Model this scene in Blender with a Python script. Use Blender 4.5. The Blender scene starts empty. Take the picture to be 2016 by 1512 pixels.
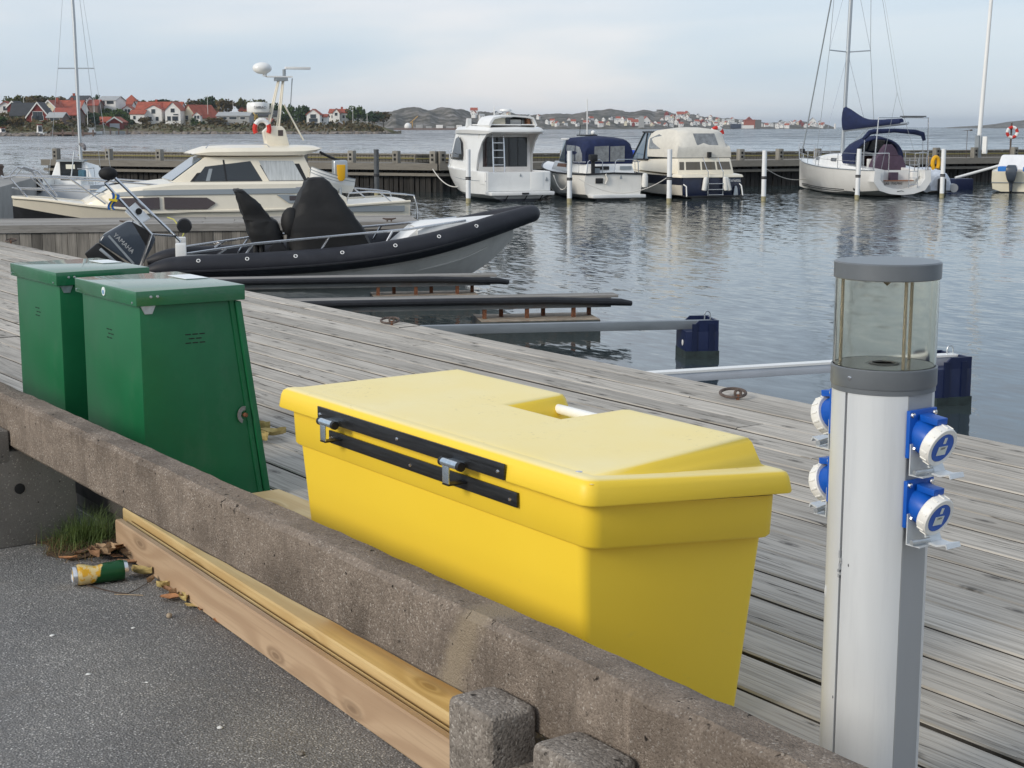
import bpy, bmesh, math, random
from mathutils import Vector, Matrix, Euler
R = math.radians
random.seed(7)
SC = bpy.context.scene
COL = SC.collection

# ------------------------------------------------------------------ camera
CAMZ = 1.21                      # camera height over the asphalt (z = 0)
PITCH = 9.49                     # degrees down
YAW = 34.85                      # quay runs this far to the left of the view
DECK, WATER = 0.11, -1.49        # deck and water levels
cam_d = bpy.data.cameras.new('camera')
cam_d.lens = 54.07; cam_d.sensor_width = 36; cam_d.clip_start = 0.05; cam_d.clip_end = 60000
cam = bpy.data.objects.new('camera', cam_d); COL.objects.link(cam)
cam.location = (0, 0, CAMZ)
# world x runs along the quay (to the right), world y out over the water
cam.rotation_euler = (R(90 - PITCH), 0, R(90 - YAW))
SC.camera = cam

# ------------------------------------------------------------------ sky, sun, exposure
SUN_EL, SUN_AZ = 25.0, -86.0     # azimuth of the sun measured from +x, counter clockwise
world = bpy.data.worlds.new('World'); SC.world = world; world.use_nodes = True
wn, wl = world.node_tree.nodes, world.node_tree.links
wn.clear()
w_out = wn.new('ShaderNodeOutputWorld'); w_bg = wn.new('ShaderNodeBackground')
w_sky = wn.new('ShaderNodeTexSky'); w_sky.sky_type = 'NISHITA'; w_sky.sun_disc = False
w_sky.sun_elevation = R(SUN_EL); w_sky.sun_rotation = R(90 - SUN_AZ)
w_sky.air_density = 1.0; w_sky.dust_density = 0.6; w_sky.ozone_density = 2.0
w_tc = wn.new('ShaderNodeTexCoord'); w_sep = wn.new('ShaderNodeSeparateXYZ')
wl.new(w_tc.outputs['Generated'], w_sep.inputs[0])
# thin cloud sheets: direction projected on a flat layer, so they flatten towards the horizon
w_mx = wn.new('ShaderNodeMath'); w_mx.operation = 'MAXIMUM'; w_mx.inputs[1].default_value = 0.0
wl.new(w_sep.outputs['Z'], w_mx.inputs[0])
w_ad = wn.new('ShaderNodeMath'); w_ad.operation = 'ADD'; w_ad.inputs[1].default_value = 0.16
wl.new(w_mx.outputs[0], w_ad.inputs[0])
w_dx = wn.new('ShaderNodeMath'); w_dx.operation = 'DIVIDE'
w_dy = wn.new('ShaderNodeMath'); w_dy.operation = 'DIVIDE'
wl.new(w_sep.outputs['X'], w_dx.inputs[0]); wl.new(w_ad.outputs[0], w_dx.inputs[1])
wl.new(w_sep.outputs['Y'], w_dy.inputs[0]); wl.new(w_ad.outputs[0], w_dy.inputs[1])
w_cmb = wn.new('ShaderNodeCombineXYZ')
wl.new(w_dx.outputs[0], w_cmb.inputs[0]); wl.new(w_dy.outputs[0], w_cmb.inputs[1])
w_n = wn.new('ShaderNodeTexNoise'); w_n.inputs['Scale'].default_value = 0.55
w_n.inputs['Detail'].default_value = 4; w_n.inputs['Roughness'].default_value = 0.5; w_n.inputs['Distortion'].default_value = 0.4
wl.new(w_cmb.outputs[0], w_n.inputs['Vector'])
w_r = wn.new('ShaderNodeValToRGB'); w_e = w_r.color_ramp.elements      # thin blue grey veil to pinkish white cloud
w_e[0].position = 0.34; w_e[0].color = (4.6, 5.55, 6.75, 1); w_e[1].position = 0.66; w_e[1].color = (7.3, 7.2, 7.5, 1)
w_m = w_e.new(0.50); w_m.color = (5.6, 6.25, 7.1, 1)
wl.new(w_n.outputs['Fac'], w_r.inputs[0])
w_mix = wn.new('ShaderNodeMix'); w_mix.data_type = 'RGBA'; w_mix.inputs['Factor'].default_value = 0.80
wl.new(w_sky.outputs[0], w_mix.inputs['A']); wl.new(w_r.outputs[0], w_mix.inputs['B'])
wl.new(w_mix.outputs['Result'], w_bg.inputs['Color'])
w_bg.inputs['Strength'].default_value = 0.115
wl.new(w_bg.outputs[0], w_out.inputs['Surface'])
sun_d = bpy.data.lights.new('sun', 'SUN'); sun_d.energy = 2.1; sun_d.angle = R(18); sun_d.color = (1.0, 0.93, 0.82)
sun = bpy.data.objects.new('sun', sun_d); COL.objects.link(sun)
_sd = Vector((math.cos(R(SUN_EL)) * math.cos(R(SUN_AZ)), math.cos(R(SUN_EL)) * math.sin(R(SUN_AZ)), math.sin(R(SUN_EL))))
sun.rotation_euler = _sd.to_track_quat('Z', 'Y').to_euler()
SC.view_settings.view_transform = 'Standard'; SC.view_settings.look = 'None'
SC.view_settings.gamma = 1; SC.view_settings.use_curve_mapping = False
SC.view_settings.exposure = 0.15
SC.render.engine = 'CYCLES'
SC.cycles.max_bounces = 8; SC.cycles.transparent_max_bounces = 12

# ------------------------------------------------------------------ where a point of the place is
_cp, _sp = math.cos(R(PITCH)), math.sin(R(PITCH))
_ca, _sa = math.cos(R(YAW)), math.sin(R(YAW))
def _dir(px, py):
    v = py - 756; r = px - 1008
    f = 3028 * _cp - v * _sp; dn = 3028 * _sp + v * _cp
    return _sa * r - _ca * f, _ca * r + _sa * f, -dn, f
def at_z(px, py, z):             # bearing and a known height -> world point
    x, y, d, f = _dir(px, py); s = (z - CAMZ) / d
    return Vector((x * s, y * s, z))
def at_D(px, py, D):             # bearing and a known distance -> world point
    x, y, d, f = _dir(px, py); s = D / f
    return Vector((x * s, y * s, CAMZ + d * s))
def heading(b):                  # degrees right of the view direction -> rotation about z of +x
    return R(180 - YAW - b)

# ------------------------------------------------------------------ mesh helpers
class MB:
    def __init__(s): s.v = []; s.f = []; s.m = None
    def add(s, vs, fs):
        n = len(s.v)
        s.v += [tuple(p) for p in vs]; s.f += [tuple(i + n for i in q) for q in fs]; return s
    def box(s, x0, x1, y0, y1, z0, z1, M=None):
        vs = [Vector((x, y, z)) for z in (z0, z1) for y in (y0, y1) for x in (x0, x1)]
        if M: vs = [M @ p for p in vs]
        return s.add(vs, [(0, 2, 3, 1), (4, 5, 7, 6), (0, 1, 5, 4), (2, 6, 7, 3), (0, 4, 6, 2), (1, 3, 7, 5)])
    def hexa(s, p):              # 8 points: bottom ring (4, ccw from above), top ring (4)
        return s.add(p, [(3, 2, 1, 0), (4, 5, 6, 7), (0, 1, 5, 4), (1, 2, 6, 5), (2, 3, 7, 6), (3, 0, 4, 7)])
    def prism(s, poly, a, b, ax='z', M=None):   # poly of 2d points extruded along an axis
        def mk(p, t):
            q = {'z': (p[0], p[1], t), 'y': (p[0], t, p[1]), 'x': (t, p[0], p[1])}[ax]
            q = Vector(q); return M @ q if M else q
        n = len(poly)
        vs = [mk(p, a) for p in poly] + [mk(p, b) for p in poly]
        fs = [tuple(range(n))[::-1], tuple(range(n, 2 * n))] + [(i, (i + 1) % n, n + (i + 1) % n, n + i) for i in range(n)]
        return s.add(vs, fs)
    def loft(s, secs, closed=True, cap0=True, cap1=True):
        n = len(secs[0]); vs = [p for q in secs for p in q]; fs = []
        for k in range(len(secs) - 1):
            for i in range(n if closed else n - 1):
                j = (i + 1) % n
                fs.append((k * n + i, k * n + j, (k + 1) * n + j, (k + 1) * n + i))
        if cap0: fs.append(tuple(range(n))[::-1])
        if cap1: fs.append(tuple(range((len(secs) - 1) * n, len(secs) * n)))
        return s.add(vs, fs)
    def tube(s, pts, r, seg=8, cap=True, closed=False):
        pts = [Vector(p) for p in pts]; n = len(pts); secs = []; up = None
        rs = r if isinstance(r, (list, tuple)) else [r] * n
        for i, p in enumerate(pts):
            if closed: t = pts[(i + 1) % n] - pts[i - 1]
            else: t = pts[min(i + 1, n - 1)] - pts[max(i - 1, 0)]
            t.normalize()
            if up is None:
                up = Vector((0, 0, 1)) if abs(t.z) < .9 else Vector((1, 0, 0))
            a = up - t * up.dot(t)
            if a.length < 1e-6: a = t.orthogonal()
            a.normalize(); up = a; b = t.cross(a)
            secs.append([p + (a * math.cos(2 * math.pi * k / seg) + b * math.sin(2 * math.pi * k / seg)) * rs[i] for k in range(seg)])
        if closed: secs.append(secs[0])
        return s.loft(secs, True, cap and not closed, cap and not closed)
    def lathe(s, prof, c=(0, 0, 0), seg=24, ax='z', M=None):   # profile of (radius, height)
        secs = []
        for r, h in prof:
            ring = []
            for k in range(seg):
                a = 2 * math.pi * k / seg; p = (r * math.cos(a), r * math.sin(a), h)
                if ax == 'x': p = (p[2], p[0], p[1])
                if ax == 'y': p = (p[1], p[2], p[0])
                p = Vector(p) + Vector(c); ring.append(M @ p if M else p)
            secs.append(ring)
        return s.loft(secs, True, prof[0][0] > 1e-5, prof[-1][0] > 1e-5)
    def ball(s, c, r, seg=12, rg=7, sc=(1, 1, 1)):
        secs = []
        for i in range(rg + 1):
            t = math.pi * i / rg; rr = max(math.sin(t), .001)
            secs.append([Vector((c[0] + r * sc[0] * rr * math.cos(2 * math.pi * k / seg), c[1] + r * sc[1] * rr * math.sin(2 * math.pi * k / seg), c[2] - r * sc[2] * math.cos(t))) for k in range(seg)])
        return s.loft(secs)
    def sym(s):                  # add the mirror image in y
        n = len(s.v); vs = [(x, -y, z) for x, y, z in s.v]
        fs = [tuple(reversed(q)) for q in s.f]
        return s.add(vs, fs)
    def mesh(s, name, bevel=0, seg=2, smooth=35, weld=True):
        bm = bmesh.new()
        vs = [bm.verts.new(p) for p in s.v]
        for q in s.f:
            try: bm.faces.new([vs[i] for i in q])
            except ValueError: pass
        if weld: bmesh.ops.remove_doubles(bm, verts=bm.verts, dist=1e-5)
        bmesh.ops.recalc_face_normals(bm, faces=bm.faces)
        if bevel:
            es = [e for e in bm.edges if len(e.link_faces) == 2 and e.calc_face_angle(0) > R(25)]
            bmesh.ops.bevel(bm, geom=es, offset=bevel, segments=seg, profile=.6, affect='EDGES', clamp_overlap=True)
        me = bpy.data.meshes.new(name); bm.to_mesh(me); bm.free()
        if smooth:
            me.shade_smooth(); me.set_sharp_from_angle(angle=R(smooth))
        return me
    def build(s, name, mat, parent=None, **kw):
        me = s.mesh(name, **kw); return link(name, me, mat, parent)

def link(name, me, mat, parent=None):
    if mat is not None and not me.materials: me.materials.append(mat)
    o = bpy.data.objects.new(name, me); COL.objects.link(o)
    if parent: o.parent = parent
    return o
def tag(o, label=None, cat=None, group=None, kind=None):
    if label: o['label'] = label
    if cat: o['category'] = cat
    if group: o['group'] = group
    if kind: o['kind'] = kind
    return o
def thing(name, label, cat, loc=(0, 0, 0), rz=0, group=None):
    o = bpy.data.objects.new(name, None); COL.objects.link(o); o.empty_display_size = .1
    o.location = loc; o.rotation_euler = (0, 0, rz)
    return tag(o, label, cat, group)
def copy_tree(o, parent=None):
    c = o.copy(); COL.objects.link(c); c.parent = parent
    for ch in list(o.children): copy_tree(ch, c)
    return c
def text(name, body, size, mat, parent, M, depth=.002):
    cu = bpy.data.curves.new(name, 'FONT'); cu.body = body; cu.size = size; cu.extrude = depth
    cu.align_x = 'CENTER'; cu.align_y = 'CENTER'; cu.resolution_u = 3
    o = bpy.data.objects.new(name, cu); COL.objects.link(o)
    bpy.context.view_layer.update()
    me = bpy.data.meshes.new_from_object(o.evaluated_get(bpy.context.evaluated_depsgraph_get()))
    bpy.data.objects.remove(o); bpy.data.curves.remove(cu)
    me.transform(M); me.materials.clear()
    return link(name, me, mat, parent)
def frameM(o, xdir, ydir):       # matrix whose x,y axes lie along the given directions, at o
    x = Vector(xdir).normalized(); z = x.cross(Vector(ydir)).normalized(); y = z.cross(x)
    return Matrix(((x.x, y.x, z.x, o[0]), (x.y, y.y, z.y, o[1]), (x.z, y.z, z.z, o[2]), (0, 0, 0, 1)))
def rot(c, ax, deg):
    return Matrix.Translation(c) @ Matrix.Rotation(R(deg), 4, ax) @ Matrix.Translation(-Vector(c))

# ------------------------------------------------------------------ materials
def ns(m): return m.node_tree.nodes, m.node_tree.links
def pm(name, col, rough=.5, metal=0, var=.0, vs=4, bump=0, bs=40, spec=.5, coat=0, vcol=None, trans=0, ior=1.45, alpha=1, stretch=None, rvar=0, detail=5, dirt=None):
    """Principled material with a two-scale noise on colour, roughness and relief."""
    m = bpy.data.materials.new(name); m.use_nodes = True
    n, l = ns(m); b = n['Principled BSDF']
    c = (*col, 1)
    b.inputs['Base Color'].default_value = c; b.inputs['Roughness'].default_value = rough
    b.inputs['Metallic'].default_value = metal; b.inputs['Specular IOR Level'].default_value = spec
    b.inputs['Coat Weight'].default_value = coat; b.inputs['IOR'].default_value = ior
    b.inputs['Transmission Weight'].default_value = trans; b.inputs['Alpha'].default_value = alpha
    if not (var or bump or rvar or dirt): return m
    tc = n.new('ShaderNodeTexCoord'); mp = n.new('ShaderNodeMapping')
    l.new(tc.outputs['Object'], mp.inputs[0])
    if stretch: mp.inputs['Scale'].default_value = stretch
    last = None
    if var or rvar:
        nz = n.new('ShaderNodeTexNoise'); nz.inputs['Scale'].default_value = vs; nz.inputs['Detail'].default_value = detail; nz.inputs['Roughness'].default_value = .65
        l.new(mp.outputs[0], nz.inputs['Vector'])
    if var:
        rp = n.new('ShaderNodeValToRGB')
        rp.color_ramp.elements[0].position = .3; rp.color_ramp.elements[1].position = .7
        v2 = vcol if vcol else tuple(min(1, x * (1 + var)) for x in col)
        rp.color_ramp.elements[0].color = (*[x * (1 - var) for x in col], 1); rp.color_ramp.elements[1].color = (*v2, 1)
        l.new(nz.outputs['Fac'], rp.inputs[0]); last = rp.outputs[0]
    if dirt:                     # (colour, scale, amount, stretch)
        mp2 = n.new('ShaderNodeMapping'); mp2.inputs['Scale'].default_value = dirt[3]; l.new(tc.outputs['Object'], mp2.inputs[0])
        nd = n.new('ShaderNodeTexNoise'); nd.inputs['Scale'].default_value = dirt[1]; nd.inputs['Detail'].default_value = 8; nd.inputs['Roughness'].default_value = .7
        l.new(mp2.outputs[0], nd.inputs['Vector'])
        rd = n.new('ShaderNodeValToRGB'); rd.color_ramp.elements[0].position = .52; rd.color_ramp.elements[1].position = .72
        rd.color_ramp.elements[0].color = (0, 0, 0, 1); rd.color_ramp.elements[1].color = (dirt[2],) * 3 + (1,)
        l.new(nd.outputs['Fac'], rd.inputs[0])
        mx = n.new('ShaderNodeMix'); mx.data_type = 'RGBA'; l.new(rd.outputs[0], mx.inputs['Factor'])
        if last: l.new(last, mx.inputs['A'])
        else: mx.inputs['A'].default_value = c
        mx.inputs['B'].default_value = (*dirt[0], 1); last = mx.outputs['Result']
    if last: l.new(last, b.inputs['Base Color'])
    if rvar:
        mr = n.new('ShaderNodeMapRange'); mr.inputs['To Min'].default_value = max(0, rough - rvar); mr.inputs['To Max'].default_value = min(1, rough + rvar)
        l.new(nz.outputs['Fac'], mr.inputs['Value']); l.new(mr.outputs[0], b.inputs['Roughness'])
    if bump:
        nb = n.new('ShaderNodeTexNoise'); nb.inputs['Scale'].default_value = bs; nb.inputs['Detail'].default_value = 6
        l.new(mp.outputs[0], nb.inputs['Vector'])
        bp = n.new('ShaderNodeBump'); bp.inputs['Strength'].default_value = bump; bp.inputs['Distance'].default_value = .01
        l.new(nb.outputs['Fac'], bp.inputs['Height']); l.new(bp.outputs[0], b.inputs['Normal'])
    return m

def ramp(n, l, src, stops):
    r = n.new('ShaderNodeValToRGB'); e = r.color_ramp.elements
    while len(e) < len(stops): e.new(.5)
    for k, (p, c) in enumerate(stops):
        e[k].position = p; e[k].color = (*c, 1) if len(c) == 3 else c
    l.new(src, r.inputs[0]); return r.outputs[0]
def noise(n, l, vec, scale, detail=5, rough=.6, dist=0):
    t = n.new('ShaderNodeTexNoise'); t.inputs['Scale'].default_value = scale; t.inputs['Detail'].default_value = detail
    t.inputs['Roughness'].default_value = rough; t.inputs['Distortion'].default_value = dist
    if vec is not None: l.new(vec, t.inputs['Vector'])
    return t.outputs['Fac']
def mixc(n, l, f, a, b, mode='MIX'):
    x = n.new('ShaderNodeMix'); x.data_type = 'RGBA'; x.blend_type = mode
    for s, k in ((f, 'Factor'), (a, 'A'), (b, 'B')):
        if hasattr(s, 'is_output') or hasattr(s, 'links'): l.new(s, x.inputs[k])
        elif k == 'Factor': x.inputs[k].default_value = s
        else: x.inputs[k].default_value = (*s, 1)
    return x.outputs['Result']
def math2(n, l, op, a, b=None):
    x = n.new('ShaderNodeMath'); x.operation = op; x.inputs[2].default_value = .5
    for k, s in enumerate((a, b)):
        if s is None: continue
        if hasattr(s, 'links'): l.new(s, x.inputs[k])
        else: x.inputs[k].default_value = s
    return x.outputs[0]
def mapping(n, l, sc, src='Object', rz=0, off=None):
    tc = n.new('ShaderNodeTexCoord'); mp = n.new('ShaderNodeMapping'); mp.inputs['Scale'].default_value = sc; mp.inputs['Rotation'].default_value = (0, 0, rz)
    v = tc.outputs[src]
    if off is not None:          # shift every piece by its own random number
        oi = n.new('ShaderNodeObjectInfo'); vm = n.new('ShaderNodeVectorMath'); vm.operation = 'SCALE'
        cx = n.new('ShaderNodeCombineXYZ')
        for k in range(3): l.new(oi.outputs['Random'], cx.inputs[k])
        l.new(cx.outputs[0], vm.inputs[0]); vm.inputs['Scale'].default_value = off
        va = n.new('ShaderNodeVectorMath'); va.operation = 'ADD'; l.new(v, va.inputs[0]); l.new(vm.outputs[0], va.inputs[1]); v = va.outputs[0]
    l.new(v, mp.inputs[0]); return mp.outputs[0]
def bump(n, l, h, strength, dist=.01):
    b = n.new('ShaderNodeBump'); b.inputs['Strength'].default_value = strength; b.inputs['Distance'].default_value = dist
    l.new(h, b.inputs['Height']); return b.outputs[0]

def wood(name, light, dark, crack=.5, knots=True, gscale=1, rough=.75, warm=None, axis=0, rnd=.25, bmp=.5, rings=0, fine=.5, kscale=(1.7, 6.0), stain=.5, kdark=.36, kfrac=1.0):
    """grain along local x (axis 0); every board is shifted by its own random number.
    rings > 0 adds the arched growth rings of planed softwood."""
    m = bpy.data.materials.new(name); m.use_nodes = True; n, l = ns(m); b = n['Principled BSDF']
    def sc(a, c):
        v = [c, c, c]; v[axis] = a; return tuple(v)
    def grain(a, c, det, ro, off): return noise(n, l, mapping(n, l, sc(a * gscale, c * gscale), off=off), 1, det, ro, 0)
    mid = tuple((a + d) / 2 for a, d in zip(light, dark))
    g0 = grain(.7, 5, 3, .5, 37)                       # broad tone changes
    g1 = grain(1.4, 60, 3, .7, 51)                     # fibres
    g2 = grain(3.6, 150, 2, .65, 29)                    # fine fibres
    c = ramp(n, l, g0, [(.30, tuple(x * .84 for x in light)), (.70, light)])
    c = mixc(n, l, ramp(n, l, g1, [(.38, (fine,) * 3), (.52, (0, 0, 0))]), c, dark)
    c = mixc(n, l, ramp(n, l, g2, [(.36, (fine * .8,) * 3), (.48, (0, 0, 0))]), c, tuple(x * .6 for x in dark))
    h = math2(n, l, 'ADD', g1, math2(n, l, 'MULTIPLY', g2, .5))
    # one coordinate across the board, the same on its top and its sides
    sx = n.new('ShaderNodeSeparateXYZ'); l.new(mapping(n, l, (1, 1, 1), off=9.7), sx.inputs[0])
    ax_ = ['X', 'Y', 'Z']; oth = [q for k, q in enumerate(ax_) if k != axis]
    acr = math2(n, l, 'ADD', sx.outputs[oth[0]], sx.outputs[oth[1]])
    def vec2(a, c):
        cx = n.new('ShaderNodeCombineXYZ'); l.new(math2(n, l, 'MULTIPLY', sx.outputs[ax_[axis]], a), cx.inputs[0]); l.new(math2(n, l, 'MULTIPLY', acr, c), cx.inputs[1]); return cx.outputs[0]
    kd = None
    if knots:
        v = n.new('ShaderNodeTexVoronoi'); v.voronoi_dimensions = '2D'; v.inputs['Scale'].default_value = 1; v.inputs['Randomness'].default_value = .95
        l.new(vec2(*kscale), v.inputs['Vector']); kd = v.outputs['Distance']
        ks = n.new('ShaderNodeSeparateColor'); l.new(v.outputs['Color'], ks.inputs[0]); kd = math2(n, l, 'ADD', kd, math2(n, l, 'MULTIPLY', math2(n, l, 'GREATER_THAN', ks.outputs[0], kfrac), 2.0))
    if rings:
        w = math2(n, l, 'MULTIPLY', acr, 95.0)
        w = math2(n, l, 'ADD', w, math2(n, l, 'MULTIPLY', noise(n, l, vec2(.9, 3.5), 1, 2, .5), 26.0))
        if kd is not None: w = math2(n, l, 'ADD', w, math2(n, l, 'MULTIPLY', math2(n, l, 'POWER', math2(n, l, 'ADD', math2(n, l, 'MULTIPLY', kd, 7.0), 1.0), -1.6), 22.0))
        r_ = math2(n, l, 'SINE', w)
        c = mixc(n, l, ramp(n, l, math2(n, l, 'MULTIPLY_ADD', r_, .5), [(.2, (0, 0, 0)), (.95, (rings,) * 3)]), c, dark)
    big = noise(n, l, mapping(n, l, sc(1.3, 6), off=23), 1, 5, .65)
    c = mixc(n, l, ramp(n, l, big, [(.34, (stain,) * 3), (.56, (0, 0, 0))]), c, warm or tuple(x * .8 for x in dark))
    if crack:
        cr = grain(1.1, 26, 3, .55, 91)
        k = ramp(n, l, cr, [(.488, (0, 0, 0)), (.5, (1, 1, 1)), (.512, (0, 0, 0))])
        msk = ramp(n, l, noise(n, l, mapping(n, l, sc(1.4, 9), off=11), 1, 2), [(.47, (0, 0, 0)), (.58, (crack,) * 3)])
        k2 = math2(n, l, 'MULTIPLY', k, msk)
        c = mixc(n, l, k2, c, tuple(x * .13 for x in dark)); h = math2(n, l, 'SUBTRACT', h, math2(n, l, 'MULTIPLY', k2, 1.5))
    if kd is not None:
        wv = math2(n, l, 'ADD', kd, math2(n, l, 'MULTIPLY', g1, .05))
        kn = ramp(n, l, wv, [(.06, (.85, .85, .85)), (.085, (.35, .35, .35)), (.11, (.55, .55, .55)), (.16, (0, 0, 0))])
        c = mixc(n, l, kn, c, tuple(x * kdark for x in dark))
    oi = n.new('ShaderNodeObjectInfo')
    mr = n.new('ShaderNodeMapRange'); mr.inputs['To Min'].default_value = 1 - rnd; mr.inputs['To Max'].default_value = 1 + rnd * .6
    l.new(oi.outputs['Random'], mr.inputs['Value'])
    vm = n.new('ShaderNodeVectorMath'); vm.operation = 'SCALE'; l.new(c, vm.inputs[0]); l.new(mr.outputs[0], vm.inputs['Scale'])
    l.new(vm.outputs[0], b.inputs['Base Color']); b.inputs['Roughness'].default_value = rough; b.inputs['Specular IOR Level'].default_value = .3
    l.new(bump(n, l, h, bmp, .003), b.inputs['Normal'])
    return m
# ================================================================== MATERIALS used close by
def asphalt_mat():
    m = bpy.data.materials.new('asphalt'); m.use_nodes = True; n, l = ns(m); b = n['Principled BSDF']
    v = n.new('ShaderNodeTexVoronoi'); v.inputs['Scale'].default_value = 210; v.inputs['Randomness'].default_value = 1
    vec = mapping(n, l, (1, 1, 1)); l.new(vec, v.inputs['Vector'])
    sep = n.new('ShaderNodeSeparateColor'); l.new(v.outputs['Color'], sep.inputs[0])
    stone = ramp(n, l, sep.outputs[0], [(0, (.11, .109, .107)), (.45, (.30, .292, .280)), (.8, (.46, .445, .42)), (.92, (.56, .52, .46)), (.97, (.78, .76, .72))])
    # aggregate shows only where the binder is worn off
    worn = ramp(n, l, math2(n, l, 'ADD', v.outputs['Distance'], math2(n, l, 'MULTIPLY', noise(n, l, vec, 30, 4), .5)), [(.48, (1, 1, 1)), (.80, (0, 0, 0))])
    c = mixc(n, l, worn, (.19, .184, .176), stone)
    big = noise(n, l, mapping(n, l, (1, 1, 1)), 1.6, 5, .6)
    c = mixc(n, l, ramp(n, l, big, [(.40, (.75, .75, .75)), (.62, (0, 0, 0))]), c, (.66, .67, .70), 'MULTIPLY')
    dirt = noise(n, l, mapping(n, l, (1, 1, 1)), 5, 7, .7)
    c = mixc(n, l, ramp(n, l, dirt, [(.55, (0, 0, 0)), (.75, (.45, .45, .45))]), c, (.16, .14, .12))
    l.new(c, b.inputs['Base Color']); b.inputs['Roughness'].default_value = .85; b.inputs['Specular IOR Level'].default_value = .35
    h = math2(n, l, 'ADD', math2(n, l, 'MULTIPLY', v.outputs['Distance'], -.7), noise(n, l, vec, 120, 4))
    l.new(bump(n, l, h, .9, .004), b.inputs['Normal']); return m
def concrete_mat(name, base, speck, dark, sc=1, streaks=True, bmp=.7, mortar=None):
    m = bpy.data.materials.new(name); m.use_nodes = True; n, l = ns(m); b = n['Principled BSDF']
    vec = mapping(n, l, (1, 1, 1))
    v = n.new('ShaderNodeTexVoronoi'); v.inputs['Scale'].default_value = 330 * sc; l.new(vec, v.inputs['Vector'])
    sep = n.new('ShaderNodeSeparateColor'); l.new(v.outputs['Color'], sep.inputs[0])
    grain = ramp(n, l, sep.outputs[0], [(0, dark), (.4, base), (.86, tuple(x * 1.15 for x in base)), (.94, speck), (.992, (.50, .46, .41))])
    c = mixc(n, l, .65, base, grain)
    bl = noise(n, l, vec, 9, 6, .7)
    c = mixc(n, l, ramp(n, l, bl, [(.38, (.55, .55, .55)), (.58, (0, 0, 0))]), c, dark)
    bl2 = noise(n, l, mapping(n, l, (1.2, 4, 4)), 1.3, 5, .6)
    c = mixc(n, l, ramp(n, l, bl2, [(.45, (0, 0, 0)), (.72, (.40, .40, .40))]), c, tuple(x * 1.35 for x in base))
    if streaks:                  # run-off marks on the sides
        st = noise(n, l, mapping(n, l, (28, 28, 1.6)), 1, 4, .7)
        c = mixc(n, l, ramp(n, l, st, [(.64, (0, 0, 0)), (.73, (.45, .45, .45))]), c, tuple(x * 1.8 for x in base))
        st2 = noise(n, l, mapping(n, l, (45, 45, 5)), 1, 4, .7)
        c = mixc(n, l, ramp(n, l, st2, [(.55, (0, 0, 0)), (.70, (.5, .5, .5))]), c, tuple(x * .45 for x in base))
    if mortar is not None:       # sandy mortar rubbed over the joint at this x
        sx = n.new('ShaderNodeSeparateXYZ'); l.new(vec, sx.inputs[0])
        d = math2(n, l, 'SUBTRACT', sx.outputs['X'], mortar); d = math2(n, l, 'ADD', d, math2(n, l, 'MULTIPLY', math2(n, l, 'SUBTRACT', RZ1, sx.outputs['Z']), .55))
        d = math2(n, l, 'ADD', math2(n, l, 'ABSOLUTE', d), math2(n, l, 'MULTIPLY', noise(n, l, vec, 16, 5, .65), .07))
        c = mixc(n, l, ramp(n, l, d, [(.050, (.85, .85, .85)), (.085, (0, 0, 0))]), c, mixc(n, l, noise(n, l, vec, 200, 3), (.20, .155, .105), (.36, .295, .21)))
    pit = noise(n, l, vec, 60 * sc, 3, .5)
    pits = ramp(n, l, pit, [(.27, (1, 1, 1)), (.33, (0, 0, 0))])
    c = mixc(n, l, pits, c, tuple(x * .3 for x in dark))
    l.new(c, b.inputs['Base Color']); b.inputs['Roughness'].default_value = .9; b.inputs['Specular IOR Level'].default_value = .25
    h = math2(n, l, 'SUBTRACT', math2(n, l, 'ADD', noise(n, l, vec, 220 * sc, 5), math2(n, l, 'MULTIPLY', v.outputs['Distance'], -.5)), pits)
    l.new(bump(n, l, h, bmp, .003), b.inputs['Normal']); return m
RF, RB, RZ0, RZ1 = 1.300, 1.381, .292, .440       # front, back, underside and top of the barrier beams
M_ASPH = asphalt_mat()
M_BEAM = concrete_mat('beam concrete', (.225, .182, .145), (.42, .36, .30), (.085, .066, .052), 1, True, 1.0, -1.975)
M_SUPP = concrete_mat('smooth concrete', (.185, .170, .150), (.205, .188, .165), (.150, .138, .122), 1, False, .35)
M_LUG = concrete_mat('rough concrete', (.235, .205, .175), (.44, .40, .35), (.085, .072, .06), .75, False, 1)
M_QUAY = concrete_mat('quay concrete', (.16, .155, .145), (.2, .2, .19), (.08, .08, .075), .2)
M_DECK = wood('weathered deck wood', (.545, .502, .438), (.250, .223, .187), crack=1.0, rnd=.20, bmp=.7, fine=.60, kscale=(3.0, 8.5), stain=.22, kfrac=.40, kdark=.30)
M_JETTY = wood('weathered jetty wood', (.40, .38, .35), (.19, .178, .165), crack=.5, rnd=.3, warm=(.22, .20, .17), knots=False)
M_FASC = wood('grey fascia wood', (.30, .275, .24), (.13, .12, .105), crack=.5, rnd=.45, axis=2, gscale=.5, knots=False)
M_TIMB = wood('brown larch timber', (.52, .375, .245), (.34, .225, .14), crack=.05, gscale=.8, rough=.6, rnd=.05, bmp=.15, warm=(.42, .275, .17), rings=.6, fine=.25, kscale=(2.3, 7.0), stain=.3, kdark=.62)
M_TIML = wood('pale treated timber', (.68, .51, .255), (.46, .30, .12), crack=.05, gscale=.8, rough=.6, rnd=.12, bmp=.15, warm=(.55, .40, .19), rings=.5, fine=.2, kscale=(1.9, 6.0), stain=.3, kdark=.7)
M_PSIDE = pm('shaded board side', (.055, .050, .045), .9, var=.4, vs=20)
M_DARK = pm('dark gap', (.012, .012, .012), .9)  # near-black solids in place of the shade inside holes and slots
M_RUST = pm('rusty iron', (.16, .075, .045), .85, .2, var=.5, vs=40, bump=.5, bs=120, vcol=(.30, .12, .06))
M_IRON = pm('dull iron', (.13, .10, .085), .75, .4, var=.4, vs=60, bump=.4, bs=150)
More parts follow.
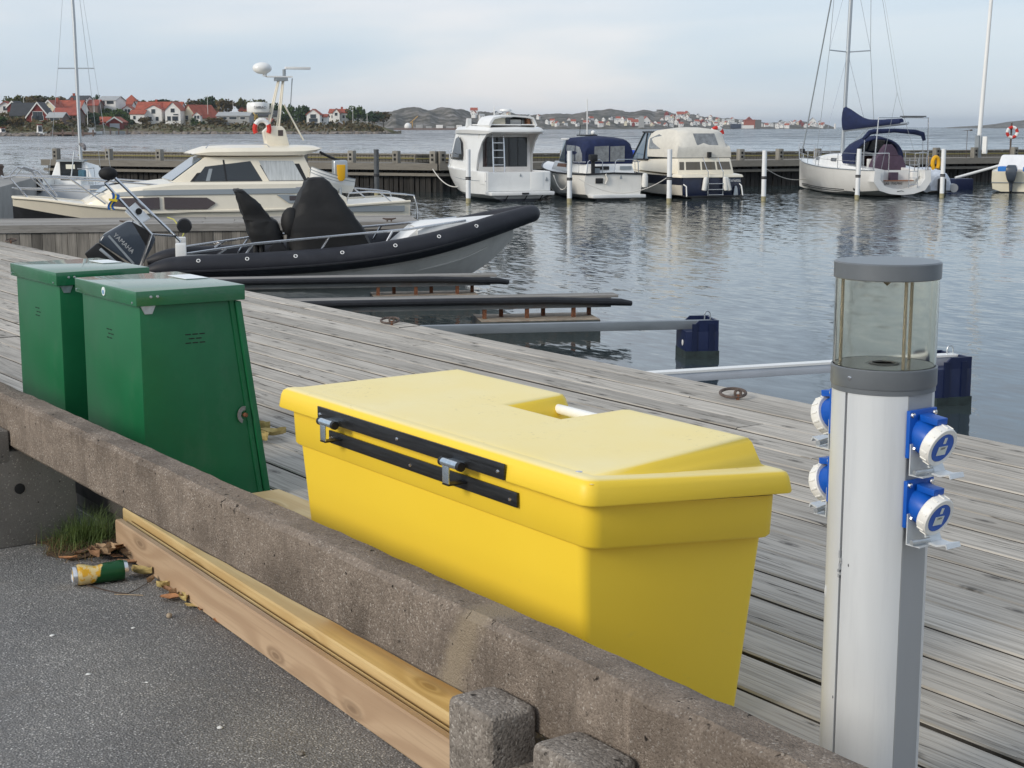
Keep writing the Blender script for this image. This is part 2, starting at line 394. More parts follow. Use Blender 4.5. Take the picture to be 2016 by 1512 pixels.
M_GALV = pm('galvanised steel', (.50, .53, .55), .42, .85, var=.15, vs=60, rvar=.12)
M_STEEL = pm('stainless steel', (.66, .66, .67), .22, 1.0, rvar=.08, var=.03, vs=30)
M_ZINC = pm('bright zinc', (.60, .68, .74), .25, .9, var=.12, vs=90)
M_BLACK = pm('black plastic', (.014, .014, .015), .45)
M_WHITE = pm('white plastic', (.78, .78, .76), .4, var=.04, vs=30)

# ================================================================== GROUND, DECK, WATER
def sheet(name, x0, x1, y0, y1, z, mat, nx=1, ny=1):
    mb = MB(); vs = [(x0 + (x1 - x0) * i / nx, y0 + (y1 - y0) * j / ny, z) for j in range(ny + 1) for i in range(nx + 1)]
    mb.add(vs, [(j * (nx + 1) + i, j * (nx + 1) + i + 1, (j + 1) * (nx + 1) + i + 1, (j + 1) * (nx + 1) + i) for j in range(ny) for i in range(nx)])
    return tag(mb.build(name, mat, smooth=0), kind='structure')
sheet('asphalt_ground', -60, 40, -60, 1.60, 0, M_ASPH)

# quay body with its planked deck
q = MB(); q.box(-60, 30, 1.602, 4.40, -4, .012)
quay = tag(q.build('quay', M_QUAY, smooth=0), kind='structure')
dk = MB()
for k in range(75): dk.box(-42 + k * .6, -41.9 + k * .6, 1.66, 4.43, .013, .064)      # joists
dk.box(-60, 30, 4.405, 4.445, -.16, .063); dk.box(-60, 30, 1.605, 1.640, .012, .064)
deck = tag(dk.build('deck', M_FASC, smooth=0), kind='structure')
PITCHW = .1526; plank_me = {}
def plank_mesh(L, v):
    key = (L, v)
    if key not in plank_me:
        rr = random.Random(L * 10 + v); w = .1420 + rr.uniform(-.002, .002); mb = MB(); n = 5; secs = []
        for i in range(n):
            x = -L / 2 + L * i / (n - 1); j = rr.uniform(-.0022, .0022); t = rr.uniform(-.0012, .0012)
            b = .004
            secs.append([(x, -w / 2 + j, 0), (x, w / 2 + j, 0), (x, w / 2 + j, .045 - b + t), (x, w / 2 - b + j, .045 + t), (x, -w / 2 + b + j, .045 - t), (x, -w / 2 + j, .045 - b - t)])
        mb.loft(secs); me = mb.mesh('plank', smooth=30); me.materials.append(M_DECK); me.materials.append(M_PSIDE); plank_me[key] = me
        for p in me.polygons: p.material_index = 0 if p.normal.z > .45 else 1       # board sides coloured near black for the shade in the gaps
    return plank_me[key]
rd = random.Random(3)
LENS = (3.0, 3.6, 4.2, 4.8, 5.4)
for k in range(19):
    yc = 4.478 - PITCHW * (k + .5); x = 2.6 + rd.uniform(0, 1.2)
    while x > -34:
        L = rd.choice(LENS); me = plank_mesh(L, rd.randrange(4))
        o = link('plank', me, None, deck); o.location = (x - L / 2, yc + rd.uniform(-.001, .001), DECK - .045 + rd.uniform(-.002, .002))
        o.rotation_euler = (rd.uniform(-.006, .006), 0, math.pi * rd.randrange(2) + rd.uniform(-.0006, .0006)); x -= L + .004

# water
def water_mat():
    m = bpy.data.materials.new('harbour water'); m.use_nodes = True; n, l = ns(m); b = n['Principled BSDF']
    b.inputs['Base Color'].default_value = (.035, .048, .050, 1); b.inputs['Roughness'].default_value = .06
    b.inputs['IOR'].default_value = 1.333; b.inputs['Specular IOR Level'].default_value = .5
    # the surface normal is tilted by wave slopes; chop grows with the distance from the sheltered quay
    geo = n.new('ShaderNodeNewGeometry')
    dist = n.new('ShaderNodeVectorMath'); dist.operation = 'LENGTH'; l.new(geo.outputs['Position'], dist.inputs[0])
    rg = heading(0)
    def slope(sx, sy, rz, det, ro):
        t = n.new('ShaderNodeTexNoise'); t.inputs['Scale'].default_value = 1; t.inputs['Detail'].default_value = det; t.inputs['Roughness'].default_value = ro; t.inputs['Distortion'].default_value = .35
        l.new(mapping(n, l, (sx, sy, 1), rz=-rg + R(90) + R(rz)), t.inputs['Vector'])
        v = n.new('ShaderNodeVectorMath'); v.operation = 'SUBTRACT'; l.new(t.outputs['Color'], v.inputs[0]); v.inputs[1].default_value = (.5, .5, .5); return v.outputs[0]
    def vadd(a, b_):
        v = n.new('ShaderNodeVectorMath'); v.operation = 'ADD'; l.new(a, v.inputs[0]); l.new(b_, v.inputs[1]); return v.outputs[0]
    def vsc(a, k):
        v = n.new('ShaderNodeVectorMath'); v.operation = 'SCALE'; l.new(a, v.inputs[0])
        if hasattr(k, 'links'): l.new(k, v.inputs['Scale'])
        else: v.inputs['Scale'].default_value = k
        return v.outputs[0]
    def mrange(a, b_, c, d, src):
        mr = n.new('ShaderNodeMapRange'); mr.inputs['From Min'].default_value = a; mr.inputs['From Max'].default_value = b_; mr.inputs['To Min'].default_value = c; mr.inputs['To Max'].default_value = d; l.new(src, mr.inputs['Value']); return mr.outputs[0]
    near = slope(2.6, 8.0, 8, 4, .55); mid = slope(.45, 1.6, -6, 6, .62); big = slope(.05, .16, 5, 6, .66)
    gust = mrange(.35, .65, .6, 1.3, noise(n, l, mapping(n, l, (.03, .08, 1), rz=-rg + R(90)), 1.0, 4, .6, .3))
    a1 = math2(n, l, 'MULTIPLY', mrange(12, 60, .050, .42, dist.outputs['Value']), gust)
    a2 = math2(n, l, 'MULTIPLY', mrange(45, 200, .07, .95, dist.outputs['Value']), gust)
    a3 = math2(n, l, 'MULTIPLY', mrange(90, 500, .0, 1.5, dist.outputs['Value']), gust)
    tot = vadd(vadd(vsc(near, a1), vsc(mid, a2)), vsc(big, a3))
    view_tilt = n.new('ShaderNodeCombineXYZ'); view_tilt.inputs[0].default_value = _ca; view_tilt.inputs[1].default_value = -_sa      # far water darkened by a tilt of its normals towards the view
    tot = vadd(tot, vsc(view_tilt.outputs[0], mrange(60, 400, .0, .15, dist.outputs['Value'])))
    fl = n.new('ShaderNodeVectorMath'); fl.operation = 'MULTIPLY'; l.new(tot, fl.inputs[0]); fl.inputs[1].default_value = (1, 1, 0)
    up = n.new('ShaderNodeVectorMath'); up.operation = 'ADD'; l.new(fl.outputs[0], up.inputs[0]); up.inputs[1].default_value = (0, 0, 1)
    nm = n.new('ShaderNodeVectorMath'); nm.operation = 'NORMALIZE'; l.new(up.outputs[0], nm.inputs[0])
    l.new(nm.outputs[0], b.inputs['Normal']); return m
M_WATER = water_mat()
sheet('water', -12000, 12000, 4.3, 12000, WATER, M_WATER)

# ================================================================== CONCRETE BARRIER
RF, RB, RZ0, RZ1 = 1.300, 1.381, .292, .440
def beam(name, x0, x1, label, seed):
    rr = random.Random(seed); n = max(4, int((x1 - x0) / .05)); secs = []; ch = .011
    for i in range(n + 1):
        x = x0 + (x1 - x0) * i / n; j = lambda: rr.uniform(-.0016, .0016)
        secs.append([(x, RF + ch + j(), RZ0), (x, RF + j(), RZ0 + ch), (x, RF + j(), RZ1 - ch + j()), (x, RF + ch + j(), RZ1 + j()), (x, (RF + RB) / 2, RZ1 + j()),
                     (x, RB - ch + j(), RZ1 + j()), (x, RB + j(), RZ1 - ch + j()), (x, RB, RZ0 + ch), (x, RB - ch, RZ0)])
    mb = MB().loft(secs); o = mb.build(name, M_BEAM, smooth=40); return tag(o, label, 'concrete beam', 'beams of the low concrete barrier')
beam('concrete_beam', -9.0, -1.995, 'long mottled concrete barrier beam in front of the green lockers, left of the mortar joint', 1)
beam('concrete_beam', -1.9965, 2.4, 'mottled concrete barrier beam in front of the silver power post, right of the mortar joint', 2)
sp = thing('barrier_support', 'pair of stubby rough concrete lugs holding the barrier at its mortar joint', 'barrier foot', (-1.73, 1.30, 0))
MB().box(-.185, .185, -.088, .075, 0, .262).build('base', M_LUG, sp, bevel=.012)
for x0, x1 in ((-.180, -.060), (.042, .178)):
    MB().box(x0, x1, -.094, -.004, .02, .348).build('lug', M_LUG, sp, bevel=.016, seg=3)
sp = thing('barrier_support', 'smooth concrete barrier foot with a round tie hole beside the grass tuft', 'barrier foot', (-4.40, 1.30, 0))
mb = MB(); mb.box(-.36, 0, -.30, .185, 0, .285); mb.build('base', M_SUPP, sp, bevel=.008)
MB().box(-.36, .0022, -.28, -.004, .25, .348).build('lug', M_SUPP, sp, bevel=.01)
MB().lathe([(.0155, 0), (.0155, .0035), (.013, .004), (.0, .004)], (0, 0, 0), 18, 'x', Matrix.Translation((-.001, .018, .172))).build('tie_hole', M_DARK, sp)

# ================================================================== TIMBERS
def timber(name, p0, p1, w, z0, z1, mat, label, group=None):
    p0, p1 = Vector(p0), Vector(p1); L = (p1 - p0).length; a = math.atan2(p1.y - p0.y, p1.x - p0.x)
    mb = MB(); n = 8; secs = []; b = .004; rr = random.Random(int(L * 1000 + w * 999))
    for i in range(n + 1):
        x = L * i / n; j = rr.uniform(-.001, .001)
        secs.append([(x, b, 0), (x, j, b), (x, j, z1 - z0 - b), (x, b + j, z1 - z0), (x, w - b + j, z1 - z0), (x, w + j, z1 - z0 - b), (x, w + j, b), (x, w - b, 0)])
    mb.loft(secs); o = mb.build(name, mat, smooth=40); o.location = (p0.x, p0.y, z0); o.rotation_euler = (0, 0, a)
    return tag(o, label, 'timber', group)
G = 'new timbers lying along the barrier'
ax, ay, bx, by = -4.19, 1.523, -1.2, 1.392
def off(t): return (ax, ay + t), (bx, by + t)
timber('timber', *off(0), .023, .001, .094, M_TIMB, 'front reddish brown planed timber lying on the asphalt under the barrier', G)
timber('timber', *off(.034), .009, .001, .088, M_TIML, 'thin pale batten squeezed between the brown and the pale timber', G)
timber('timber', (ax - .08, ay + .053), (bx, by + .053), .100, .001, .105, M_TIML, 'broad yellowish timber lying behind the front brown one', G)
timber('timber', (ax + .1, ay + .162), (bx, by + .158), .060, .001, .100, M_TIML, 'rearmost pale timber of the pile, mostly hidden under the barrier', G)
timber('timber', (-4.02, 1.872), (-3.06, 1.880), .095, DECK + .002, DECK + .047, M_TIML, 'short timber offcut on the deck between green locker and yellow box', G)

# ================================================================== GREEN LOCKERS
M_GREEN = pm('green enamel', (.010, .128, .048), .36, 0, var=.10, vs=6, spec=.4, coat=.06, bump=.03, bs=300, dirt=((.10, .17, .12), 9, .22, (1, 1, .6)), rvar=.06)
M_GREENL = pm('green enamel of the lids', (.014, .135, .055), .26, 0, var=.10, vs=6, spec=.5, coat=.6, bump=.03, bs=300, dirt=((.12, .19, .15), 7, .3, (1, 1, 1)))
M_STICK = pm('white sticker', (.80, .84, .84), .35)
M_STICKB = pm('blue sticker print', (.10, .28, .48), .35)
def locker(label, loc, rz):
    t = thing('locker', label, 'locker', loc, rz, 'green steel lockers')
    # local: x along the quay (0 = right hand side), y away from the barrier, z from the deck
    W, H = .468, .600
    mb = MB(); mb.hexa([(-W, 0, 0), (0, 0, 0), (0, .365, 0), (-W, .365, 0), (-W, 0, H), (0, 0, H), (0, .286, H), (-W, .286, H)])
    mb.build('body', M_GREEN, t, bevel=.004)
    d = MB(); d.hexa([(-W - .004, .368, .012), (.012, .368, .012), (.012, .386, .012), (-W - .004, .386, .012), (-W - .004, .289, H - .004), (.012, .289, H - .004), (.012, .307, H - .004), (-W - .004, .307, H - .004)])
    d.build('door', M_GREEN, t, bevel=.002)
    e = MB(); e.hexa([(.0, .352, .0), (.004, .352, .0), (.004, .366, .0), (.0, .366, .0), (.0, .273, H), (.004, .273, H), (.004, .287, H), (.0, .287, H)])
    e.build('edge_flange', M_GREEN, t)
    l = MB(); l.hexa([(-W - .018, -.016, H), (.018, -.016, H), (.018, .318, H), (-W - .018, .318, H), (-W - .018, -.016, H + .043), (.018, -.016, H + .043), (.018, .318, H + .045), (-W - .018, .318, H + .045)])
    lid = l.build('lid', M_GREENL, t, bevel=.003)
    MB().box(-.36, -.22, .235, .308, H + .0455, H + .0468).build('sticker', M_STICK, lid)
    for yy in (.028, .048): MB().lathe([(.0, .0215), (.0035, .021), (.0045, .018), (.0045, .0)], (0, yy, H + .026), 8, 'x').build('rivet', M_GALV, lid)
    for xx in (-.012, -W - .004): MB().lathe([(.0035, .0), (.0035, .002), (.0, .003)], (0, 0, 0), 8, 'y', Matrix.Translation((xx, -.0155, H + .009)) @ Matrix.Rotation(math.pi, 4, 'Z')).build('rivet', M_GALV, lid)
    br = MB(); br.prism([(.002, H - .001), (.046, H - .001), (.036, H - .024), (.014, H - .024)], .0005, .0045, 'x'); br.build('bracket', M_GALV, t)
    for row, cnt in ((0, 3), (1, 2), (2, 3)):
        for i in range(cnt):
            xx = -.235 + (i - (cnt - 1) / 2) * .024; zz = .508 - row * .0125
            if cnt == 3 and i == 2: continue
            MB().box(xx - .0095, xx + .0095, -.0006, .002, zz - .0016, zz + .0016).build('vent_slot', M_DARK, t)
            pass
        for i in range(cnt):
            yy = .165 + (i - (cnt - 1) / 2) * .022; zz = .508 - row * .0125
            MB().box(-.002, .0006, yy - .0085, yy + .0085, zz - .0016, zz + .0016).build('vent_slot', M_DARK, t)
    la = MB(); pts = [(.0 + .022 * math.cos(a), .022 * math.sin(a)) for a in [R(80 + 15 * k) for k in range(12)]]
    inn = [(.012 * math.cos(a), .012 * math.sin(a)) for a in [R(245 - 15 * k) for k in range(12)]]
    yc = .300
    la.prism([(p[0] + yc + .010, p[1] * 1.2 + .255) for p in pts + inn], .004, .009, 'x')
    la.build('latch', pm('dull latch', (.22, .22, .21), .5, .5, var=.3, vs=60), t)
    MB().lathe([(.007, 0), (.007, .01), (0, .012)], (.002, yc + .012, .255), 8, 'x').build('latch_pivot', M_RUST, t)
    return t
lk = locker('nearer green steel locker with round sticker, standing right behind the barrier', (-4.152, 1.607, DECK), 0)
lid = [c for c in lk.children if c.name.startswith('lid')][0]
MB().lathe([(0, -.0022), (.013, -.002), (.013, 0)], (0, 0, 0), 18, 'y', Matrix.Translation((-.235, -.0162, .623))).build('round_sticker', M_STICK, lid)
MB().lathe([(0, -.003), (.007, -.0028), (.007, 0)], (0, 0, 0), 12, 'y', Matrix.Translation((-.235, -.0162, .621))).build('sticker_print', M_STICKB, lid)
locker('farther green steel locker, half hidden behind the first at the left edge', (-4.846, 1.612, DECK), R(.8)).scale = (.90, .94, 1)

# ================================================================== YELLOW BOX
def yellow_mat():
    m = bpy.data.materials.new('yellow polyethylene'); m.use_nodes = True; n, l = ns(m); b = n['Principled BSDF']
    vec = mapping(n, l, (1, 1, 1))
    g = n.new('ShaderNodeNewGeometry'); s = n.new('ShaderNodeSeparateXYZ'); l.new(g.outputs['Normal'], s.inputs[0])
    up = ramp(n, l, s.outputs['Z'], [(.80, (0, 0, 0)), (.96, (1, 1, 1))])     # faded upper side, with sky sheen put into its colour
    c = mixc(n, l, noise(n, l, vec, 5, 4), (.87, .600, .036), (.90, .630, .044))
    faded_sheen = mixc(n, l, ramp(n, l, noise(n, l, vec, 3.5, 6), [(.3, (0, 0, 0)), (.7, (1, 1, 1))]), (.90, .725, .27), (.90, .765, .38))
    c = mixc(n, l, up, c, faded_sheen)
    sp = noise(n, l, vec, 85, 5, .75); zone = ramp(n, l, noise(n, l, vec, 4.2, 4, .6), [(.53, (0, 0, 0)), (.64, (1, 1, 1))])
    spots = math2(n, l, 'MULTIPLY', math2(n, l, 'MULTIPLY', ramp(n, l, sp, [(.57, (0, 0, 0)), (.70, (.75, .75, .75))]), zone), up)
    c = mixc(n, l, spots, c, (.36, .27, .10))
    sc = noise(n, l, mapping(n, l, (14, 60, 30), rz=.6), 1, 3, .6); sm = ramp(n, l, noise(n, l, vec, 7, 2), [(.55, (0, 0, 0)), (.62, (1, 1, 1))])
    c = mixc(n, l, math2(n, l, 'MULTIPLY', math2(n, l, 'MULTIPLY', ramp(n, l, sc, [(.68, (0, 0, 0)), (.72, (.5, .5, .5))]), sm), up), c, (.38, .28, .06))
    scf = math2(n, l, 'MULTIPLY', ramp(n, l, noise(n, l, mapping(n, l, (9, 9, 26)), 1, 5, .7), [(.62, (0, 0, 0)), (.72, (.35, .35, .35))]), ramp(n, l, noise(n, l, vec, 2.5, 3), [(.45, (0, 0, 0)), (.65, (1, 1, 1))]))
    c = mixc(n, l, scf, c, (.62, .46, .10))
    l.new(c, b.inputs['Base Color']); b.inputs['Roughness'].default_value = .46; b.inputs['Specular IOR Level'].default_value = .5
    l.new(bump(n, l, math2(n, l, 'ADD', noise(n, l, vec, 420, 2), math2(n, l, 'MULTIPLY', noise(n, l, vec, 6, 2), 6)), .06, .002), b.inputs['Normal']); return m
M_YEL = yellow_mat()
YB = thing('storage_box', 'yellow plastic storage box with black hinged lid on the deck behind the barrier', 'storage box', (-2.51, 1.75, DECK))
def yb(p):                       # measured points -> box frame
    k = .9375; return Vector((p[0] * k + 2.51, p[1] * k - 1.75, CAMZ + (p[2] - CAMZ) * k - DECK))
def ring(x0, x1, y0, y1, z0, z1, r):   # rounded rectangle, z0 at the barrier side, z1 at the water side
    out = []
    for cx, cy, a0 in ((x1 - r, y0 + r, -90), (x1 - r, y1 - r, 0), (x0 + r, y1 - r, 90), (x0 + r, y0 + r, 180)):
        for k in range(5):
            a = R(a0 + 22.5 * k); x = cx + r * math.cos(a); y = cy + r * math.sin(a)
            out.append(yb((x, y, z0 + (z1 - z0) * (y - y0) / (y1 - y0))))
    return out
X0, X1, Y0, Y1 = -3.287, -2.070, 1.600, 2.117
b = MB(); secs = []
for t in range(7):               # tapered body
    a = t / 6; i = .075 - .03 * a; zb = .052
    secs.append(ring(X0 + i + .01, X1 - i - .01, Y0 + i - .012, Y1 - i + .012, zb + (.468 - zb) * a, zb + (.424 - zb) * a, .021))
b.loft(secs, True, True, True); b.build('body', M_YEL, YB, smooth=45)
b = MB(); rim = (.026, .466, .420)
secs = [ring(X0 + .048, X1 - .048, Y0 + .048, Y1 - .048, .470, .424, .03), ring(X0 + .031, X1 - .031, Y0 + .031, Y1 - .031, .466, .420, .032), ring(X0 + .027, X1 - .027, Y0 + .027, Y1 - .027, .471, .425, .032),
        ring(X0 + .024, X1 - .024, Y0 + .024, Y1 - .024, .548, .504, .032), ring(X0 + .05, X1 - .05, Y0 + .05, Y1 - .05, .556, .512, .03)]
b.loft(secs, True, False, True); b.build('rim', M_YEL, YB, smooth=45)
b = MB()
def lipz(y): return .600 - .046 * (y - Y0) / (Y1 - Y0)
secs = [ring(X0 + .022, X1 - .022, Y0 + .022, Y1 - .022, .556, .512, .026), ring(X0 + .001, X1 - .001, Y0 + .001, Y1 - .001, .554, .510, .028), ring(X0, X1, Y0, Y1, .557, .513, .028), ring(X0 + .004, X1 - .004, Y0 + .004, Y1 - .004, .585, .541, .028),
        ring(X0 + .008, X1 - .008, Y0 + .008, Y1 - .008, .594, .549, .026), ring(X0 + .016, X1 - .016, Y0 + .016, Y1 - .016, .599, .5535, .022), ring(X0 + .028, X1 - .028, Y0 + .028, Y1 - .028, .6005, .5545, .015)]
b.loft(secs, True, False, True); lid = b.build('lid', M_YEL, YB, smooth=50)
# raised plateau of the lid: level top, notch at the water side
def yb_poly(pts): return [yb(p) for p in pts]
ztop = .6135
nx0, nx1, ny = -2.744, -2.538, 1.893
outer = [(X0 + .045, Y0 + .05), (X1 - .045, Y0 + .05), (X1 - .055, 1.80), (X1 - .088, 2.065), (nx1 + .02, 2.065), (nx1 + .006, 2.05), (nx1, ny), (nx0, ny), (nx0 - .006, 2.05), (nx0 - .02, 2.065), (X0 + .088, 2.065), (X0 + .055, 1.80)]
def off_poly(d):                 # push the outline outwards by d
    n = len(outer); res = []
    for i in range(n):
        p0, p1, p2 = Vector(outer[i - 1]), Vector(outer[i]), Vector(outer[(i + 1) % n])
        n1 = Vector(((p1 - p0).y, -(p1 - p0).x)).normalized(); n2 = Vector(((p2 - p1).y, -(p2 - p1).x)).normalized()
        m = (n1 + n2); m = m / max(m.length_squared, .6) * 2 * .5 * 2 / 2 if m.length else n1
        m = (n1 + n2).normalized() / max(.5, math.cos(n1.angle(n2, 0) / 2)); res.append(p1 + m * d)
    return res
b = MB(); secs = []
for d, up in ((.034, -.004), (.020, .10), (.012, .5), (.006, .80), (.0, .94), (-.008, .995), (-.02, 1.0)):
    sec = []
    for q_ in off_poly(d):
        base = lipz(q_.y) - .004; sec.append(yb((q_.x, q_.y, base + (ztop - .0125 * min(1, max(0, (2.065 - q_.y) / .415)) - base) * max(up, 0) + (0 if up > 0 else -.003))))
    secs.append(sec)
b.loft(secs, True, False, False)
top = [Vector(p) for p in secs[-1]]; n = len(b.v); b.v += [tuple(p) for p in top]
bf = [(0, 1, 2, 11), (2, 6, 7, 11), (2, 3, 5, 6), (3, 4, 5), (11, 7, 8, 10), (8, 9, 10)]
b.f += [tuple(i + n for i in q_) for q_ in bf]
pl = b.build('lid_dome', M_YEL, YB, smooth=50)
MB().tube([yb((nx0 - .01, 2.035, .583)), yb((nx1 + .01, 2.035, .583))], .0105, 12).build('handle_bar', M_WHITE, YB)
MB().lathe([(.0, .003), (.006, .002), (.007, 0)], yb((-2.145, 1.64, .598)), 10).build('lid_rivet', M_STEEL, YB)
# hinge straps: two flat bars and two barrel hinges
M_STRAP = pm('dark steel strap', (.045, .048, .052), .38, .7, var=.35, vs=25, rvar=.12, stretch=(.3, 1, 6), bump=.1, bs=60)
def bar(xa, xb, za, zb, ylev, name):
    p = [(xa, ylev, za), (xb, ylev, za), (xb, ylev, zb), (xa, ylev, zb)]
    f = [yb(q_) for q_ in p]; g = [Vector((q_.x, q_.y - .004, q_.z)) for q_ in f]
    mb = MB(); mb.add(g + f, [(0, 1, 2, 3), (7, 6, 5, 4), (0, 4, 5, 1), (1, 5, 6, 2), (2, 6, 7, 3), (3, 7, 4, 0)])
    return mb.build(name, M_STRAP, YB, bevel=.0008)
xa, xb = -3.062, -2.318
up = bar(xa, xb, .556, .587, 1.5995, 'upper_strap'); lo = bar(xa + .010, xb + .010, .502, .531, 1.622, 'lower_strap')
def screw(x, y, z, par, name='screw'):
    c = yb((x, y, z)); MB().lathe([(0, -.0032), (.0028, -.0026), (.0038, 0)], (0, 0, 0), 8, 'y', Matrix.Translation(c + Vector((0, -.004, 0)))).build(name, M_STEEL, par)
for x in (xa + .012, (xa + xb) / 2 - .02, xb - .02): screw(x, 1.5995, .570, up)
for x in (xa + .018, (xa + xb) / 2 - .005, xb - .012): screw(x, 1.622, .514, lo)
for hx in (-2.985, -2.475):
    c = yb((hx, 1.580, .561)); h = MB(); h.tube([c + Vector((-.030, 0, 0)), c + Vector((.024, 0, 0))], .0078, 14)
    hg = h.build('hinge_barrel', M_ZINC, YB)
    MB().tube([c + Vector((.024, 0, 0)), c + Vector((.033, 0, 0))], .0088, 14).build('end_cap', M_BLACK, hg)
    MB().tube([c + Vector((-.036, 0, 0)), c + Vector((-.030, 0, 0))], .0086, 14).build('end_cap', M_BLACK, hg)
    MB().box(c.x - .024, c.x - .002, c.y - .006, c.y - .003, c.z - .038, c.z - .004).build('hinge_leaf', M_ZINC, YB, bevel=.001)
    MB().box(c.x - .024, c.x - .002, c.y - .006, c.y + .046, c.z - .0415, c.z - .0385).build('hinge_foot', M_STRAP, YB)
    MB().box(c.x - .022, c.x + .022, c.y, c.y + .024, c.z + .003, c.z + .006).build('weld_plate', M_ZINC, YB)
# ================================================================== POWER POST
M_ALU = pm('silver painted aluminium', (.66, .68, .69), .36, .25, var=.05, vs=8, rvar=.06, stretch=(1, 1, .15), dirt=((.55, .57, .59), 30, .5, (1, 1, .08)), spec=.5)
M_ALUD = pm('grey side profile', (.36, .375, .39), .42, .3, var=.05, vs=8, rvar=.06, stretch=(1, 1, .15))
M_GREYP = pm('slate grey enamel', (.125, .138, .150), .38, 0, var=.08, vs=14, coat=.1)
M_BLUE = pm('socket blue', (.004, .085, .42), .38, 0, var=.08, vs=40)
M_CAPW = pm('white screw ring', (.78, .765, .72), .45, var=.05, vs=50)
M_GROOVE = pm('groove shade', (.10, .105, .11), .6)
M_BRASS = pm('tarnished rod', (.42, .38, .31), .35, .7)
def glass_mat(name, col, rough=.0, ior=1.45):
    m = bpy.data.materials.new(name); m.use_nodes = True; n, l = ns(m); b = n['Principled BSDF']
    b.inputs['Base Color'].default_value = (*col, 1); b.inputs['Transmission Weight'].default_value = 1; b.inputs['Roughness'].default_value = rough; b.inputs['IOR'].default_value = ior
    return m
M_LENS = glass_mat('yellowed acrylic', (.925, .905, .825), .07, 1.06)
base = at_D(1748, 524, 2.33)
PP = thing('power_post', 'silver electrical power post with lantern top and four blue sockets', 'power post', (base.x, base.y, DECK), R(1.4))
zz = lambda z: z - DECK
FX, RA = .072, .077
def seg_panel(a0, a1, thick=.006):
    o = [(RA * math.sin(R(a0 + (a1 - a0) * k / 16)), -RA * math.cos(R(a0 + (a1 - a0) * k / 16))) for k in range(17)]
    i = [((RA - thick) * math.sin(R(a0 + (a1 - a0) * k / 16)), -(RA - thick) * math.cos(R(a0 + (a1 - a0) * k / 16))) for k in range(16, -1, -1)]
    return o + i
ZB, ZT = .0, zz(.8145)
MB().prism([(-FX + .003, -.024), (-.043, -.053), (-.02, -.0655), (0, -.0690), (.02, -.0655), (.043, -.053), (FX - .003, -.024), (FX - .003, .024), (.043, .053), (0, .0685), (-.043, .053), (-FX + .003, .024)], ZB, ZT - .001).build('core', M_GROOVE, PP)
MB().prism(seg_panel(-1.8, 69), ZB, ZT).build('front_panel', M_ALU, PP, smooth=25)
MB().prism(seg_panel(-69, -5.4), ZB, ZT).build('corner_panel', M_ALU, PP, smooth=25)
MB().prism([(x, -y) for x, y in seg_panel(-69, 69)], ZB, ZT).build('rear_panel', M_ALU, PP, smooth=25)
for s in (-1, 1):
    MB().box(min(s * (FX - .004), s * (FX + .0005)), max(s * (FX - .004), s * (FX + .0005)), -.0268, .0268, ZB, ZT - .0005).build('side_panel', M_ALUD, PP)
MB().lathe([(.0, 0), (.105, 0), (.105, .008), (.0, .008)], (0, 0, 0.001), 28).build('foot_plate', M_GALV, PP)
MB().lathe([(.0, zz(.8150)), (.0785, zz(.8150)), (.0785, zz(.8225)), (.0, zz(.8225))], seg=56).build('collar', M_GREYP, PP)
MB().lathe([(.0, zz(.8228)), (.0795, zz(.8228)), (.0800, zz(.824)), (.0800, zz(.851)), (.0790, zz(.8525)), (.028, zz(.8525)), (.026, zz(.8495)), (.0, zz(.8495))], seg=56).build('lantern_base', M_GREYP, PP, smooth=30)
MB().lathe([(.0, zz(.8505)), (.016, zz(.8505)), (.018, zz(.8545)), (.022, zz(.8545)), (.024, zz(.8528))], seg=24).build('lamp_holder', M_GROOVE, PP)
MB().lathe([(.0775, zz(.8528)), (.0775, zz(.9845)), (.0745, zz(.9845)), (.0745, zz(.8528)), (.0775, zz(.8528))], seg=64).build('lantern_glass', M_LENS, PP, smooth=40)
cp = MB().lathe([(.0, zz(.9850)), (.0792, zz(.9850)), (.0800, zz(.9862)), (.0800, zz(1.0085)), (.0780, zz(1.0105)), (.0, zz(1.0112))], seg=64).build('lantern_cap', M_GREYP, PP, smooth=30)
MB().lathe([(.0, zz(.9715)), (.014, zz(.9845)), (.0, zz(.9848))], seg=20).build('reflector_cone', M_BRASS, cp)
for th in (-95, 25, 145):
    a = R(-48.6 + th - 1.4); MB().tube([(.066 * math.cos(a), .066 * math.sin(a), zz(.853)), (.066 * math.cos(a), .066 * math.sin(a), zz(.9848))], .0026, 8).build('rod', M_BRASS, PP)
a = R(-48.6 - 38 - 1.4); MB().lathe([(.0, .0018), (.003, .0012), (.0036, 0)], (0, 0, 0), 8, 'x', Matrix.Rotation(a, 4, 'Z') @ Matrix.Translation((.0802, 0, zz(.838)))).build('set_screw', M_STEEL, PP)
M_BRK = pm('pale zinc bracket', (.62, .65, .67), .4, .35, var=.08, vs=60)
M_LABEL = pm('paper label', (.62, .66, .62), .5); M_INK = pm('ink', (.06, .06, .07), .5)
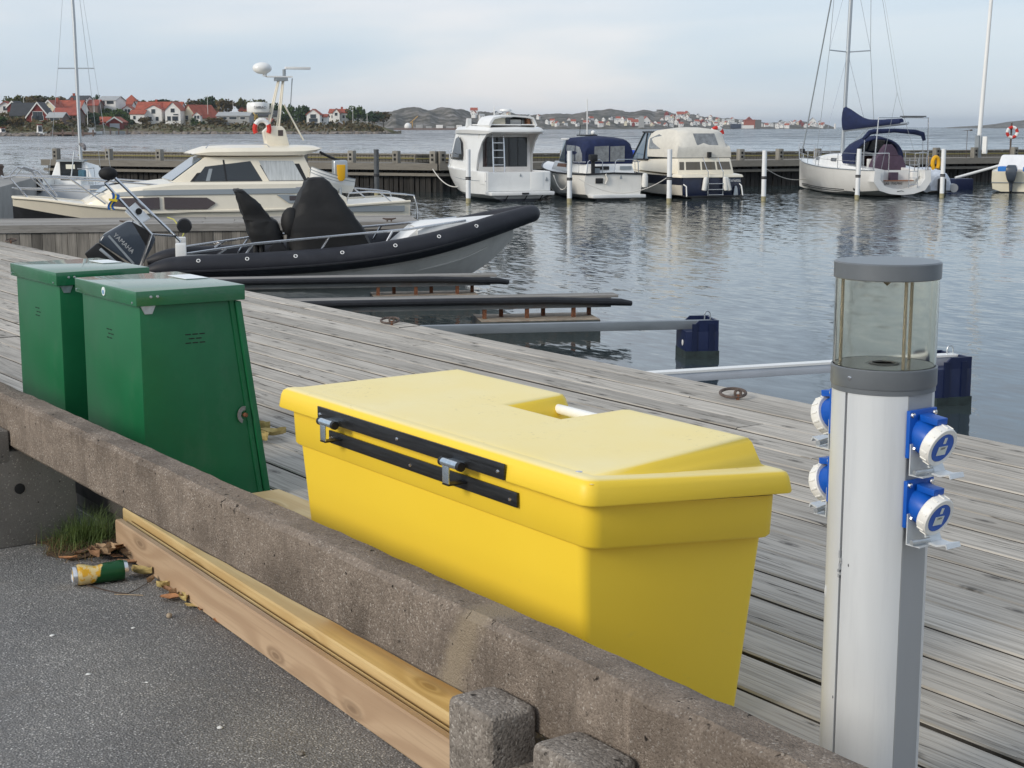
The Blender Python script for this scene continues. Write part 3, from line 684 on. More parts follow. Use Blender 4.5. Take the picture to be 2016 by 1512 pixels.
def socket(s, z):
    S = Matrix.Scale(s, 4, (1, 0, 0)) if s < 0 else Matrix.Identity(4)
    M0 = S @ Matrix.Translation((FX, .0, z))
    mb = MB(); mb.box(.0008, .0075, -.031, .031, -.036, .036, M0)
    T = M0 @ Matrix.Translation((.006, 0, -.003)) @ Matrix.Rotation(R(20), 4, 'Y')
    mb.lathe([(.026, -.008), (.026, .020), (.0235, .030), (.0, .030)], seg=24, ax='x', M=T)
    mb.box(.0065, .040, -.012, .012, .021, .031, M0 @ Matrix.Rotation(R(6), 4, 'Y'))
    sk = mb.build('socket', M_BLUE, PP, bevel=.0012)
    rg = MB(); rg.lathe([(.0, .024), (.030, .024), (.0315, .026), (.0315, .039), (.0300, .0415), (.0235, .0415), (.0235, .040), (.0, .040)], seg=32, ax='x', M=T)
    ro = rg.build('screw_ring', M_CAPW, sk, smooth=35)
    for k in range(14):
        an = 2 * math.pi * k / 14; K = T @ Matrix.Rotation(an, 4, 'X')
        MB().box(.0265, .0385, -.0012, .0012, .0312, .0327, K).build('ring_rib', M_CAPW, sk)
    MB().lathe([(.0, .0415), (.0228, .0415), (.0232, .0402), (.0, .0402)], seg=28, ax='x', M=T).build('cover_disc', M_BLUE, sk)
    MB().box(.0416, .0422, -.010, .010, -.012, .003, T).build('rating_label', M_LABEL, sk)
    MB().box(.0416, .0422, -.0028, .0028, .0075, .0175, T).build('arrow_label', M_LABEL, sk)
    text('rating_print', '230V', .0052, M_INK, sk, T @ Matrix.Translation((.0424, 0, -.0005)) @ Matrix.Rotation(R(90), 4, 'Z') @ Matrix.Rotation(R(90), 4, 'X') if s > 0 else T @ Matrix.Translation((.0424, 0, -.0005)) @ Matrix.Rotation(R(90), 4, 'Z') @ Matrix.Rotation(R(90), 4, 'X'), .0001)
    for y in (-.025, .025):
        MB().lathe([(0, .0115), (.0038, .0105), (.0046, .0075), (.0046, .0070)], (0, 0, 0), 8, 'x', M0 @ Matrix.Translation((0, y, .029))).build('bolt', M_STEEL, sk)
    bk = MB(); bk.box(.0078, .0096, -.029, .027, -.060, -.014, M0); bk.box(.0078, .034, -.029, -.004, -.0618, -.0600, M0)
    bk.prism([(.026, -.046), (.031, -.056), (.046, -.0575), (.064, -.053), (.0665, -.060), (.0650, -.061), (.0625, -.0555), (.046, -.0605), (.029, -.0590), (.023, -.048)], -.006, .026, 'y', M0)
    bo = bk.build('bracket', M_BRK, PP)
    MB().tube([M0 @ Vector((.024, -.036, -.054)), M0 @ Vector((.030, -.002, -.053))], .0042, 10).build('pin', M_GALV, bo)
    MB().lathe([(0, .0135), (.0036, .0125), (.0044, .0096)], (0, 0, 0), 8, 'x', M0 @ Matrix.Translation((0, -.020, -.022))).build('bolt', M_STEEL, bo)
socket(1, zz(.757)); socket(1, zz(.650)); socket(-1, zz(.770)); socket(-1, zz(.660))
M_DENT = pm('scuffed bare metal', (.72, .74, .75), .3, .6)
a = -35; MB().ball((RA * .965 * math.sin(R(a)), -RA * .965 * math.cos(R(a)), zz(.49)), .012, 10, 6, (.55, .30, 1.2)).build('dent_bulge', M_ALU, PP)

rr = random.Random(31); mb = MB()
for k in range(9):               # bent metal edge of the groove
    an = R(-3.6 + rr.uniform(-1.6, 1.6)); z = zz(.525) + k * .0045; r = RA + rr.uniform(.0, .0028)
    mb.box(r * math.sin(an) - .0016, r * math.sin(an) + .0016, -r * math.cos(an) - .001, -r * math.cos(an) + .004, z, z + .004 + rr.uniform(0, .004))
tag(mb.build('groove_burr', M_ALUD, PP, smooth=0), kind='stuff')
for a_, z_ in ((8, .548), (-8, .33)):
    an = R(a_); MB().ball((RA * math.sin(an), -RA * math.cos(an), zz(z_)), .0016, 7, 4, (.8, .3, 1.7)).build('paint_chip', M_GROOVE, PP)
# ================================================================== MOORING RINGS on the deck
def mooring_ring(label, px, py):
    p = at_z(px, py, DECK + .006); t = thing('mooring_ring', label, 'mooring ring', (p.x, p.y, DECK), R(-20), 'iron mooring rings')
    MB().tube([(.052 * math.cos(2 * math.pi * k / 24), .052 * math.sin(2 * math.pi * k / 24), .022 + .015 * math.cos(2 * math.pi * k / 24 - R(165)) + .006 * math.cos(2 * math.pi * k / 24)) for k in range(24)], .0065, 8, closed=True).build('ring', M_IRON, t)
    MB().tube([(.05, 0, -.02), (.05, 0, .024)], .008, 8).build('bolt', M_RUST, t)
    MB().tube([(.05, .013 * math.cos(2 * math.pi * k / 12), .030 + .013 * math.sin(2 * math.pi * k / 12)) for k in range(12)], .006, 7, closed=True).build('eye', M_IRON, t)
mooring_ring('rusty iron mooring ring on the deck between yellow box and power post', 1443, 781)
mooring_ring('rusty iron mooring ring at the deck edge by the grey boom', 768, 636)
mooring_ring('small dark mooring ring far left on the deck above the lockers', 22, 476)

# ================================================================== LITTER
def can():
    a = at_z(150, 1133, .029); b = at_z(243, 1122, .029); d = (b - a); d.z = 0; L = .140; ang = math.atan2(d.y, d.x)
    c = (a + b) / 2
    m = bpy.data.materials.new('can print'); m.use_nodes = True; n, l = ns(m); bs = n['Principled BSDF']
    tc = n.new('ShaderNodeTexCoord'); s = n.new('ShaderNodeSeparateXYZ'); l.new(tc.outputs['Object'], s.inputs[0])
    fr = mixc(n, l, ramp(n, l, noise(n, l, mapping(n, l, (1, 1, 1)), 70, 3), [(.42, (0, 0, 0)), (.5, (1, 1, 1))]), (.78, .42, .03), (.80, .62, .30))
    lim = math2(n, l, 'ADD', s.outputs['X'], math2(n, l, 'MULTIPLY', s.outputs['Z'], -.55))
    lim = math2(n, l, 'ADD', lim, math2(n, l, 'MULTIPLY', noise(n, l, mapping(n, l, (1, 1, 1)), 45, 2), .02))
    fac = ramp(n, l, lim, [(.0, (1, 1, 1)), (.002, (0, 0, 0))])
    cc = mixc(n, l, fac, (.008, .075, .022), fr); l.new(cc, bs.inputs['Base Color']); bs.inputs['Roughness'].default_value = .28; bs.inputs['Metallic'].default_value = .25
    M_TIN = pm('bare can metal', (.72, .72, .72), .25, .9)
    M_LOGO = pm('logo yellow', (.72, .60, .03), .3)
    t = thing('drink_can', 'crumpled green drink can with fruit print lying by the grass', 'can', (c.x, c.y, .030), ang)
    rr = random.Random(4); secs = []
    for i in range(19):
        x = -L / 2 + L * i / 18; dent = math.exp(-((x + .012) / .022) ** 2) * .35 + math.exp(-((x - .03) / .018) ** 2) * .12
        r0 = .0285 if 1 < i < 17 else (.0265 if i in (1, 17) else .0235); ringp = []
        for k in range(24):
            an = 2 * math.pi * k / 24; r = r0 * (1 - dent * max(0, math.cos(an - 1.2)) ** 1.5 - .05 * dent * math.sin(3 * an))
            ringp.append((x, r * math.cos(an), r * math.sin(an)))
        secs.append(ringp)
    MB().loft(secs).build('body', m, t, smooth=40)
    MB().lathe([(.0, -L / 2 + .004), (.018, -L / 2 + .004), (.020, -L / 2 - .003), (.0245, -L / 2 - .003), (.0275, -L / 2 + .006), (.0275, -L / 2 + .008)], seg=24, ax='x').build('bottom_rim', M_TIN, t)
    MB().lathe([(.0275, L / 2 - .008), (.0245, L / 2 + .002), (.0225, L / 2 + .002), (.021, L / 2 - .003), (.0, L / 2 - .003)], seg=24, ax='x').build('top_rim', M_TIN, t)
    sec = []
    for k in range(20):
        u = 2 * math.pi * k / 20; x = .045 + .012 * math.cos(u); an = R(-62) + .50 * math.sin(u); sec.append((x, .0292 * math.cos(an), .0292 * math.sin(an)))
    mb = MB(); mb.add(sec + [(.045, .0294 * math.cos(R(-62)), .0294 * math.sin(R(-62)))], [(k, (k + 1) % 20, 20) for k in range(20)]); lg = mb.build('logo', M_LOGO, t)
    mb = MB()
    for q in range(5):
        an = R(-95 + 13 * q); mb.box(.012, .024 - (q % 2) * .004, -.0035, .0035, .0290, .0295, Matrix.Rotation(an - R(90), 4, 'X'))
    mb.build('lettering', M_STICK, t)
can()
LEAF_C = [pm('brown leaf', (.30, .165, .090), .75, var=.35, vs=40, bump=.3, bs=90), pm('yellow leaf', (.52, .40, .16), .7, var=.3, vs=40, bump=.3, bs=90),
          pm('russet leaf', (.42, .20, .09), .75, var=.3, vs=40, bump=.3, bs=90), pm('tan leaf', (.40, .27, .16), .75, var=.3, vs=40, bump=.3, bs=90)]
def leaf_mesh(seed, L, W, curl):
    rr = random.Random(seed); mb = MB(); n = 7; rows = []
    for i in range(n + 1):
        t = i / n; w = W * math.sin(math.pi * min(1, t * .95 + .04)) ** .8 * (1 + rr.uniform(-.22, .22)); row = []
        for k in (-1, -.5, 0, .5, 1):
            row.append((L * (t - .5), w * k * (1 - .25 * curl * abs(k)), .004 + curl * W * .75 * abs(k) ** 1.6 + .35 * curl * L * (t - .5) ** 2 + rr.uniform(0, .0025)))
        rows.append(row)
    mb.loft(rows, False, False, False); me = mb.mesh('leaf', smooth=80); return me
leaf_me = [leaf_mesh(k, .055 + .012 * (k % 3), .017 + .004 * (k % 2), (.35, .9, .6, 1.2, .2)[k % 5]) for k in range(5)]
def leaf(px, py, z, k, ci, rz, sc, label, group):
    me = leaf_me[k].copy(); me.materials.append(LEAF_C[ci]); p = at_z(px, py, z)
    o = link('fallen_leaf', me, None); o.location = (p.x, p.y, z + .001); o.rotation_euler = (random.uniform(-.15, .15), random.uniform(-.1, .1), rz); o.scale = (sc,) * 3
    tag(o, label, 'leaf', group)
GL = 'fallen leaves along the foot of the timbers'
leaf(280, 1135, 0, 1, 1, .4, 1.15, 'pale yellow cupped leaf on the asphalt right of the drink can', GL)
leaf(338, 1182, 0, 0, 2, .7, 1.15, 'flat russet leaf by the timber, largest of the fallen leaves', GL)
leaf(362, 1186, 0, 3, 1, -.1, .8, 'small yellow leaf touching the russet leaf by the timber', GL)
leaf(376, 1196, 0, 4, 1, .3, .75, 'palest flat leaf, rightmost of those along the brown timber', GL)
for px, py, k, ci, rz, sc in ((325, 1160, 3, 1, 1.2, .8), (395, 1203, 2, 2, -.5, .6), (330, 1165, 2, 0, .2, .7), (298, 1148, 3, 3, 2.2, .6), (430, 1228, 2, 2, .3, .5), (256, 1112, 2, 0, .9, .9), (345, 1172, 1, 3, 2, .7)):
    leaf(px, py, 0, k, ci, rz, sc, 'small curled brown leaf at the foot of the timber', GL)
GB = 'brown leaves heaped behind the drink can'
for px, py, z, k, ci, rz, sc in ((205, 1096, .01, 3, 3, .3, 1.2), (222, 1082, .02, 0, 3, 1.1, 1.3), (240, 1084, .018, 2, 0, 2.2, 1.1), (186, 1100, .005, 3, 0, .1, 1.1), (215, 1090, .03, 1, 3, 2.7, 1), (135, 1103, .004, 2, 2, .8, .7), (250, 1096, .01, 1, 3, .2, .8), (165, 1092, .006, 2, 0, 1.9, .8), (228, 1098, .006, 4, 0, .5, .8)):
    leaf(px, py, z, k, ci, rz, sc, 'crumpled brown leaf heaped between can, grass and timber end', GB)
for px, py, k, rz in ((517, 852, 3, .3), (536, 862, 1, 1.4), (514, 872, 3, .1)):
    leaf(px, py, DECK, k, 1, rz, 1.5, 'dry curled tan leaf on the deck beside the green locker', 'dry leaves on the deck')
tw = [at_z(px, py, .004) for px, py in ((155, 1142), (172, 1152), (190, 1157), (208, 1162), (232, 1167), (250, 1169), (270, 1160), (292, 1147))]
tag(MB().tube(tw, [.0012, .0016, .0018, .0018, .0016, .0014, .0012, .0008], 6).build('twig', pm('dark twig', (.055, .035, .025), .8)), 'thin dark bent twig lying in front of the drink can', 'twig')
p = [at_z(px, py, .003) for px, py in ((225, 1170), (250, 1170.5), (282, 1172))]
tag(MB().tube(p, .0009, 5).build('straw', pm('dry straw', (.45, .33, .20), .7)), 'thin dry straw lying just below the twig', 'straw')
def stone(seed, r, flat=.6):
    rr = random.Random(seed); mb = MB().ball((0, 0, r * flat * .8), r, 8, 5, (1, .8, flat)); mb.v = [tuple(c * (1 + rr.uniform(-.12, .12)) for c in v) for v in mb.v]; return mb
M_PEB = pm('tan pebble', (.36, .29, .21), .8, var=.2, vs=60); M_CHIP = pm('white chip', (.72, .72, .70), .6, var=.05, vs=40)
p = at_z(333, 1216, 0); o = stone(1, .009, .8).build('pebble', M_PEB, smooth=80); o.location = p; tag(o, 'round tan pebble alone on the asphalt below the leaves', 'pebble')
p = at_z(92, 1486, 0); o = stone(9, .010, .4).build('pebble', M_SUPP, smooth=80); o.location = at_z(592, 1486, 0); tag(o, 'flat grey stone chip on the asphalt near the bottom edge', 'pebble')
for px, py, r, lb in ((433, 1434, .0085, 'largest white chip on the asphalt, near the brown timber'), (103, 1252, .0080, 'elongated white chip on the asphalt at the left below the can'), (262, 1237, .0062, 'small white chip on the asphalt straight below the can'), (174, 1328, .0065, 'round white chip in the middle of the asphalt'), (289, 1344, .0045, 'smaller white chip right of the round one on the asphalt')):
    o = stone(int(px), r, .25).build('white_chip', M_CHIP, smooth=80); o.location = at_z(px, py, 0); o.rotation_euler = (0, 0, px); tag(o, lb, 'chip', 'white chips on the asphalt')
# grit: far too much to count
rr = random.Random(8); mb = MB()
for k in range(2600):
    x = rr.uniform(-4.6, -.9); y = rr.uniform(.1, 1.44); r = rr.choice((.0011, .0014, .0017, .0022)) * rr.uniform(.7, 1.2)
    if rr.random() < .35: y = 1.44 - abs(rr.gauss(0, .07)); x = rr.uniform(-4.4, -1.9)
    a = rr.uniform(0, 6.28); c, s_ = math.cos(a) * r, math.sin(a) * r; z = .0003
    mb.add([(x + c, y + s_, z), (x - s_, y + c, z), (x - c, y - s_, z), (x + s_, y - c, z), (x + r * .2, y, z + r * .9)], [(0, 1, 4), (1, 2, 4), (2, 3, 4), (3, 0, 4)])
tag(mb.build('grit', pm('pale grit', (.33, .31, .28), .85, var=.7, vs=90, vcol=(.60, .57, .53)), smooth=0, weld=False), 'fine pale grit strewn over the dark asphalt', 'grit', kind='stuff')
# grass tuft
rr = random.Random(2); mb = MB()
def blade(mb, x, y, z, h, lean, a, w):
    d = Vector((math.cos(a), math.sin(a), 0)); sdir = Vector((-math.sin(a), math.cos(a), 0)) * w; b0 = Vector((x, y, z)); rows = []
    for i in range(4):
        t = i / 3; p = b0 + d * lean * t * t + Vector((0, 0, h * (t - .25 * lean / max(h, .01) * t * t))); rows.append([p - sdir * (1 - t * .9), p + sdir * (1 - t * .9)])
    mb.loft(rows, False, False, False)
for k in range(1300):
    x = -4.30 + rr.gauss(0, .046); y = 1.48 + rr.gauss(0, .045)
    if x < -4.39: x = -4.39 + rr.uniform(0, .03)
    blade(mb, x, y, 0, rr.uniform(.03, .14) * (1 - min(.6, abs(y - 1.49) * 3)), rr.uniform(.01, .14), rr.uniform(0, 6.28), rr.uniform(.0007, .0014))
gm = pm('grass blades', (.055, .115, .022), .6, var=.6, vs=30, vcol=(.14, .20, .05))
tag(mb.build('grass_tuft', gm, smooth=0, weld=False), 'ragged green grass tuft growing between barrier foot and timbers', 'grass', kind='stuff')
mb = MB()
for k in range(260):
    x = -4.27 + rr.gauss(0, .075); y = 1.41 + rr.gauss(0, .035)
    blade(mb, max(x, -4.39), y, 0, rr.uniform(.01, .05), rr.uniform(.02, .09), rr.uniform(0, 6.28), .0011)
tag(mb.build('dry_grass', pm('dead grass', (.20, .13, .06), .8, var=.4, vs=40), smooth=0, weld=False), 'dead brown grass round the foot of the green tuft', 'grass', kind='stuff')
mb = MB(); secs = []
for i in range(9):               # soil the grass stands in
    x = -4.40 + .03 * i; secs.append([(x, 1.36 + .02 * math.sin(i), .001), (x, 1.43, .012 + .006 * math.sin(i * 2.1)), (x, 1.50, .02 + .008 * math.cos(i)), (x, 1.58, .03), (x, 1.598, .001)])
mb.loft(secs, False, False, False)
tag(mb.build('soil', pm('brown soil', (.085, .055, .035), .95, var=.4, vs=60, bump=1, bs=150), smooth=80), 'brown soil under the grass tuft', 'soil', kind='stuff')
# ================================================================== JETTY, FINGERS, BOOMS
FWD = Vector((-_ca, _sa, 0)); RGT = Vector((_sa, _ca, 0))
def zrow(py, D): return at_D(1008, py, D).z
def D_of(p): return p.x * FWD.x + p.y * FWD.y
# ---- jetty with vertical fascia boards
JZ = -.62
j0 = at_z(828, 437, JZ); j1 = at_z(0, 445, JZ); jd = (j1 - j0); jd.z = 0; jd.normalize(); JL = 21.0
jn = Vector((-jd.y, jd.x, 0));  jn = jn if jn.dot(FWD) > 0 else -jn
JT = thing('jetty', 'grey timber jetty with vertical fascia boards between inflatable and cream cruiser', 'jetty', (j0.x, j0.y, WATER), math.atan2(jd.y, jd.x))
sgn = 1 if Vector((-jd.y, jd.x)).dot(Vector((jn.x, jn.y))) > 0 else -1     # local y of the far side
JH = JZ - WATER
rr = random.Random(6)
for k in range(11):
    y = sgn * (.02 + k * .216); x = 0
    while x < JL:
        L = rr.choice((3.6, 4.2, 4.8)); mb = MB().box(0, L - .01, min(y, y + sgn * .205), max(y, y + sgn * .205), JH - .05, JH + rr.uniform(-.004, .004))
        o = mb.build('top_plank', M_JETTY, JT, smooth=0); o.location = (x, 0, 0); x += L
MB().box(-.03, JL, -sgn * .06 if sgn > 0 else 0, 0 if sgn > 0 else .06, JH - .13, JH + .012).build('edge_beam', M_JETTY, JT)
x = 0.0
while x < JL:
    w = rr.uniform(.17, .24); y0 = -sgn * (.02 + rr.uniform(0, .012))
    MB().box(x + .004, x + w - .004, min(y0, sgn * .02), max(y0, sgn * .02), -.5, JH - .133 - rr.uniform(0, .012)).build('fascia_board', M_FASC, JT, smooth=0); x += w
x = sgn * .03
for k in range(11):
    y = sgn * (.05 + k * .21); MB().box(-.025 - rr.uniform(0, .01), .02, min(y, y + sgn * .2), max(y, y + sgn * .2), -.5, JH - .14).build('end_board', M_FASC, JT, smooth=0)
def cleat(par, x, y, z, s=1):
    mb = MB(); mb.tube([(x - .13 * s, y, z + .07 * s), (x - .05 * s, y, z + .055 * s), (x + .05 * s, y, z + .055 * s), (x + .13 * s, y, z + .07 * s)], [.012 * s, .02 * s, .02 * s, .012 * s], 8)
    for q in (-.04, .04): mb.tube([(x + q * s, y, z), (x + q * s, y, z + .055 * s)], .016 * s, 8)
    return mb.build('cleat', M_IRON, par)
cleat(JT, .6, sgn * .12, JH); cleat(JT, 5.6, sgn * .12, JH)
def jpt(px, py): return at_z(px, py, JZ)
M_YROPE = pm('yellow rope', (.52, .48, .10), .8, bump=.6, bs=90); M_WROPE = pm('white rope', (.62, .60, .55), .8, bump=.6, bs=90); M_DROPE = pm('black rope', (.03, .03, .035), .8)
def rope(name, pts, r, mat, label, group=None, sag=0):
    if len(pts) == 2:
        a, b = Vector(pts[0]), Vector(pts[1]); pts = [a.lerp(b, k / 14) - Vector((0, 0, sag * 4 * (k / 14) * (1 - k / 14))) for k in range(15)]
    return tag(MB().tube(pts, r, 6).build(name, mat), label, 'rope', group)
Dj = D_of(j0)
a = at_D(330, 428, 30.6); b2 = at_D(352, 455, 28.5)
rope('yellow_rope', [a, at_D(342, 432, 29.5), at_D(353, 446, 28.6), at_D(362, 460, 28), at_D(355, 474, 27.4), at_D(352, 487, 27)], .012, M_YROPE, 'yellow rope hanging from the jetty edge to the inflatable boat')

# ---- mooring fingers
M_RUBBER = pm('black rubber', (.016, .017, .021), .55, var=.3, vs=8)
M_FLOATC = pm('wet concrete float', (.05, .055, .052), .7, var=.4, vs=7, bump=.3, bs=50, dirt=((.16, .09, .05), 5, .6, (1, 1, .4)))
M_FTOP = pm('stained float top', (.33, .28, .22), .85, var=.35, vs=9, bump=.3, bs=50, dirt=((.25, .11, .05), 6, .8, (1, 1, 1)))
M_FSTEEL = pm('grey steel beam', (.20, .205, .20), .6, .3, var=.35, vs=4, stretch=(.4, 1, 4), dirt=((.20, .10, .06), 4, .7, (.5, 1, 1)))
def finger(label, tip, bdeg, fl_off):
    d = RGT * math.sin(R(bdeg)) + FWD * math.cos(R(bdeg)); L = (tip.y - 4.55) / d.y; o = tip - d * L
    t = thing('mooring_finger', label, 'mooring finger', (o.x, o.y, WATER), math.atan2(d.y, d.x), 'fixed mooring fingers with rubber strips')
    H = tip.z - WATER
    for y0, y1 in ((-.16, -.01), (.01, .16)): MB().box(0, L, y0, y1, H, H + .035).build('walk_plank', M_JETTY, t, bevel=.004)
    MB().box(0, L - .1, -.15, -.07, H - .13, H - .002).build('beam', M_FSTEEL, t); MB().box(0, L - .1, .07, .15, H - .13, H - .002).build('beam', M_FSTEEL, t)
    pts = [(0, -.20, H - .01), (L * .75, -.20, H - .01), (L * .9, -.205, H - .02), (L + .02, -.20, H - .06), (L + .18, -.16, H - .085)]
    MB().tube(pts, [.048, .048, .05, .05, .035], 10).build('rubber_strip', M_RUBBER, t)
    pts = [(0, .20, H - .01), (L * .75, .20, H - .01), (L - .1, .20, H - .05)]; MB().tube(pts, .045, 8).build('rubber_strip', M_RUBBER, t)
    x0, x1 = L - fl_off - 1.62, L - fl_off; FT = .15
    f = MB().box(x0, x1, -.40, .40, -.35, FT).build('float', M_FLOATC, t, bevel=.015)
    MB().box(x0 + .01, x1 - .01, -.39, .39, FT + .001, FT + .012).build('float_top', M_FTOP, t)
    for xx in (x0 + .22, x0 + .80, x1 - .18):
        for yy in (-.11, .11): MB().box(xx - .025 + yy * 1.2, xx + .025 + yy * 1.2, yy - .03, yy + .03, FT + .013, H - .12).build('post', M_RUST, t)
    MB().tube([(L - .25 + .04 * math.cos(k * .35), .1, H + .03 + .05 * math.sin(k * .35)) for k in range(10)], .007, 6).build('eye', M_GALV, t)
    return t
finger('nearer mooring finger with dark float, rusty posts and black rubber strip', at_z(1212, 583, -1.07), 80, .30)
finger('farther mooring finger right beside the inflatable boat', at_z(975, 543, -1.07), 80, .30)

# ---- booms with blue floats
M_BOOMG = pm('grey galvanised boom', (.24, .265, .285), .5, .5, var=.15, vs=6, stretch=(.3, 1, 1)); M_BOOMW = pm('pale aluminium boom', (.62, .64, .68), .45, .4, var=.06, vs=4)
M_FLB = pm('navy float plastic', (.005, .012, .052), .42, var=.15, vs=6); M_FLW = pm('wet weed line', (.022, .034, .034), .6, var=.4, vs=14)
def boom(label, fpx, fpy, bdeg, py_in, py_out, mat, beamh, cap):
    c = at_z(fpx, fpy, WATER); D = D_of(c); d = RGT * math.sin(R(bdeg)) + FWD * math.cos(R(bdeg))
    Lb = (c.y - 4.5) / d.y; inner = c - d * Lb; zi = zrow(py_in, D_of(inner)); zo = zrow(py_out, D)
    t = thing('mooring_boom', label, 'mooring boom', (c.x, c.y, WATER), math.atan2(d.y, d.x), 'mooring booms with blue floats')
    w = .05; zi -= WATER; zo -= WATER; xe = .18
    def zl(x): return zo + (zi - zo) * (-x / Lb)
    mb = MB(); mb.hexa([(-Lb, -w, zl(-Lb) - beamh), (xe, -w, zl(xe) - beamh), (xe, w, zl(xe) - beamh), (-Lb, w, zl(-Lb) - beamh), (-Lb, -w, zl(-Lb)), (xe, -w, zl(xe)), (xe, w, zl(xe)), (-Lb, w, zl(-Lb))])
    bm_ = mb.build('beam', mat, t, bevel=.006)
    if cap:
        mb = MB(); mb.hexa([(-Lb, -w - .012, zl(-Lb) + .001), (xe, -w - .012, zl(xe) + .001), (xe, w + .012, zl(xe) + .001), (-Lb, w + .012, zl(-Lb) + .001), (-Lb, -w - .012, zl(-Lb) + .022), (xe, -w - .012, zl(xe) + .022), (xe, w + .012, zl(xe) + .022), (-Lb, w + .012, zl(-Lb) + .022)])
        mb.build('top_flange', M_WHITE, t)
    hx, hy, H = .20, .255, zo + .005
    # float body: box with side webs standing over the top, ribs and a chamfered end
    f = MB(); f.box(-hx, hx, -hy, hy, -.45, H - beamh - .004); fo = f.build('float', M_FLB, t, bevel=.012)
    for s in (-1, 1):
        MB().prism([(-.10, H - beamh - .02), (hx - .005, H - beamh - .02), (hx - .005, H + .02), (-.04, H + .02), (-.10, H - .035)], s * hy - .014 * s - .012, s * hy - .014 * s + .012, 'y').build('side_web', M_FLB, fo)
    MB().box(hx - .03, hx - .004, -hy + .03, hy - .03, H - beamh - .02, H + .015).build('end_web', M_FLB, fo)
    for xx in (-.095, .105):
        MB().box(xx - .03, xx + .03, -hy - .012, -hy + .01, -.45, H - .02).build('rib', pm('float rib', (.004, .010, .042), .5), fo)
    MB().box(-hx - .003, hx + .003, -hy - .014, hy + .003, -.02, .085).build('weed_line', M_FLW, fo)
    MB().lathe([(0, .006), (.036, .004), (.036, 0)], (0, 0, 0), 14, 'x', Matrix.Translation((-hx - .001, -.10, .17)) @ Matrix.Rotation(math.pi, 4, 'Z')).build('plug', M_WHITE, fo)
    pts = [(xe - .06 + .035 * math.cos(u), 0, zl(xe) + .06 + .045 * math.sin(u)) for u in [R(180 - 18 * k) for k in range(11)]]
    MB().tube([(xe - .095, 0, zl(xe))] + pts + [(xe - .025, 0, zl(xe))], .008, 6).build('mooring_hoop', M_GALV, t)
    return t
boom('grey steel boom ending in the blue float in open water', 1372, 699, 83, 660, 630, M_BOOMG, .105, False)
boom('white topped boom running behind the power post to a blue float', 1846, 790, 70, 800, 702, M_BOOMW, .085, True)

# ================================================================== BOATS, common
def gel(name, col, dirt=.25, sc=1): return pm(name, col, .30, 0, var=.03, vs=2, coat=.25, rvar=.05, dirt=(tuple(x * .72 for x in col), 2.2, dirt, (1, 1, .35)))
M_GELW = gel('white gelcoat', (.78, .78, .76)); M_GELC = gel('cream gelcoat', (.80, .735, .60)); M_GELG = gel('stained white gelcoat', (.66, .64, .60), .6)
M_GLASS = pm('dark cabin glass', (.020, .024, .027), .06, 0, spec=.9); M_GLASSB = pm('blue grey windscreen', (.10, .15, .20), .08, spec=.9)
M_NAVY = pm('navy hull paint', (.008, .013, .040), .22, coat=.3, var=.2, vs=3); M_ANTIF = pm('black antifouling', (.015, .016, .019), .6, var=.3, vs=5)
M_CANVB = pm('navy canvas', (.008, .016, .060), .85, var=.25, vs=6, bump=.3, bs=30); M_CANVW = pm('cream canvas', (.66, .63, .56), .85, var=.08, vs=5, bump=.35, bs=14)
M_CANVK = pm('black canvas', (.009, .009, .0095), .70, var=.25, vs=4, bump=1.0, bs=5)
M_VINYL = pm('smoky vinyl window', (.20, .21, .215), .12, spec=.8, var=.35, vs=6)
M_RED = pm('signal red', (.55, .03, .02), .45); M_YELO = pm('fender yellow', (.75, .40, .01), .5); M_TEAK = pm('teak', (.28, .13, .07), .6, var=.25, vs=20, stretch=(.2, 1, 1))
M_GREYS = pm('grey trim stripe', (.27, .30, .32), .4); M_FEND = pm('white fender', (.70, .69, .65), .5, var=.08, vs=12)
def sect(x, pts): return [Vector((x, y, z)) for y, z in pts] + [Vector((x, -y, z)) for y, z in pts[-2::-1]]
def hull(secs, cap=True):        # secs: list of (x, [(y,z) gunwale ... keel])
    mb = MB(); S = [sect(x, p) for x, p in secs]; mb.loft(S, False, False, False)
    if cap: mb.add(S[0], [tuple(range(len(S[0])))])
    return mb
def dens(secs, n=4):             # smooth stations with catmull-rom interpolation along x
    out = []
    for i in range(len(secs) - 1):
        p0 = secs[max(i - 1, 0)]; p1 = secs[i]; p2 = secs[i + 1]; p3 = secs[min(i + 2, len(secs) - 1)]
        for k in range(n):
            t = k / n
            def cr(a, b, c, d): return .5 * (2 * b + (c - a) * t + (2 * a - 5 * b + 4 * c - d) * t * t + (3 * b - a - 3 * c + d) * t ** 3)
            x = cr(p0[0], p1[0], p2[0], p3[0])
            out.append((x, [(max(0, cr(a[0], b[0], c[0], d[0])), cr(a[1], b[1], c[1], d[1])) for a, b, c, d in zip(p0[1], p1[1], p2[1], p3[1])]))
    out.append(secs[-1]); return out
def deckmesh(secs, drop=.03, camber=.04):
    mb = MB(); rows = []
    for x, p in secs:
        y, z = p[0]; rows.append([Vector((x, y * k, z - drop + camber * (1 - k * k) * min(1, y))) for k in (-1, -.5, 0, .5, 1)])
    mb.loft(rows, False, False, False); return mb
def rail_run(par, name, pts, r, posts, mat=None, z0=None):
    mat = mat or M_STEEL; o = MB().tube(pts, r, 6).build(name, mat, par)
    for a, b in posts: MB().tube([a, b], r * .9, 6).build('stanchion', mat, par)
    return o
def panel(mb, p, th, n):         # polygon with thickness along n
    n = Vector(n) * th; p = [Vector(q) for q in p]; k = len(p)
    mb.add(p + [q + n for q in p], [tuple(range(k))[::-1], tuple(range(k, 2 * k))] + [(i, (i + 1) % k, k + (i + 1) % k, k + i) for i in range(k)]); return mb
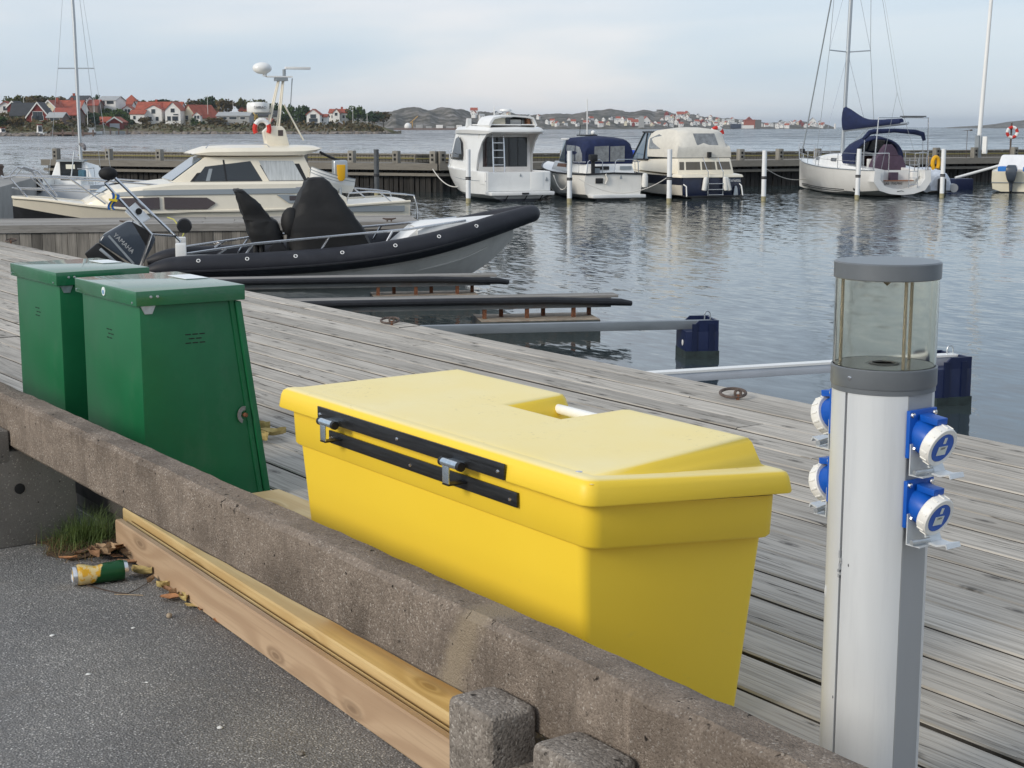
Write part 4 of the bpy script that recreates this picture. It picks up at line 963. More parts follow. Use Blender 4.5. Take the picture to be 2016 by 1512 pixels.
def side_panels(name, pts, yfun, mat, par, th=.012, both=True):
    """window-like plates lying on both flanks; pts (x,z), yfun(x,z) = half beam there"""
    for s in ((1, -1) if both else (1,)):
        p = [(x, s * yfun(x, z), z) for x, z in pts]; panel(MB(), p, th * s, (0, 1, 0)).build(name, mat, par)
def side_strip(name, rows, yfun, mat, par, th=.012):
    """long plate that follows a curved flank; rows of (x, z low, z high)"""
    d = []
    for (x0, a0, b0), (x1, a1, b1) in zip(rows, rows[1:]):
        k = max(1, int(abs(x1 - x0) / .25))
        d += [(x0 + (x1 - x0) * q / k, a0 + (a1 - a0) * q / k, b0 + (b1 - b0) * q / k) for q in range(k)]
    d.append(rows[-1])
    for s in (1, -1):
        MB().loft([[(x, s * (yfun(x, a) - .02), a), (x, s * (yfun(x, a) + th), a), (x, s * (yfun(x, b) + th), b), (x, s * (yfun(x, b) - .02), b)] for x, a, b in d]).build(name, mat, par)
def buoy_ring(name, c, R0, r, M, par=None, label=None):
    """horseshoe / ring buoy, red and white"""
    parts = []
    t = par or thing(name, label, 'life buoy', c)
    loc = Vector((0, 0, 0)) if not par else Vector(c)
    for q in range(8):
        a0 = q * 45; pts = [loc + M @ Vector((R0 * math.cos(R(a0 + k * 9)), R0 * math.sin(R(a0 + k * 9)), 0)) for k in range(6)]
        MB().tube(pts, r, 10).build('ring_segment', M_RED if q % 2 else M_WHITE, t)
    return t

# ================================================================== INFLATABLE (RIB)
M_TUBE = pm('navy black tube fabric', (.014, .015, .021), .55, var=.2, vs=3, bump=.15, bs=60, dirt=((.035, .036, .042), 3, .4, (1, 1, 1)))
M_OUTB = pm('dark grey blue cowling', (.045, .058, .078), .24, 0, coat=.5, var=.1, vs=5)
st = at_D(338, 540, 26.2)
RB_ = thing('inflatable_boat', 'black inflatable boat with covered console, tilted outboard and white hull', 'inflatable boat', (st.x, st.y, WATER), heading(78))
path = [(-.42, .98, .36, .06), (-.15, .98, .40, .15), (.25, .98, .42, .19), (1.5, 1.0, .45, .20), (2.8, 1.0, .52, .20), (3.9, .95, .65, .20), (4.8, .78, .83, .195), (5.6, .46, 1.03, .18), (6.12, .17, 1.15, .16), (6.30, 0, 1.18, .15)]
full = [(x, y, z, r) for x, y, z, r in path] + [(x, -y, z, r) for x, y, z, r in path[-2::-1]]
def cr_path(P, n=5):
    out = []
    for i in range(len(P) - 1):
        p0, p1, p2, p3 = P[max(i - 1, 0)], P[i], P[i + 1], P[min(i + 2, len(P) - 1)]
        for k in range(n):
            t = k / n; out.append(tuple(.5 * (2 * b + (c - a) * t + (2 * a - 5 * b + 4 * c - d) * t * t + (3 * b - a - 3 * c + d) * t ** 3) for a, b, c, d in zip(p0, p1, p2, p3)))
    out.append(P[-1]); return out
tp = cr_path(full)
MB().tube([p[:3] for p in tp], [p[3] for p in tp], 18).build('tube', M_TUBE, RB_, smooth=60)
sx = []
for x, y, z, r in tp:
    if y <= 0: sx.append((x, y - (r + .004) * .94 if x < 5.9 else y - r * .6, z - r * .30))
strake = [(p[0], p[1], p[2]) for p in sx if p[0] > -.2 and p[0] < 5.9]
MB().tube(strake, .022, 6).build('rub_strake', M_RUBBER, RB_)
MB().tube([(p[0], -p[1], p[2]) for p in strake], .022, 6).build('rub_strake', M_RUBBER, RB_)
HS = dens([(0, [(.86, .34), (.86, .16), (.86, .04), (.45, -.18), (0, -.35)]), (2, [(.88, .40), (.87, .20), (.85, .05), (.45, -.18), (0, -.38)]), (3.5, [(.86, .50), (.80, .34), (.74, .18), (.38, -.08), (0, -.30)]),
           (4.7, [(.70, .70), (.58, .52), (.48, .36), (.25, .12), (0, -.08)]), (5.45, [(.44, .88), (.32, .74), (.24, .62), (.12, .44), (0, .28)]), (5.95, [(.10, 1.0), (.07, .94), (.05, .88), (.03, .82), (0, .74)])])
hu = hull(HS).build('hull', M_GELG, RB_, smooth=28)
deckmesh([(x, [(y * .98, z)]) for x, ((y, z), *_) in HS], .05, .0).build('floor', M_GREYS, RB_)
for zo in (.0, .13):
    MB().tube([(x, -(p[1][0] * (1 - zo * 2) + p[3][0] * zo * 2) - .004, p[1][1] * (1 - zo * 3) + p[3][1] * zo * 3) for x, p in HS if 1 < x < 5.6], .014, 5).build('spray_rail', M_GELG, hu)
for px in (377, 476, 573, 667, 760, 843, 922):
    x = (px - 335) * .0087; q = min(tp[len(tp) // 2:], key=lambda p: abs(p[0] - x))
    c = Vector((q[0], q[1] - q[3] * .80, q[2] + q[3] * .58)); ax = Vector((0, -.8, .6))
    MB().tube([c + Vector((.028 * math.cos(u), 0, 0)) + Vector((0, .6, .8)) * .028 * math.sin(u) for u in [2 * math.pi * k / 12 for k in range(12)]], .008, 6, closed=True).build('lacing_eye', M_WHITE, RB_)
# bow deck
b = MB(); rows = []
for x, w, z in ((4.15, .66, .98), (4.35, .64, 1.06), (4.9, .56, 1.09), (5.5, .36, 1.14), (5.8, .18, 1.16)):
    rows.append([(x, w, z - .28), (x, w * .96, z - .04), (x, w * .7, z), (x, 0, z + .02), (x, -w * .7, z), (x, -w * .96, z - .04), (x, -w, z - .28)])
b.loft(rows, False, True, True); b.build('bow_deck', M_GELW, RB_, smooth=40)
b = MB(); b.prism([(4.16, .66), (4.17, .99), (3.72, .62), (3.72, .56)], -.58, .58, 'y'); b.build('bow_step', M_GELW, RB_, bevel=.02)
# canvas covers
def cover(name, rings, seed, par):
    rr = random.Random(seed); secs = []; rings = [tuple(a_ + (b_ - a_) * t_ / 3 for a_, b_ in zip(p_, q_)) for p_, q_ in zip(rings, rings[1:]) for t_ in range(3)] + [rings[-1]]
    for x0, x1, w, z, sk in rings:
        ringp = []
        for cx, cy, in ((x1, -w), (x1, w), (x0, w), (x0, -w)): ringp.append(Vector((cx, cy, z)))
        pts = []
        for i in range(4):
            a, c = ringp[i], ringp[(i + 1) % 4]
            for k in range(5):
                p = a.lerp(c, k / 5); p += Vector((rr.uniform(-1, 1), rr.uniform(-1, 1), rr.uniform(-.5, .5))) * .018; mid = Vector(((x0 + x1) / 2, 0, z))
                p = mid + (p - mid) * (1 - .10 * sk * math.sin(math.pi * k / 5) - (.10 if k == 0 else 0)); pts.append(p)
        secs.append(pts)
    return MB().loft(secs).build(name, M_CANVK, par, smooth=55)
cover('console_cover', [(1.98, 3.48, .56, .40, 0), (1.98, 3.44, .55, .62, 0), (1.97, 3.30, .57, .95, .3), (2.04, 3.08, .52, 1.25, .3), (2.17, 2.87, .44, 1.55, .3), (2.30, 2.70, .33, 1.77, .2), (2.36, 2.60, .24, 1.84, 0)], 3, RB_)
cover('seat_cover', [(1.38, 1.88, .38, .72, 0), (1.30, 1.88, .40, .90, 0), (1.26, 1.80, .38, 1.10, 0), (1.22, 1.70, .36, 1.17, .5), (1.15, 1.52, .38, 1.40, .2), (1.08, 1.26, .35, 1.62, 0), (1.09, 1.22, .31, 1.65, 0)], 5, RB_)
MB().ball((2.02, -.30, 1.10), .23, 14, 9, (.75, .7, 1.1)).build('wheel_cover', M_CANVK, RB_, smooth=60)
for x in (1.42, 1.52): MB().tube([(x, -.2, .30), (x, -.2, .74)], .05, 10).build('seat_pedestal', M_BLACK, RB_)
MB().lathe([(.0, -.04), (.14, -.03), (.15, 0), (.14, .03), (.0, .04)], (0, 0, 0), 18, 'y', Matrix.Translation((1.78, -.42, .62))).build('fender_roll', M_BLACK, RB_)
# rails
for s in (-1, 1):
    run = [(.20, s * .80, .52 + .10), (1.4, s * .80, .78), (2.8, s * .80, .89), (4.0, s * .72, .98), (5.02, s * .46, 1.10)]
    rail_run(RB_, 'grab_rail', run, .021, [((.75, s * .82, .60), (.93, s * .80, .72)), ((1.15, s * .82, .50), (1.35, s * .80, .77)), ((2.45, s * .82, .60), (2.62, s * .80, .875)), ((3.55, s * .80, .70), (3.7, s * .75, .955))])
MB().box(.08, .26, -.86, -.62, .35, .80).build('stern_locker', M_GELW, RB_, bevel=.025); MB().box(.08, .26, .62, .86, .35, .80).build('stern_locker', M_GELW, RB_, bevel=.025)
MB().box(.25, .78, -.60, .60, .42, .50).build('stern_seat', M_GELW, RB_, bevel=.02)
# light mast leaning aft
for pts in ([(-1.02, -.28, 1.78), (-.30, -.28, .92), (-.52, -.28, .36)], [(-.88, .10, 1.86), (.16, .10, .78), (.10, .10, .40)]):
    MB().tube(pts, .024, 8).build('mast_tube', M_STEEL, RB_)
MB().hexa([(-.72, -.27, 1.30), (-.50, -.27, 1.08), (-.32, .09, 1.16), (-.56, .09, 1.42), (-.72, -.27, 1.32), (-.50, -.27, 1.10), (-.32, .09, 1.18), (-.56, .09, 1.44)]).build('mast_plate', M_GELW, RB_)
MB().lathe([(0, .02), (.05, .015), (.055, -.02), (0, -.02)], (-.50, -.10, 1.30), 14, 'y').build('deck_light', M_BLACK, RB_)
MB().tube([(-.30, -.28, .92), (.10, .10, .86)], .018, 6).build('mast_tube', M_STEEL, RB_)
MB().ball((-.98, -.05, 1.93), .12, 12, 8, (1.3, 1, .95)).build('horn_cover', M_CANVK, RB_)
MB().tube([(-1.02, -.28, 1.78), (-.88, .10, 1.86)], .02, 6).build('mast_tube', M_STEEL, RB_)
MB().lathe([(0, -.05), (.11, -.045), (.13, 0), (.11, .045), (0, .05)], (.24, .35, 1.02), 18, 'y').build('reel', M_BLACK, RB_)
M_FBL = pm('flag blue', (.01, .08, .28), .8); M_FYE = pm('flag yellow', (.65, .50, .03), .8)
fl = MB(); rows = []
for k in range(8):
    t = k / 7; rows.append([(-.93 - .05 * t + .03 * math.sin(t * 6), -.30, 1.62 - .28 * t), (-.84 - .02 * t + .05 * math.sin(t * 5 + 1), -.31 - .03 * math.sin(t * 7), 1.59 - .25 * t)])
fl.loft(rows, False, False, False); fo = fl.build('flag', M_FBL, RB_, smooth=80)
fl = MB(); rows = []
for k in range(8):
    t = k / 7; a = Vector((-.93 - .05 * t + .03 * math.sin(t * 6), -.304, 1.62 - .28 * t)); b = Vector((-.84 - .02 * t + .05 * math.sin(t * 5 + 1), -.314 - .03 * math.sin(t * 7), 1.59 - .25 * t)); rows.append([a.lerp(b, .38), a.lerp(b, .62)])
fl.loft(rows, False, False, False); fl.build('flag_cross', M_FYE, fo, smooth=80)
fl = MB(); fl.add([(-.975, -.315, 1.53), (-.83, -.33, 1.51), (-.84, -.33, 1.47), (-.97, -.315, 1.49)], [(0, 1, 2, 3)]); fl.build('flag_cross', M_FYE, fo)
# outboard, tilted up
cw = MB(); cw.prism([(-1.18, .80), (-1.10, .92), (-.70, 1.14), (-.60, 1.13), (-.36, .98), (-.24, .86), (-.26, .78), (-.46, .42), (-.56, .36)], -.25, .25, 'y')
ob = cw.build('outboard', M_OUTB, RB_, bevel=.055, seg=3, smooth=50)
MB().prism([(-.62, 1.135), (-.36, .985), (-.32, .93), (-.40, .72), (-.50, .92)], -.256, .256, 'y').build('cowling_vent', M_BLACK, ob, bevel=.01)
MB().prism([(-1.02, .90), (-.99, .92), (-.60, .44), (-.63, .42)], -.2562, -.2505, 'y').build('silver_stripe', M_GALV, ob)
MB().prism([(-1.20, .78), (-.72, .40), (-.86, .20), (-1.30, .42), (-1.42, .60)], -.10, .10, 'y').build('midsection', M_BLACK, ob, bevel=.03)
MB().prism([(-1.14, .70), (-.80, .38), (-.83, .35), (-1.18, .66)], -.13, .13, 'y').build('chrome_clip', M_GALV, ob, bevel=.01)
text('brand_lettering', 'YAMAHA', .105, pm('silver lettering', (.55, .56, .56), .4, .3), ob, frameM((-.765, -.2535, .775), (.69, 0, -.72), (.72, 0, .69)), .002)
def gelz(name, col, zl, col2, dirt=.25, z2=None, col3=None):
    """gelcoat with painted boot line(s) at fixed heights above the water"""
    m = pm(name, col, .30, 0, var=.03, vs=2, coat=.25, rvar=.05, dirt=(tuple(x * .74 for x in col), 2.2, dirt, (1, 1, .3)))
    n, l = ns(m); b = n['Principled BSDF']; src = b.inputs['Base Color'].links[0].from_socket
    tc = n.new('ShaderNodeTexCoord'); s = n.new('ShaderNodeSeparateXYZ'); l.new(tc.outputs['Object'], s.inputs[0])
    f = math2(n, l, 'LESS_THAN', s.outputs['Z'], zl); c = mixc(n, l, f, src, col2)
    if z2 is not None: c = mixc(n, l, math2(n, l, 'GREATER_THAN', s.outputs['Z'], z2), c, col3)
    l.new(c, b.inputs['Base Color']); return m
BLK = (.013, .014, .016)

# ================================================================== CREAM CRUISER
st = at_D(780, 492, 36.2)
CR = thing('cabin_cruiser', 'cream cabin cruiser with radar mast moored behind the jetty', 'motor cruiser', (st.x, st.y, WATER), heading(-109)); CR.scale = (.953, 1, 1)
S = dens([(0, [(1.30, 1.04), (1.28, .72), (1.22, .20), (.7, -.2), (0, -.4)]), (3, [(1.48, .92), (1.46, .62), (1.38, .16), (.7, -.3), (0, -.5)]), (5.5, [(1.46, .92), (1.40, .60), (1.26, .20), (.6, -.25), (0, -.5)]),
          (7.2, [(1.14, 1.03), (1.02, .74), (.80, .36), (.35, -.05), (0, -.3)]), (8.3, [(.62, 1.16), (.48, .90), (.32, .62), (.14, .30), (0, .08)]), (8.95, [(.16, 1.20), (.08, 1.02), (.05, .86), (.02, .66), (0, .50)])])
up = [(x, p[:2]) for x, p in S]; lo = [(x, p[1:]) for x, p in S]
mb = MB()
for s in (1, -1): mb.loft([[Vector((x, s * y, z)) for y, z in p] for x, p in up], False, False, False)
mb.add([Vector((0, 1.30, 1.04)), Vector((0, 1.28, .72)), Vector((0, -1.28, .72)), Vector((0, -1.30, 1.04))], [(0, 1, 2, 3)])
mb.build('topsides', M_GELC, CR)
hull(lo).build('lower_hull', M_ANTIF, CR)
MB().tube([(x, p[0][0] + .015, p[0][1]) for x, p in S], .03, 6).build('gunwale', M_GELC, CR); MB().tube([(x, -p[0][0] - .015, p[0][1]) for x, p in S], .03, 6).build('gunwale', M_GELC, CR)
deckmesh(S, .02, .06).build('deck', M_GELC, CR)
tr = [(7.40, 1.08), (6.84, 1.38), (5.50, 1.52), (2.30, 1.52), (1.55, 1.16), (1.55, .95), (7.40, .95)]
def ty(x, z): return min(1.335 + .055 * min(x, 3), .66 + (7.6 - x) * .60) * (1 - .05 * max(0, z - 1))
mb = MB(); n = len(tr)
# trunk cabin as a loft across x so that it narrows to the bow
rows = []
for x in (7.40, 7.25, 7.1, 6.97, 6.84, 6.68, 6.52, 6.36, 6.2, 6.0, 5.75, 5.5, 5.0, 4.5, 3.95, 3.4, 3.0, 2.65, 2.3, 2.1, 1.9, 1.72, 1.55):
    zt = [z for z in [None]][0]
    if x >= 6.84: zt = 1.10 + (7.40 - x) / .56 * .28
    elif x >= 5.5: zt = 1.38 + (6.84 - x) / 1.34 * .14
    elif x >= 2.3: zt = 1.52
    else: zt = 1.52 - (2.3 - x) / .75 * .36
    w = ty(x, 1.0); wt = ty(x, zt) - .05
    rows.append([(x, w, .88), (x, wt, zt - .05), (x, wt - .07, zt), (x, 0, zt + .03), (x, -wt + .07, zt), (x, -wt, zt - .05), (x, -w, .88)])
mb.loft(rows, False, True, True); mb.build('trunk_cabin', M_GELC, CR, smooth=30)
def tflank(x, z): return ty(x, z) * 1.0 - .05 * max(0, (z - .98) / .5) + .004
side_strip('grey_stripe', [(6.80, 1.24, 1.31), (6.2, 1.26, 1.37), (2.2, 1.27, 1.38), (2.0, 1.27, 1.30)], tflank, M_GREYS, CR)
M_BRW = pm('brown tinted window', (.035, .018, .016), .08, spec=.9)
side_strip('hull_window', [(7.0, .985, .995), (6.75, .98, 1.20), (5.85, .97, 1.22)], tflank, M_BRW, CR, .016)
side_strip('hull_window', [(5.75, .97, 1.22), (4.80, .955, 1.20), (4.62, 1.07, 1.09)], tflank, M_BRW, CR, .016)
side_strip('grey_panel', [(3.2, 1.23, 1.24), (2.95, 1.06, 1.24), (1.75, 1.04, 1.16)], tflank, M_GREYS, CR)
side_strip('brown_window', [(2.92, 1.11, 1.21), (2.55, 1.11, 1.21)], tflank, M_BRW, CR, .018)
side_strip('aft_stripe', [(1.6, .84, .96), (.15, .82, .95)], lambda x, z: 1.315 + .058 * x, M_GREYS, CR, .016)
panel(MB(), [(7.28, .42, 1.16), (6.90, .62, 1.38), (6.90, -.62, 1.38), (7.28, -.42, 1.16)], .012, (.55, 0, .85)).build('fore_window', M_GLASSB, CR)
wh = [(5.55, 1.50), (4.72, 2.06), (2.45, 2.06), (2.20, 1.50)]
def wy(x, z): return 1.10 - .14 * (z - 1.5) / .56
mb = MB(); mb.hexa([(2.20, -1.10, 1.50), (5.55, -1.02, 1.50), (5.55, 1.02, 1.50), (2.20, 1.10, 1.50), (2.45, -.96, 2.06), (4.72, -.92, 2.06), (4.72, .92, 2.06), (2.45, .96, 2.06)])
mb.build('wheelhouse', M_GELC, CR, bevel=.03)
def wfl(x, z): return (1.10 - .08 * (x - 2.2) / 3.35) - .145 * (z - 1.5) / .56
side_panels('window_frame', [(5.12, 1.505), (4.66, 2.02), (3.20, 2.02), (2.62, 2.0), (2.40, 1.50)], lambda x, z: wfl(x, z) + .002, M_BLACK, CR, .006)
side_panels('side_window', [(5.02, 1.535), (4.62, 1.99), (3.72, 1.99), (3.45, 1.535)], lambda x, z: wfl(x, z) + .004, M_GLASS, CR, .010)
side_panels('mullion', [(4.30, 1.535), (4.34, 1.99), (4.30, 1.99), (4.26, 1.535)], lambda x, z: wfl(x, z) + .012, M_BLACK, CR, .008)
side_panels('seat_back', [(4.75, 1.54), (4.66, 1.80), (4.58, 1.80), (4.66, 1.54)], lambda x, z: wfl(x, z) + .012, M_GREYS, CR, .004)
M_CURT = pm('pale curtain', (.46, .48, .48), .25, spec=.7, var=.25, vs=5, stretch=(6, 1, .4), coat=.6)
side_panels('curtained_window', [(3.30, 1.535), (3.52, 1.97), (2.72, 1.96), (2.50, 1.535)], lambda x, z: wfl(x, z) + .004, M_CURT, CR, .010)
side_panels('pillar', [(3.45, 1.52), (3.74, 2.02), (3.58, 2.02), (3.30, 1.52)], lambda x, z: wfl(x, z) + .006, M_GELC, CR, .012)
panel(MB(), [(5.50, .95, 1.55), (4.80, .84, 2.02), (4.80, -.84, 2.02), (5.50, -.95, 1.55)], .014, (.56, 0, .83)).build('windscreen', M_GLASSB, CR)
rf = MB(); rows = []
for x, zb, zt, w in ((5.02, 2.105, 2.12, .78), (4.92, 2.085, 2.17, .92), (4.65, 2.065, 2.25, 1.00), (4.0, 2.06, 2.27, 1.05), (2.9, 2.06, 2.27, 1.07), (2.45, 2.07, 2.27, 1.05), (2.15, 2.15, 2.26, 1.0), (2.02, 2.22, 2.25, .95)):
    rows.append([(x, w, zb + .02), (x, w + .02, (zb + zt) / 2), (x, w - .06, zt - .02), (x, 0, zt + .03), (x, -w + .06, zt - .02), (x, -w - .02, (zb + zt) / 2), (x, -w, zb + .02), (x, 0, zb)])
rf.loft(rows); ro = rf.build('roof', M_GELC, CR, smooth=40)
MB().tube([(4.7, .85, 2.24), (4.62, .86, 2.32), (3.3, .86, 2.32), (3.22, .85, 2.24)], .012, 6).build('roof_rail', M_STEEL, ro)
bs = MB(); bs.prism([(2.62, 2.25), (3.16, 2.25), (3.22, 2.60), (3.08, 2.72), (2.80, 2.72), (2.72, 2.64)], -.2, .2, 'y'); bs.build('mast_base', M_GELC, CR, bevel=.03)
MB().box(2.78, 2.90, .19, .206, 2.50, 2.63).build('dark_port', M_BRW, CR)
for a, b in (((3.10, .14, 2.70), (2.80, .06, 3.80)), ((3.10, -.14, 2.70), (2.80, -.06, 3.80)), ((2.86, .14, 2.70), (2.70, .06, 3.80)), ((2.86, -.14, 2.70), (2.70, -.06, 3.80)), ((2.70, 0, 3.20), (2.25, 0, 2.40))):
    MB().tube([a, b], .020, 6).build('mast_pole', M_GELC, CR)
MB().box(2.5, 3.1, -.12, .12, 3.80, 3.83).build('mast_plate', M_GELW, CR); MB().box(2.62, 2.90, -.14, .14, 3.72, 3.795).build('mast_clamp', M_GREYS, CR)
MB().ball((3.20, 0, 4.00), .20, 16, 10, (1.15, .9, .66)).build('satellite_dome', M_GELW, CR, smooth=60); MB().tube([(3.15, 0, 3.82), (3.12, 0, 3.92)], .05, 8).build('dome_foot', M_GELW, CR)
MB().tube([(2.68, 0, 3.83), (2.68, 0, 3.98)], .04, 8).build('scanner_foot', M_GREYS, CR); MB().box(2.05, 2.66, -.05, .05, 3.98, 4.04).build('scanner_bar', M_GELW, CR, bevel=.015)
MB().tube([(2.50, .05, 3.78), (2.56, .05, 3.15)], .012, 6).build('antenna', M_GREYS, CR)
MB().lathe([(.0, 3.02), (.24, 3.02), (.265, 3.05), (.265, 3.19), (.24, 3.24), (.0, 3.255)], (3.32, 0, 0), 28).build('radome', M_GELW, CR, smooth=40)
MB().box(2.95, 3.4, -.06, .06, 2.98, 3.018).build('radome_bracket', M_GREYS, CR)
text('radome_lettering', 'SIMRAD', .085, pm('grey lettering', (.12, .12, .13), .5), CR, frameM((3.32, .272, 3.125), (-1, 0, 0), (0, 0, 1)), .004)
lb = MB()
for q in range(4):
    pts = [(3.28 + .17 * math.cos(R(-30 + 60 * q + k * 12)), .22, 2.66 + .19 * math.sin(R(-30 + 60 * q + k * 12))) for k in range(6)]
    MB().tube(pts, .055, 8).build('horseshoe_buoy', (M_RED, M_WHITE, M_WHITE, M_RED)[q], CR)
# bow rail
for s in (1, -1):
    run = [(9.10, s * .14, 1.62), (8.9, s * .25, 1.66), (7.9, s * .72, 1.62), (6.7, s * 1.02, 1.54), (5.7, s * 1.25, 1.46), (4.4, s * 1.36, 1.42), (2.4, s * 1.40, 1.38)]
    rail_run(CR, 'bow_rail', run, .02, [((8.6, s * .36, 1.16), (9.0, s * .20, 1.63)), ((8.0, s * .66, 1.14), (8.55, s * .44, 1.645)), ((7.0, s * 1.12, 1.08), (7.7, s * .78, 1.61)), ((3.85, s * 1.45, 1.05), (5.05, s * 1.30, 1.44)), ((3.15, s * 1.44, 1.05), (3.15, s * 1.39, 1.395))])
    MB().tube([(8.95, s * .2, 1.40), (7.5, s * .82, 1.33), (7.0, s * .95, 1.31)], .013, 6).build('mid_rail', M_STEEL, CR)
MB().tube([(9.10, .14, 1.62), (9.16, 0, 1.66), (9.10, -.14, 1.62)], .02, 6).build('bow_rail', M_STEEL, CR)
for q in (0, .12): MB().tube([(9.0 - q, .1, 1.64), (8.8 - q, .1, 1.85), (8.5 - q, .1, 1.75), (8.1 - q, .12, 1.22)], .02, 6).build('bow_ladder', M_STEEL, CR)
# stern rail
for s in (1, -1):
    rail_run(CR, 'stern_rail', [(1.55, s * 1.30, 1.02), (1.48, s * 1.30, 1.24), (1.0, s * 1.30, 1.27), (.15, s * 1.25, 1.20), (-.15, s * 1.1, 1.16), (-.22, s * 1.1, .9), (-.22, s * 1.1, .62)], .02, [((.45, s * 1.28, 1.03), (.75, s * 1.30, 1.26))])
# tender carried across the stern with its small outboard
tn = dens([(0, [(.40, .36), (.38, .18), (.25, .02), (0, 0)]), (1.0, [(.50, .38), (.46, .18), (.28, .02), (0, -.02)]), (1.8, [(.30, .46), (.26, .26), (.14, .10), (0, .06)]), (2.1, [(.05, .52), (.04, .40), (.02, .30), (0, .24)])])
TD = thing('tender', 'small white clinker dinghy carried on the stern of the cream cruiser', 'dinghy', CR.matrix_basis @ Vector((1.72, .60, 1.12)), heading(-9))
TD.location = Matrix.Translation(CR.location) @ Matrix.Rotation(CR.rotation_euler.z, 4, 'Z') @ Vector((2.05, .9, 1.16)); TD.rotation_euler = (R(0), 0, CR.rotation_euler.z + R(185))
hull(tn).build('hull', M_GELW, TD, smooth=30)
for k in range(3): MB().tube([(x, p[0][0] * (1 - .04 * k) + .004, p[0][1] - .07 * k) for x, p in tn], .010, 5).build('plank_line', M_GREYS, TD); MB().tube([(x, -(p[0][0] * (1 - .04 * k) + .004), p[0][1] - .07 * k) for x, p in tn], .010, 5).build('plank_line', M_GREYS, TD)
TD.location = Matrix.Translation(CR.location) @ Matrix.Rotation(CR.rotation_euler.z, 4, 'Z') @ Vector((1.30, .75, 1.22)); TD.rotation_euler = (0, R(-8), CR.rotation_euler.z + R(20)); TD.scale = (.5, .6, .9)
OM = Matrix.Translation(CR.location) @ Matrix.Rotation(CR.rotation_euler.z, 4, 'Z')
ob = thing('small_outboard', 'small grey outboard with yellow cover hung at the cream cruiser stern', 'outboard motor', OM @ Vector((1.55, 1.05, 1.15)), CR.rotation_euler.z)
MB().box(-.16, .16, -.13, .10, .42, .82).build('cowling', M_GALV, ob, bevel=.05, seg=3); MB().prism([(-.10, .72), (.10, .72), (.085, .42), (.04, .36), (-.04, .36), (-.085, .42)], .105, .15, 'y').build('yellow_cover', M_YELO, ob, bevel=.02)
MB().tube([(0, 0, .45), (0, 0, 0)], .035, 8).build('leg', M_GALV, ob); MB().tube([(.0, 0, .80), (.25, 0, .90), (.45, 0, 1.0)], .03, 8).build('tiller', M_BLACK, ob)
MB().prism([(-.12, 0), (.12, 0), (.06, -.14), (-.06, -.14)], -.02, .02, 'y').build('bracket', M_GALV, ob)

# ================================================================== SMALL SAILING BOAT at the left
st = at_D(120, 420, 47)
SB = thing('sailing_boat', 'small white sailing boat seen from astern behind the cream cruiser bow', 'sailing boat', (st.x, st.y, WATER), heading(-4)); SB.scale = (1.0, .92, 1.0)
S = dens([(0, [(.98, .95), (.96, .6), (.85, .2), (.45, 0), (0, -.05)]), (2.5, [(1.2, .92), (1.18, .5), (1.0, .1), (.5, -.15), (0, -.25)]), (5, [(.75, 1.05), (.68, .6), (.5, .2), (.25, 0), (0, -.1)]), (6.6, [(.05, 1.25), (.04, .9), (.03, .6), (.02, .4), (0, .25)])])
hull(S).build('hull', gelz('small yacht gelcoat', (.62, .64, .66), .04, BLK), SB); deckmesh(S, .02).build('deck', M_GELW, SB)
mb = MB(); mb.hexa([(1.7, -.78, .9), (4.9, -.55, 1.0), (4.9, .55, 1.0), (1.7, .78, .9), (1.8, -.50, 1.62), (4.2, -.42, 1.45), (4.2, .42, 1.45), (1.8, .50, 1.62)]); mb.build('cabin', M_GELW, SB, bevel=.03)
MB().box(1.70, 1.79, -.36, .36, 1.05, 1.62).build('hatch', M_GLASS, SB); MB().box(1.62, 2.2, -.46, .46, 1.63, 1.68).build('hatch_hood', M_GREYS, SB); MB().box(1.685, 1.70, -.14, .16, 1.40, 1.54).build('notice', pm('cream paper', (.75, .72, .60), .6), SB)
for s in (1, -1):
    MB().box(.1, 1.7, s * .62 - .06, s * .62 + .06, .9, 1.15).build('coaming', M_GELW, SB, bevel=.02)
    rail_run(SB, 'stern_rail', [(.9, s * .95, 1.45), (.1, s * .92, 1.45), (0, s * .6, 1.45)], .014, [((.9, s * .98, .93), (.9, s * .95, 1.45)), ((.1, s * .94, .93), (.1, s * .92, 1.45))])
mz = 11.0; lean = -.022
MB().tube([(3.3, 0, 1.4), (3.3 - .1, -lean * mz * 0, 6), (3.1, .12, mz)], .06, 8).build('mast', M_GALV, SB)
MB().tube([(3.2, -.62, 4.55), (3.2, .62, 4.55)], .02, 6).build('spreader', M_GALV, SB)
MB().tube([(3.2, -.02, 2.15), (2.2, -.35, 2.12), (1.6, -.52, 2.02)], [.05, .075, .05], 8).build('boom_cover', pm('dark boom cover', (.04, .035, .05), .85, var=.8, vs=5, vcol=(.28, .26, .26)), SB)
for s in (1, -1): MB().tube([(3.1, s * 1.1, 1.0), (3.2, s * .62, 4.55), (3.12, 0, 9.5)], .007, 5).build('shroud', M_GALV, SB)
MB().tube([(6.5, 0, 1.25), (3.12, 0, 9.6)], .007, 5).build('forestay', M_GALV, SB)
MB().box(-.25, .05, .55, .80, .75, 1.15).build('outboard_cowl', M_BLACK, SB, bevel=.04); MB().box(.5, .8, -.72, -.50, 1.1, 1.40).build('blue_bag', pm('teal bag', (.06, .14, .19), .8, var=.5, vs=5), SB, bevel=.05)
MB().tube([(.4, -.3, 1.2), (.45, -.42, 1.95)], .02, 6).build('tiller_pole', M_GALV, SB)

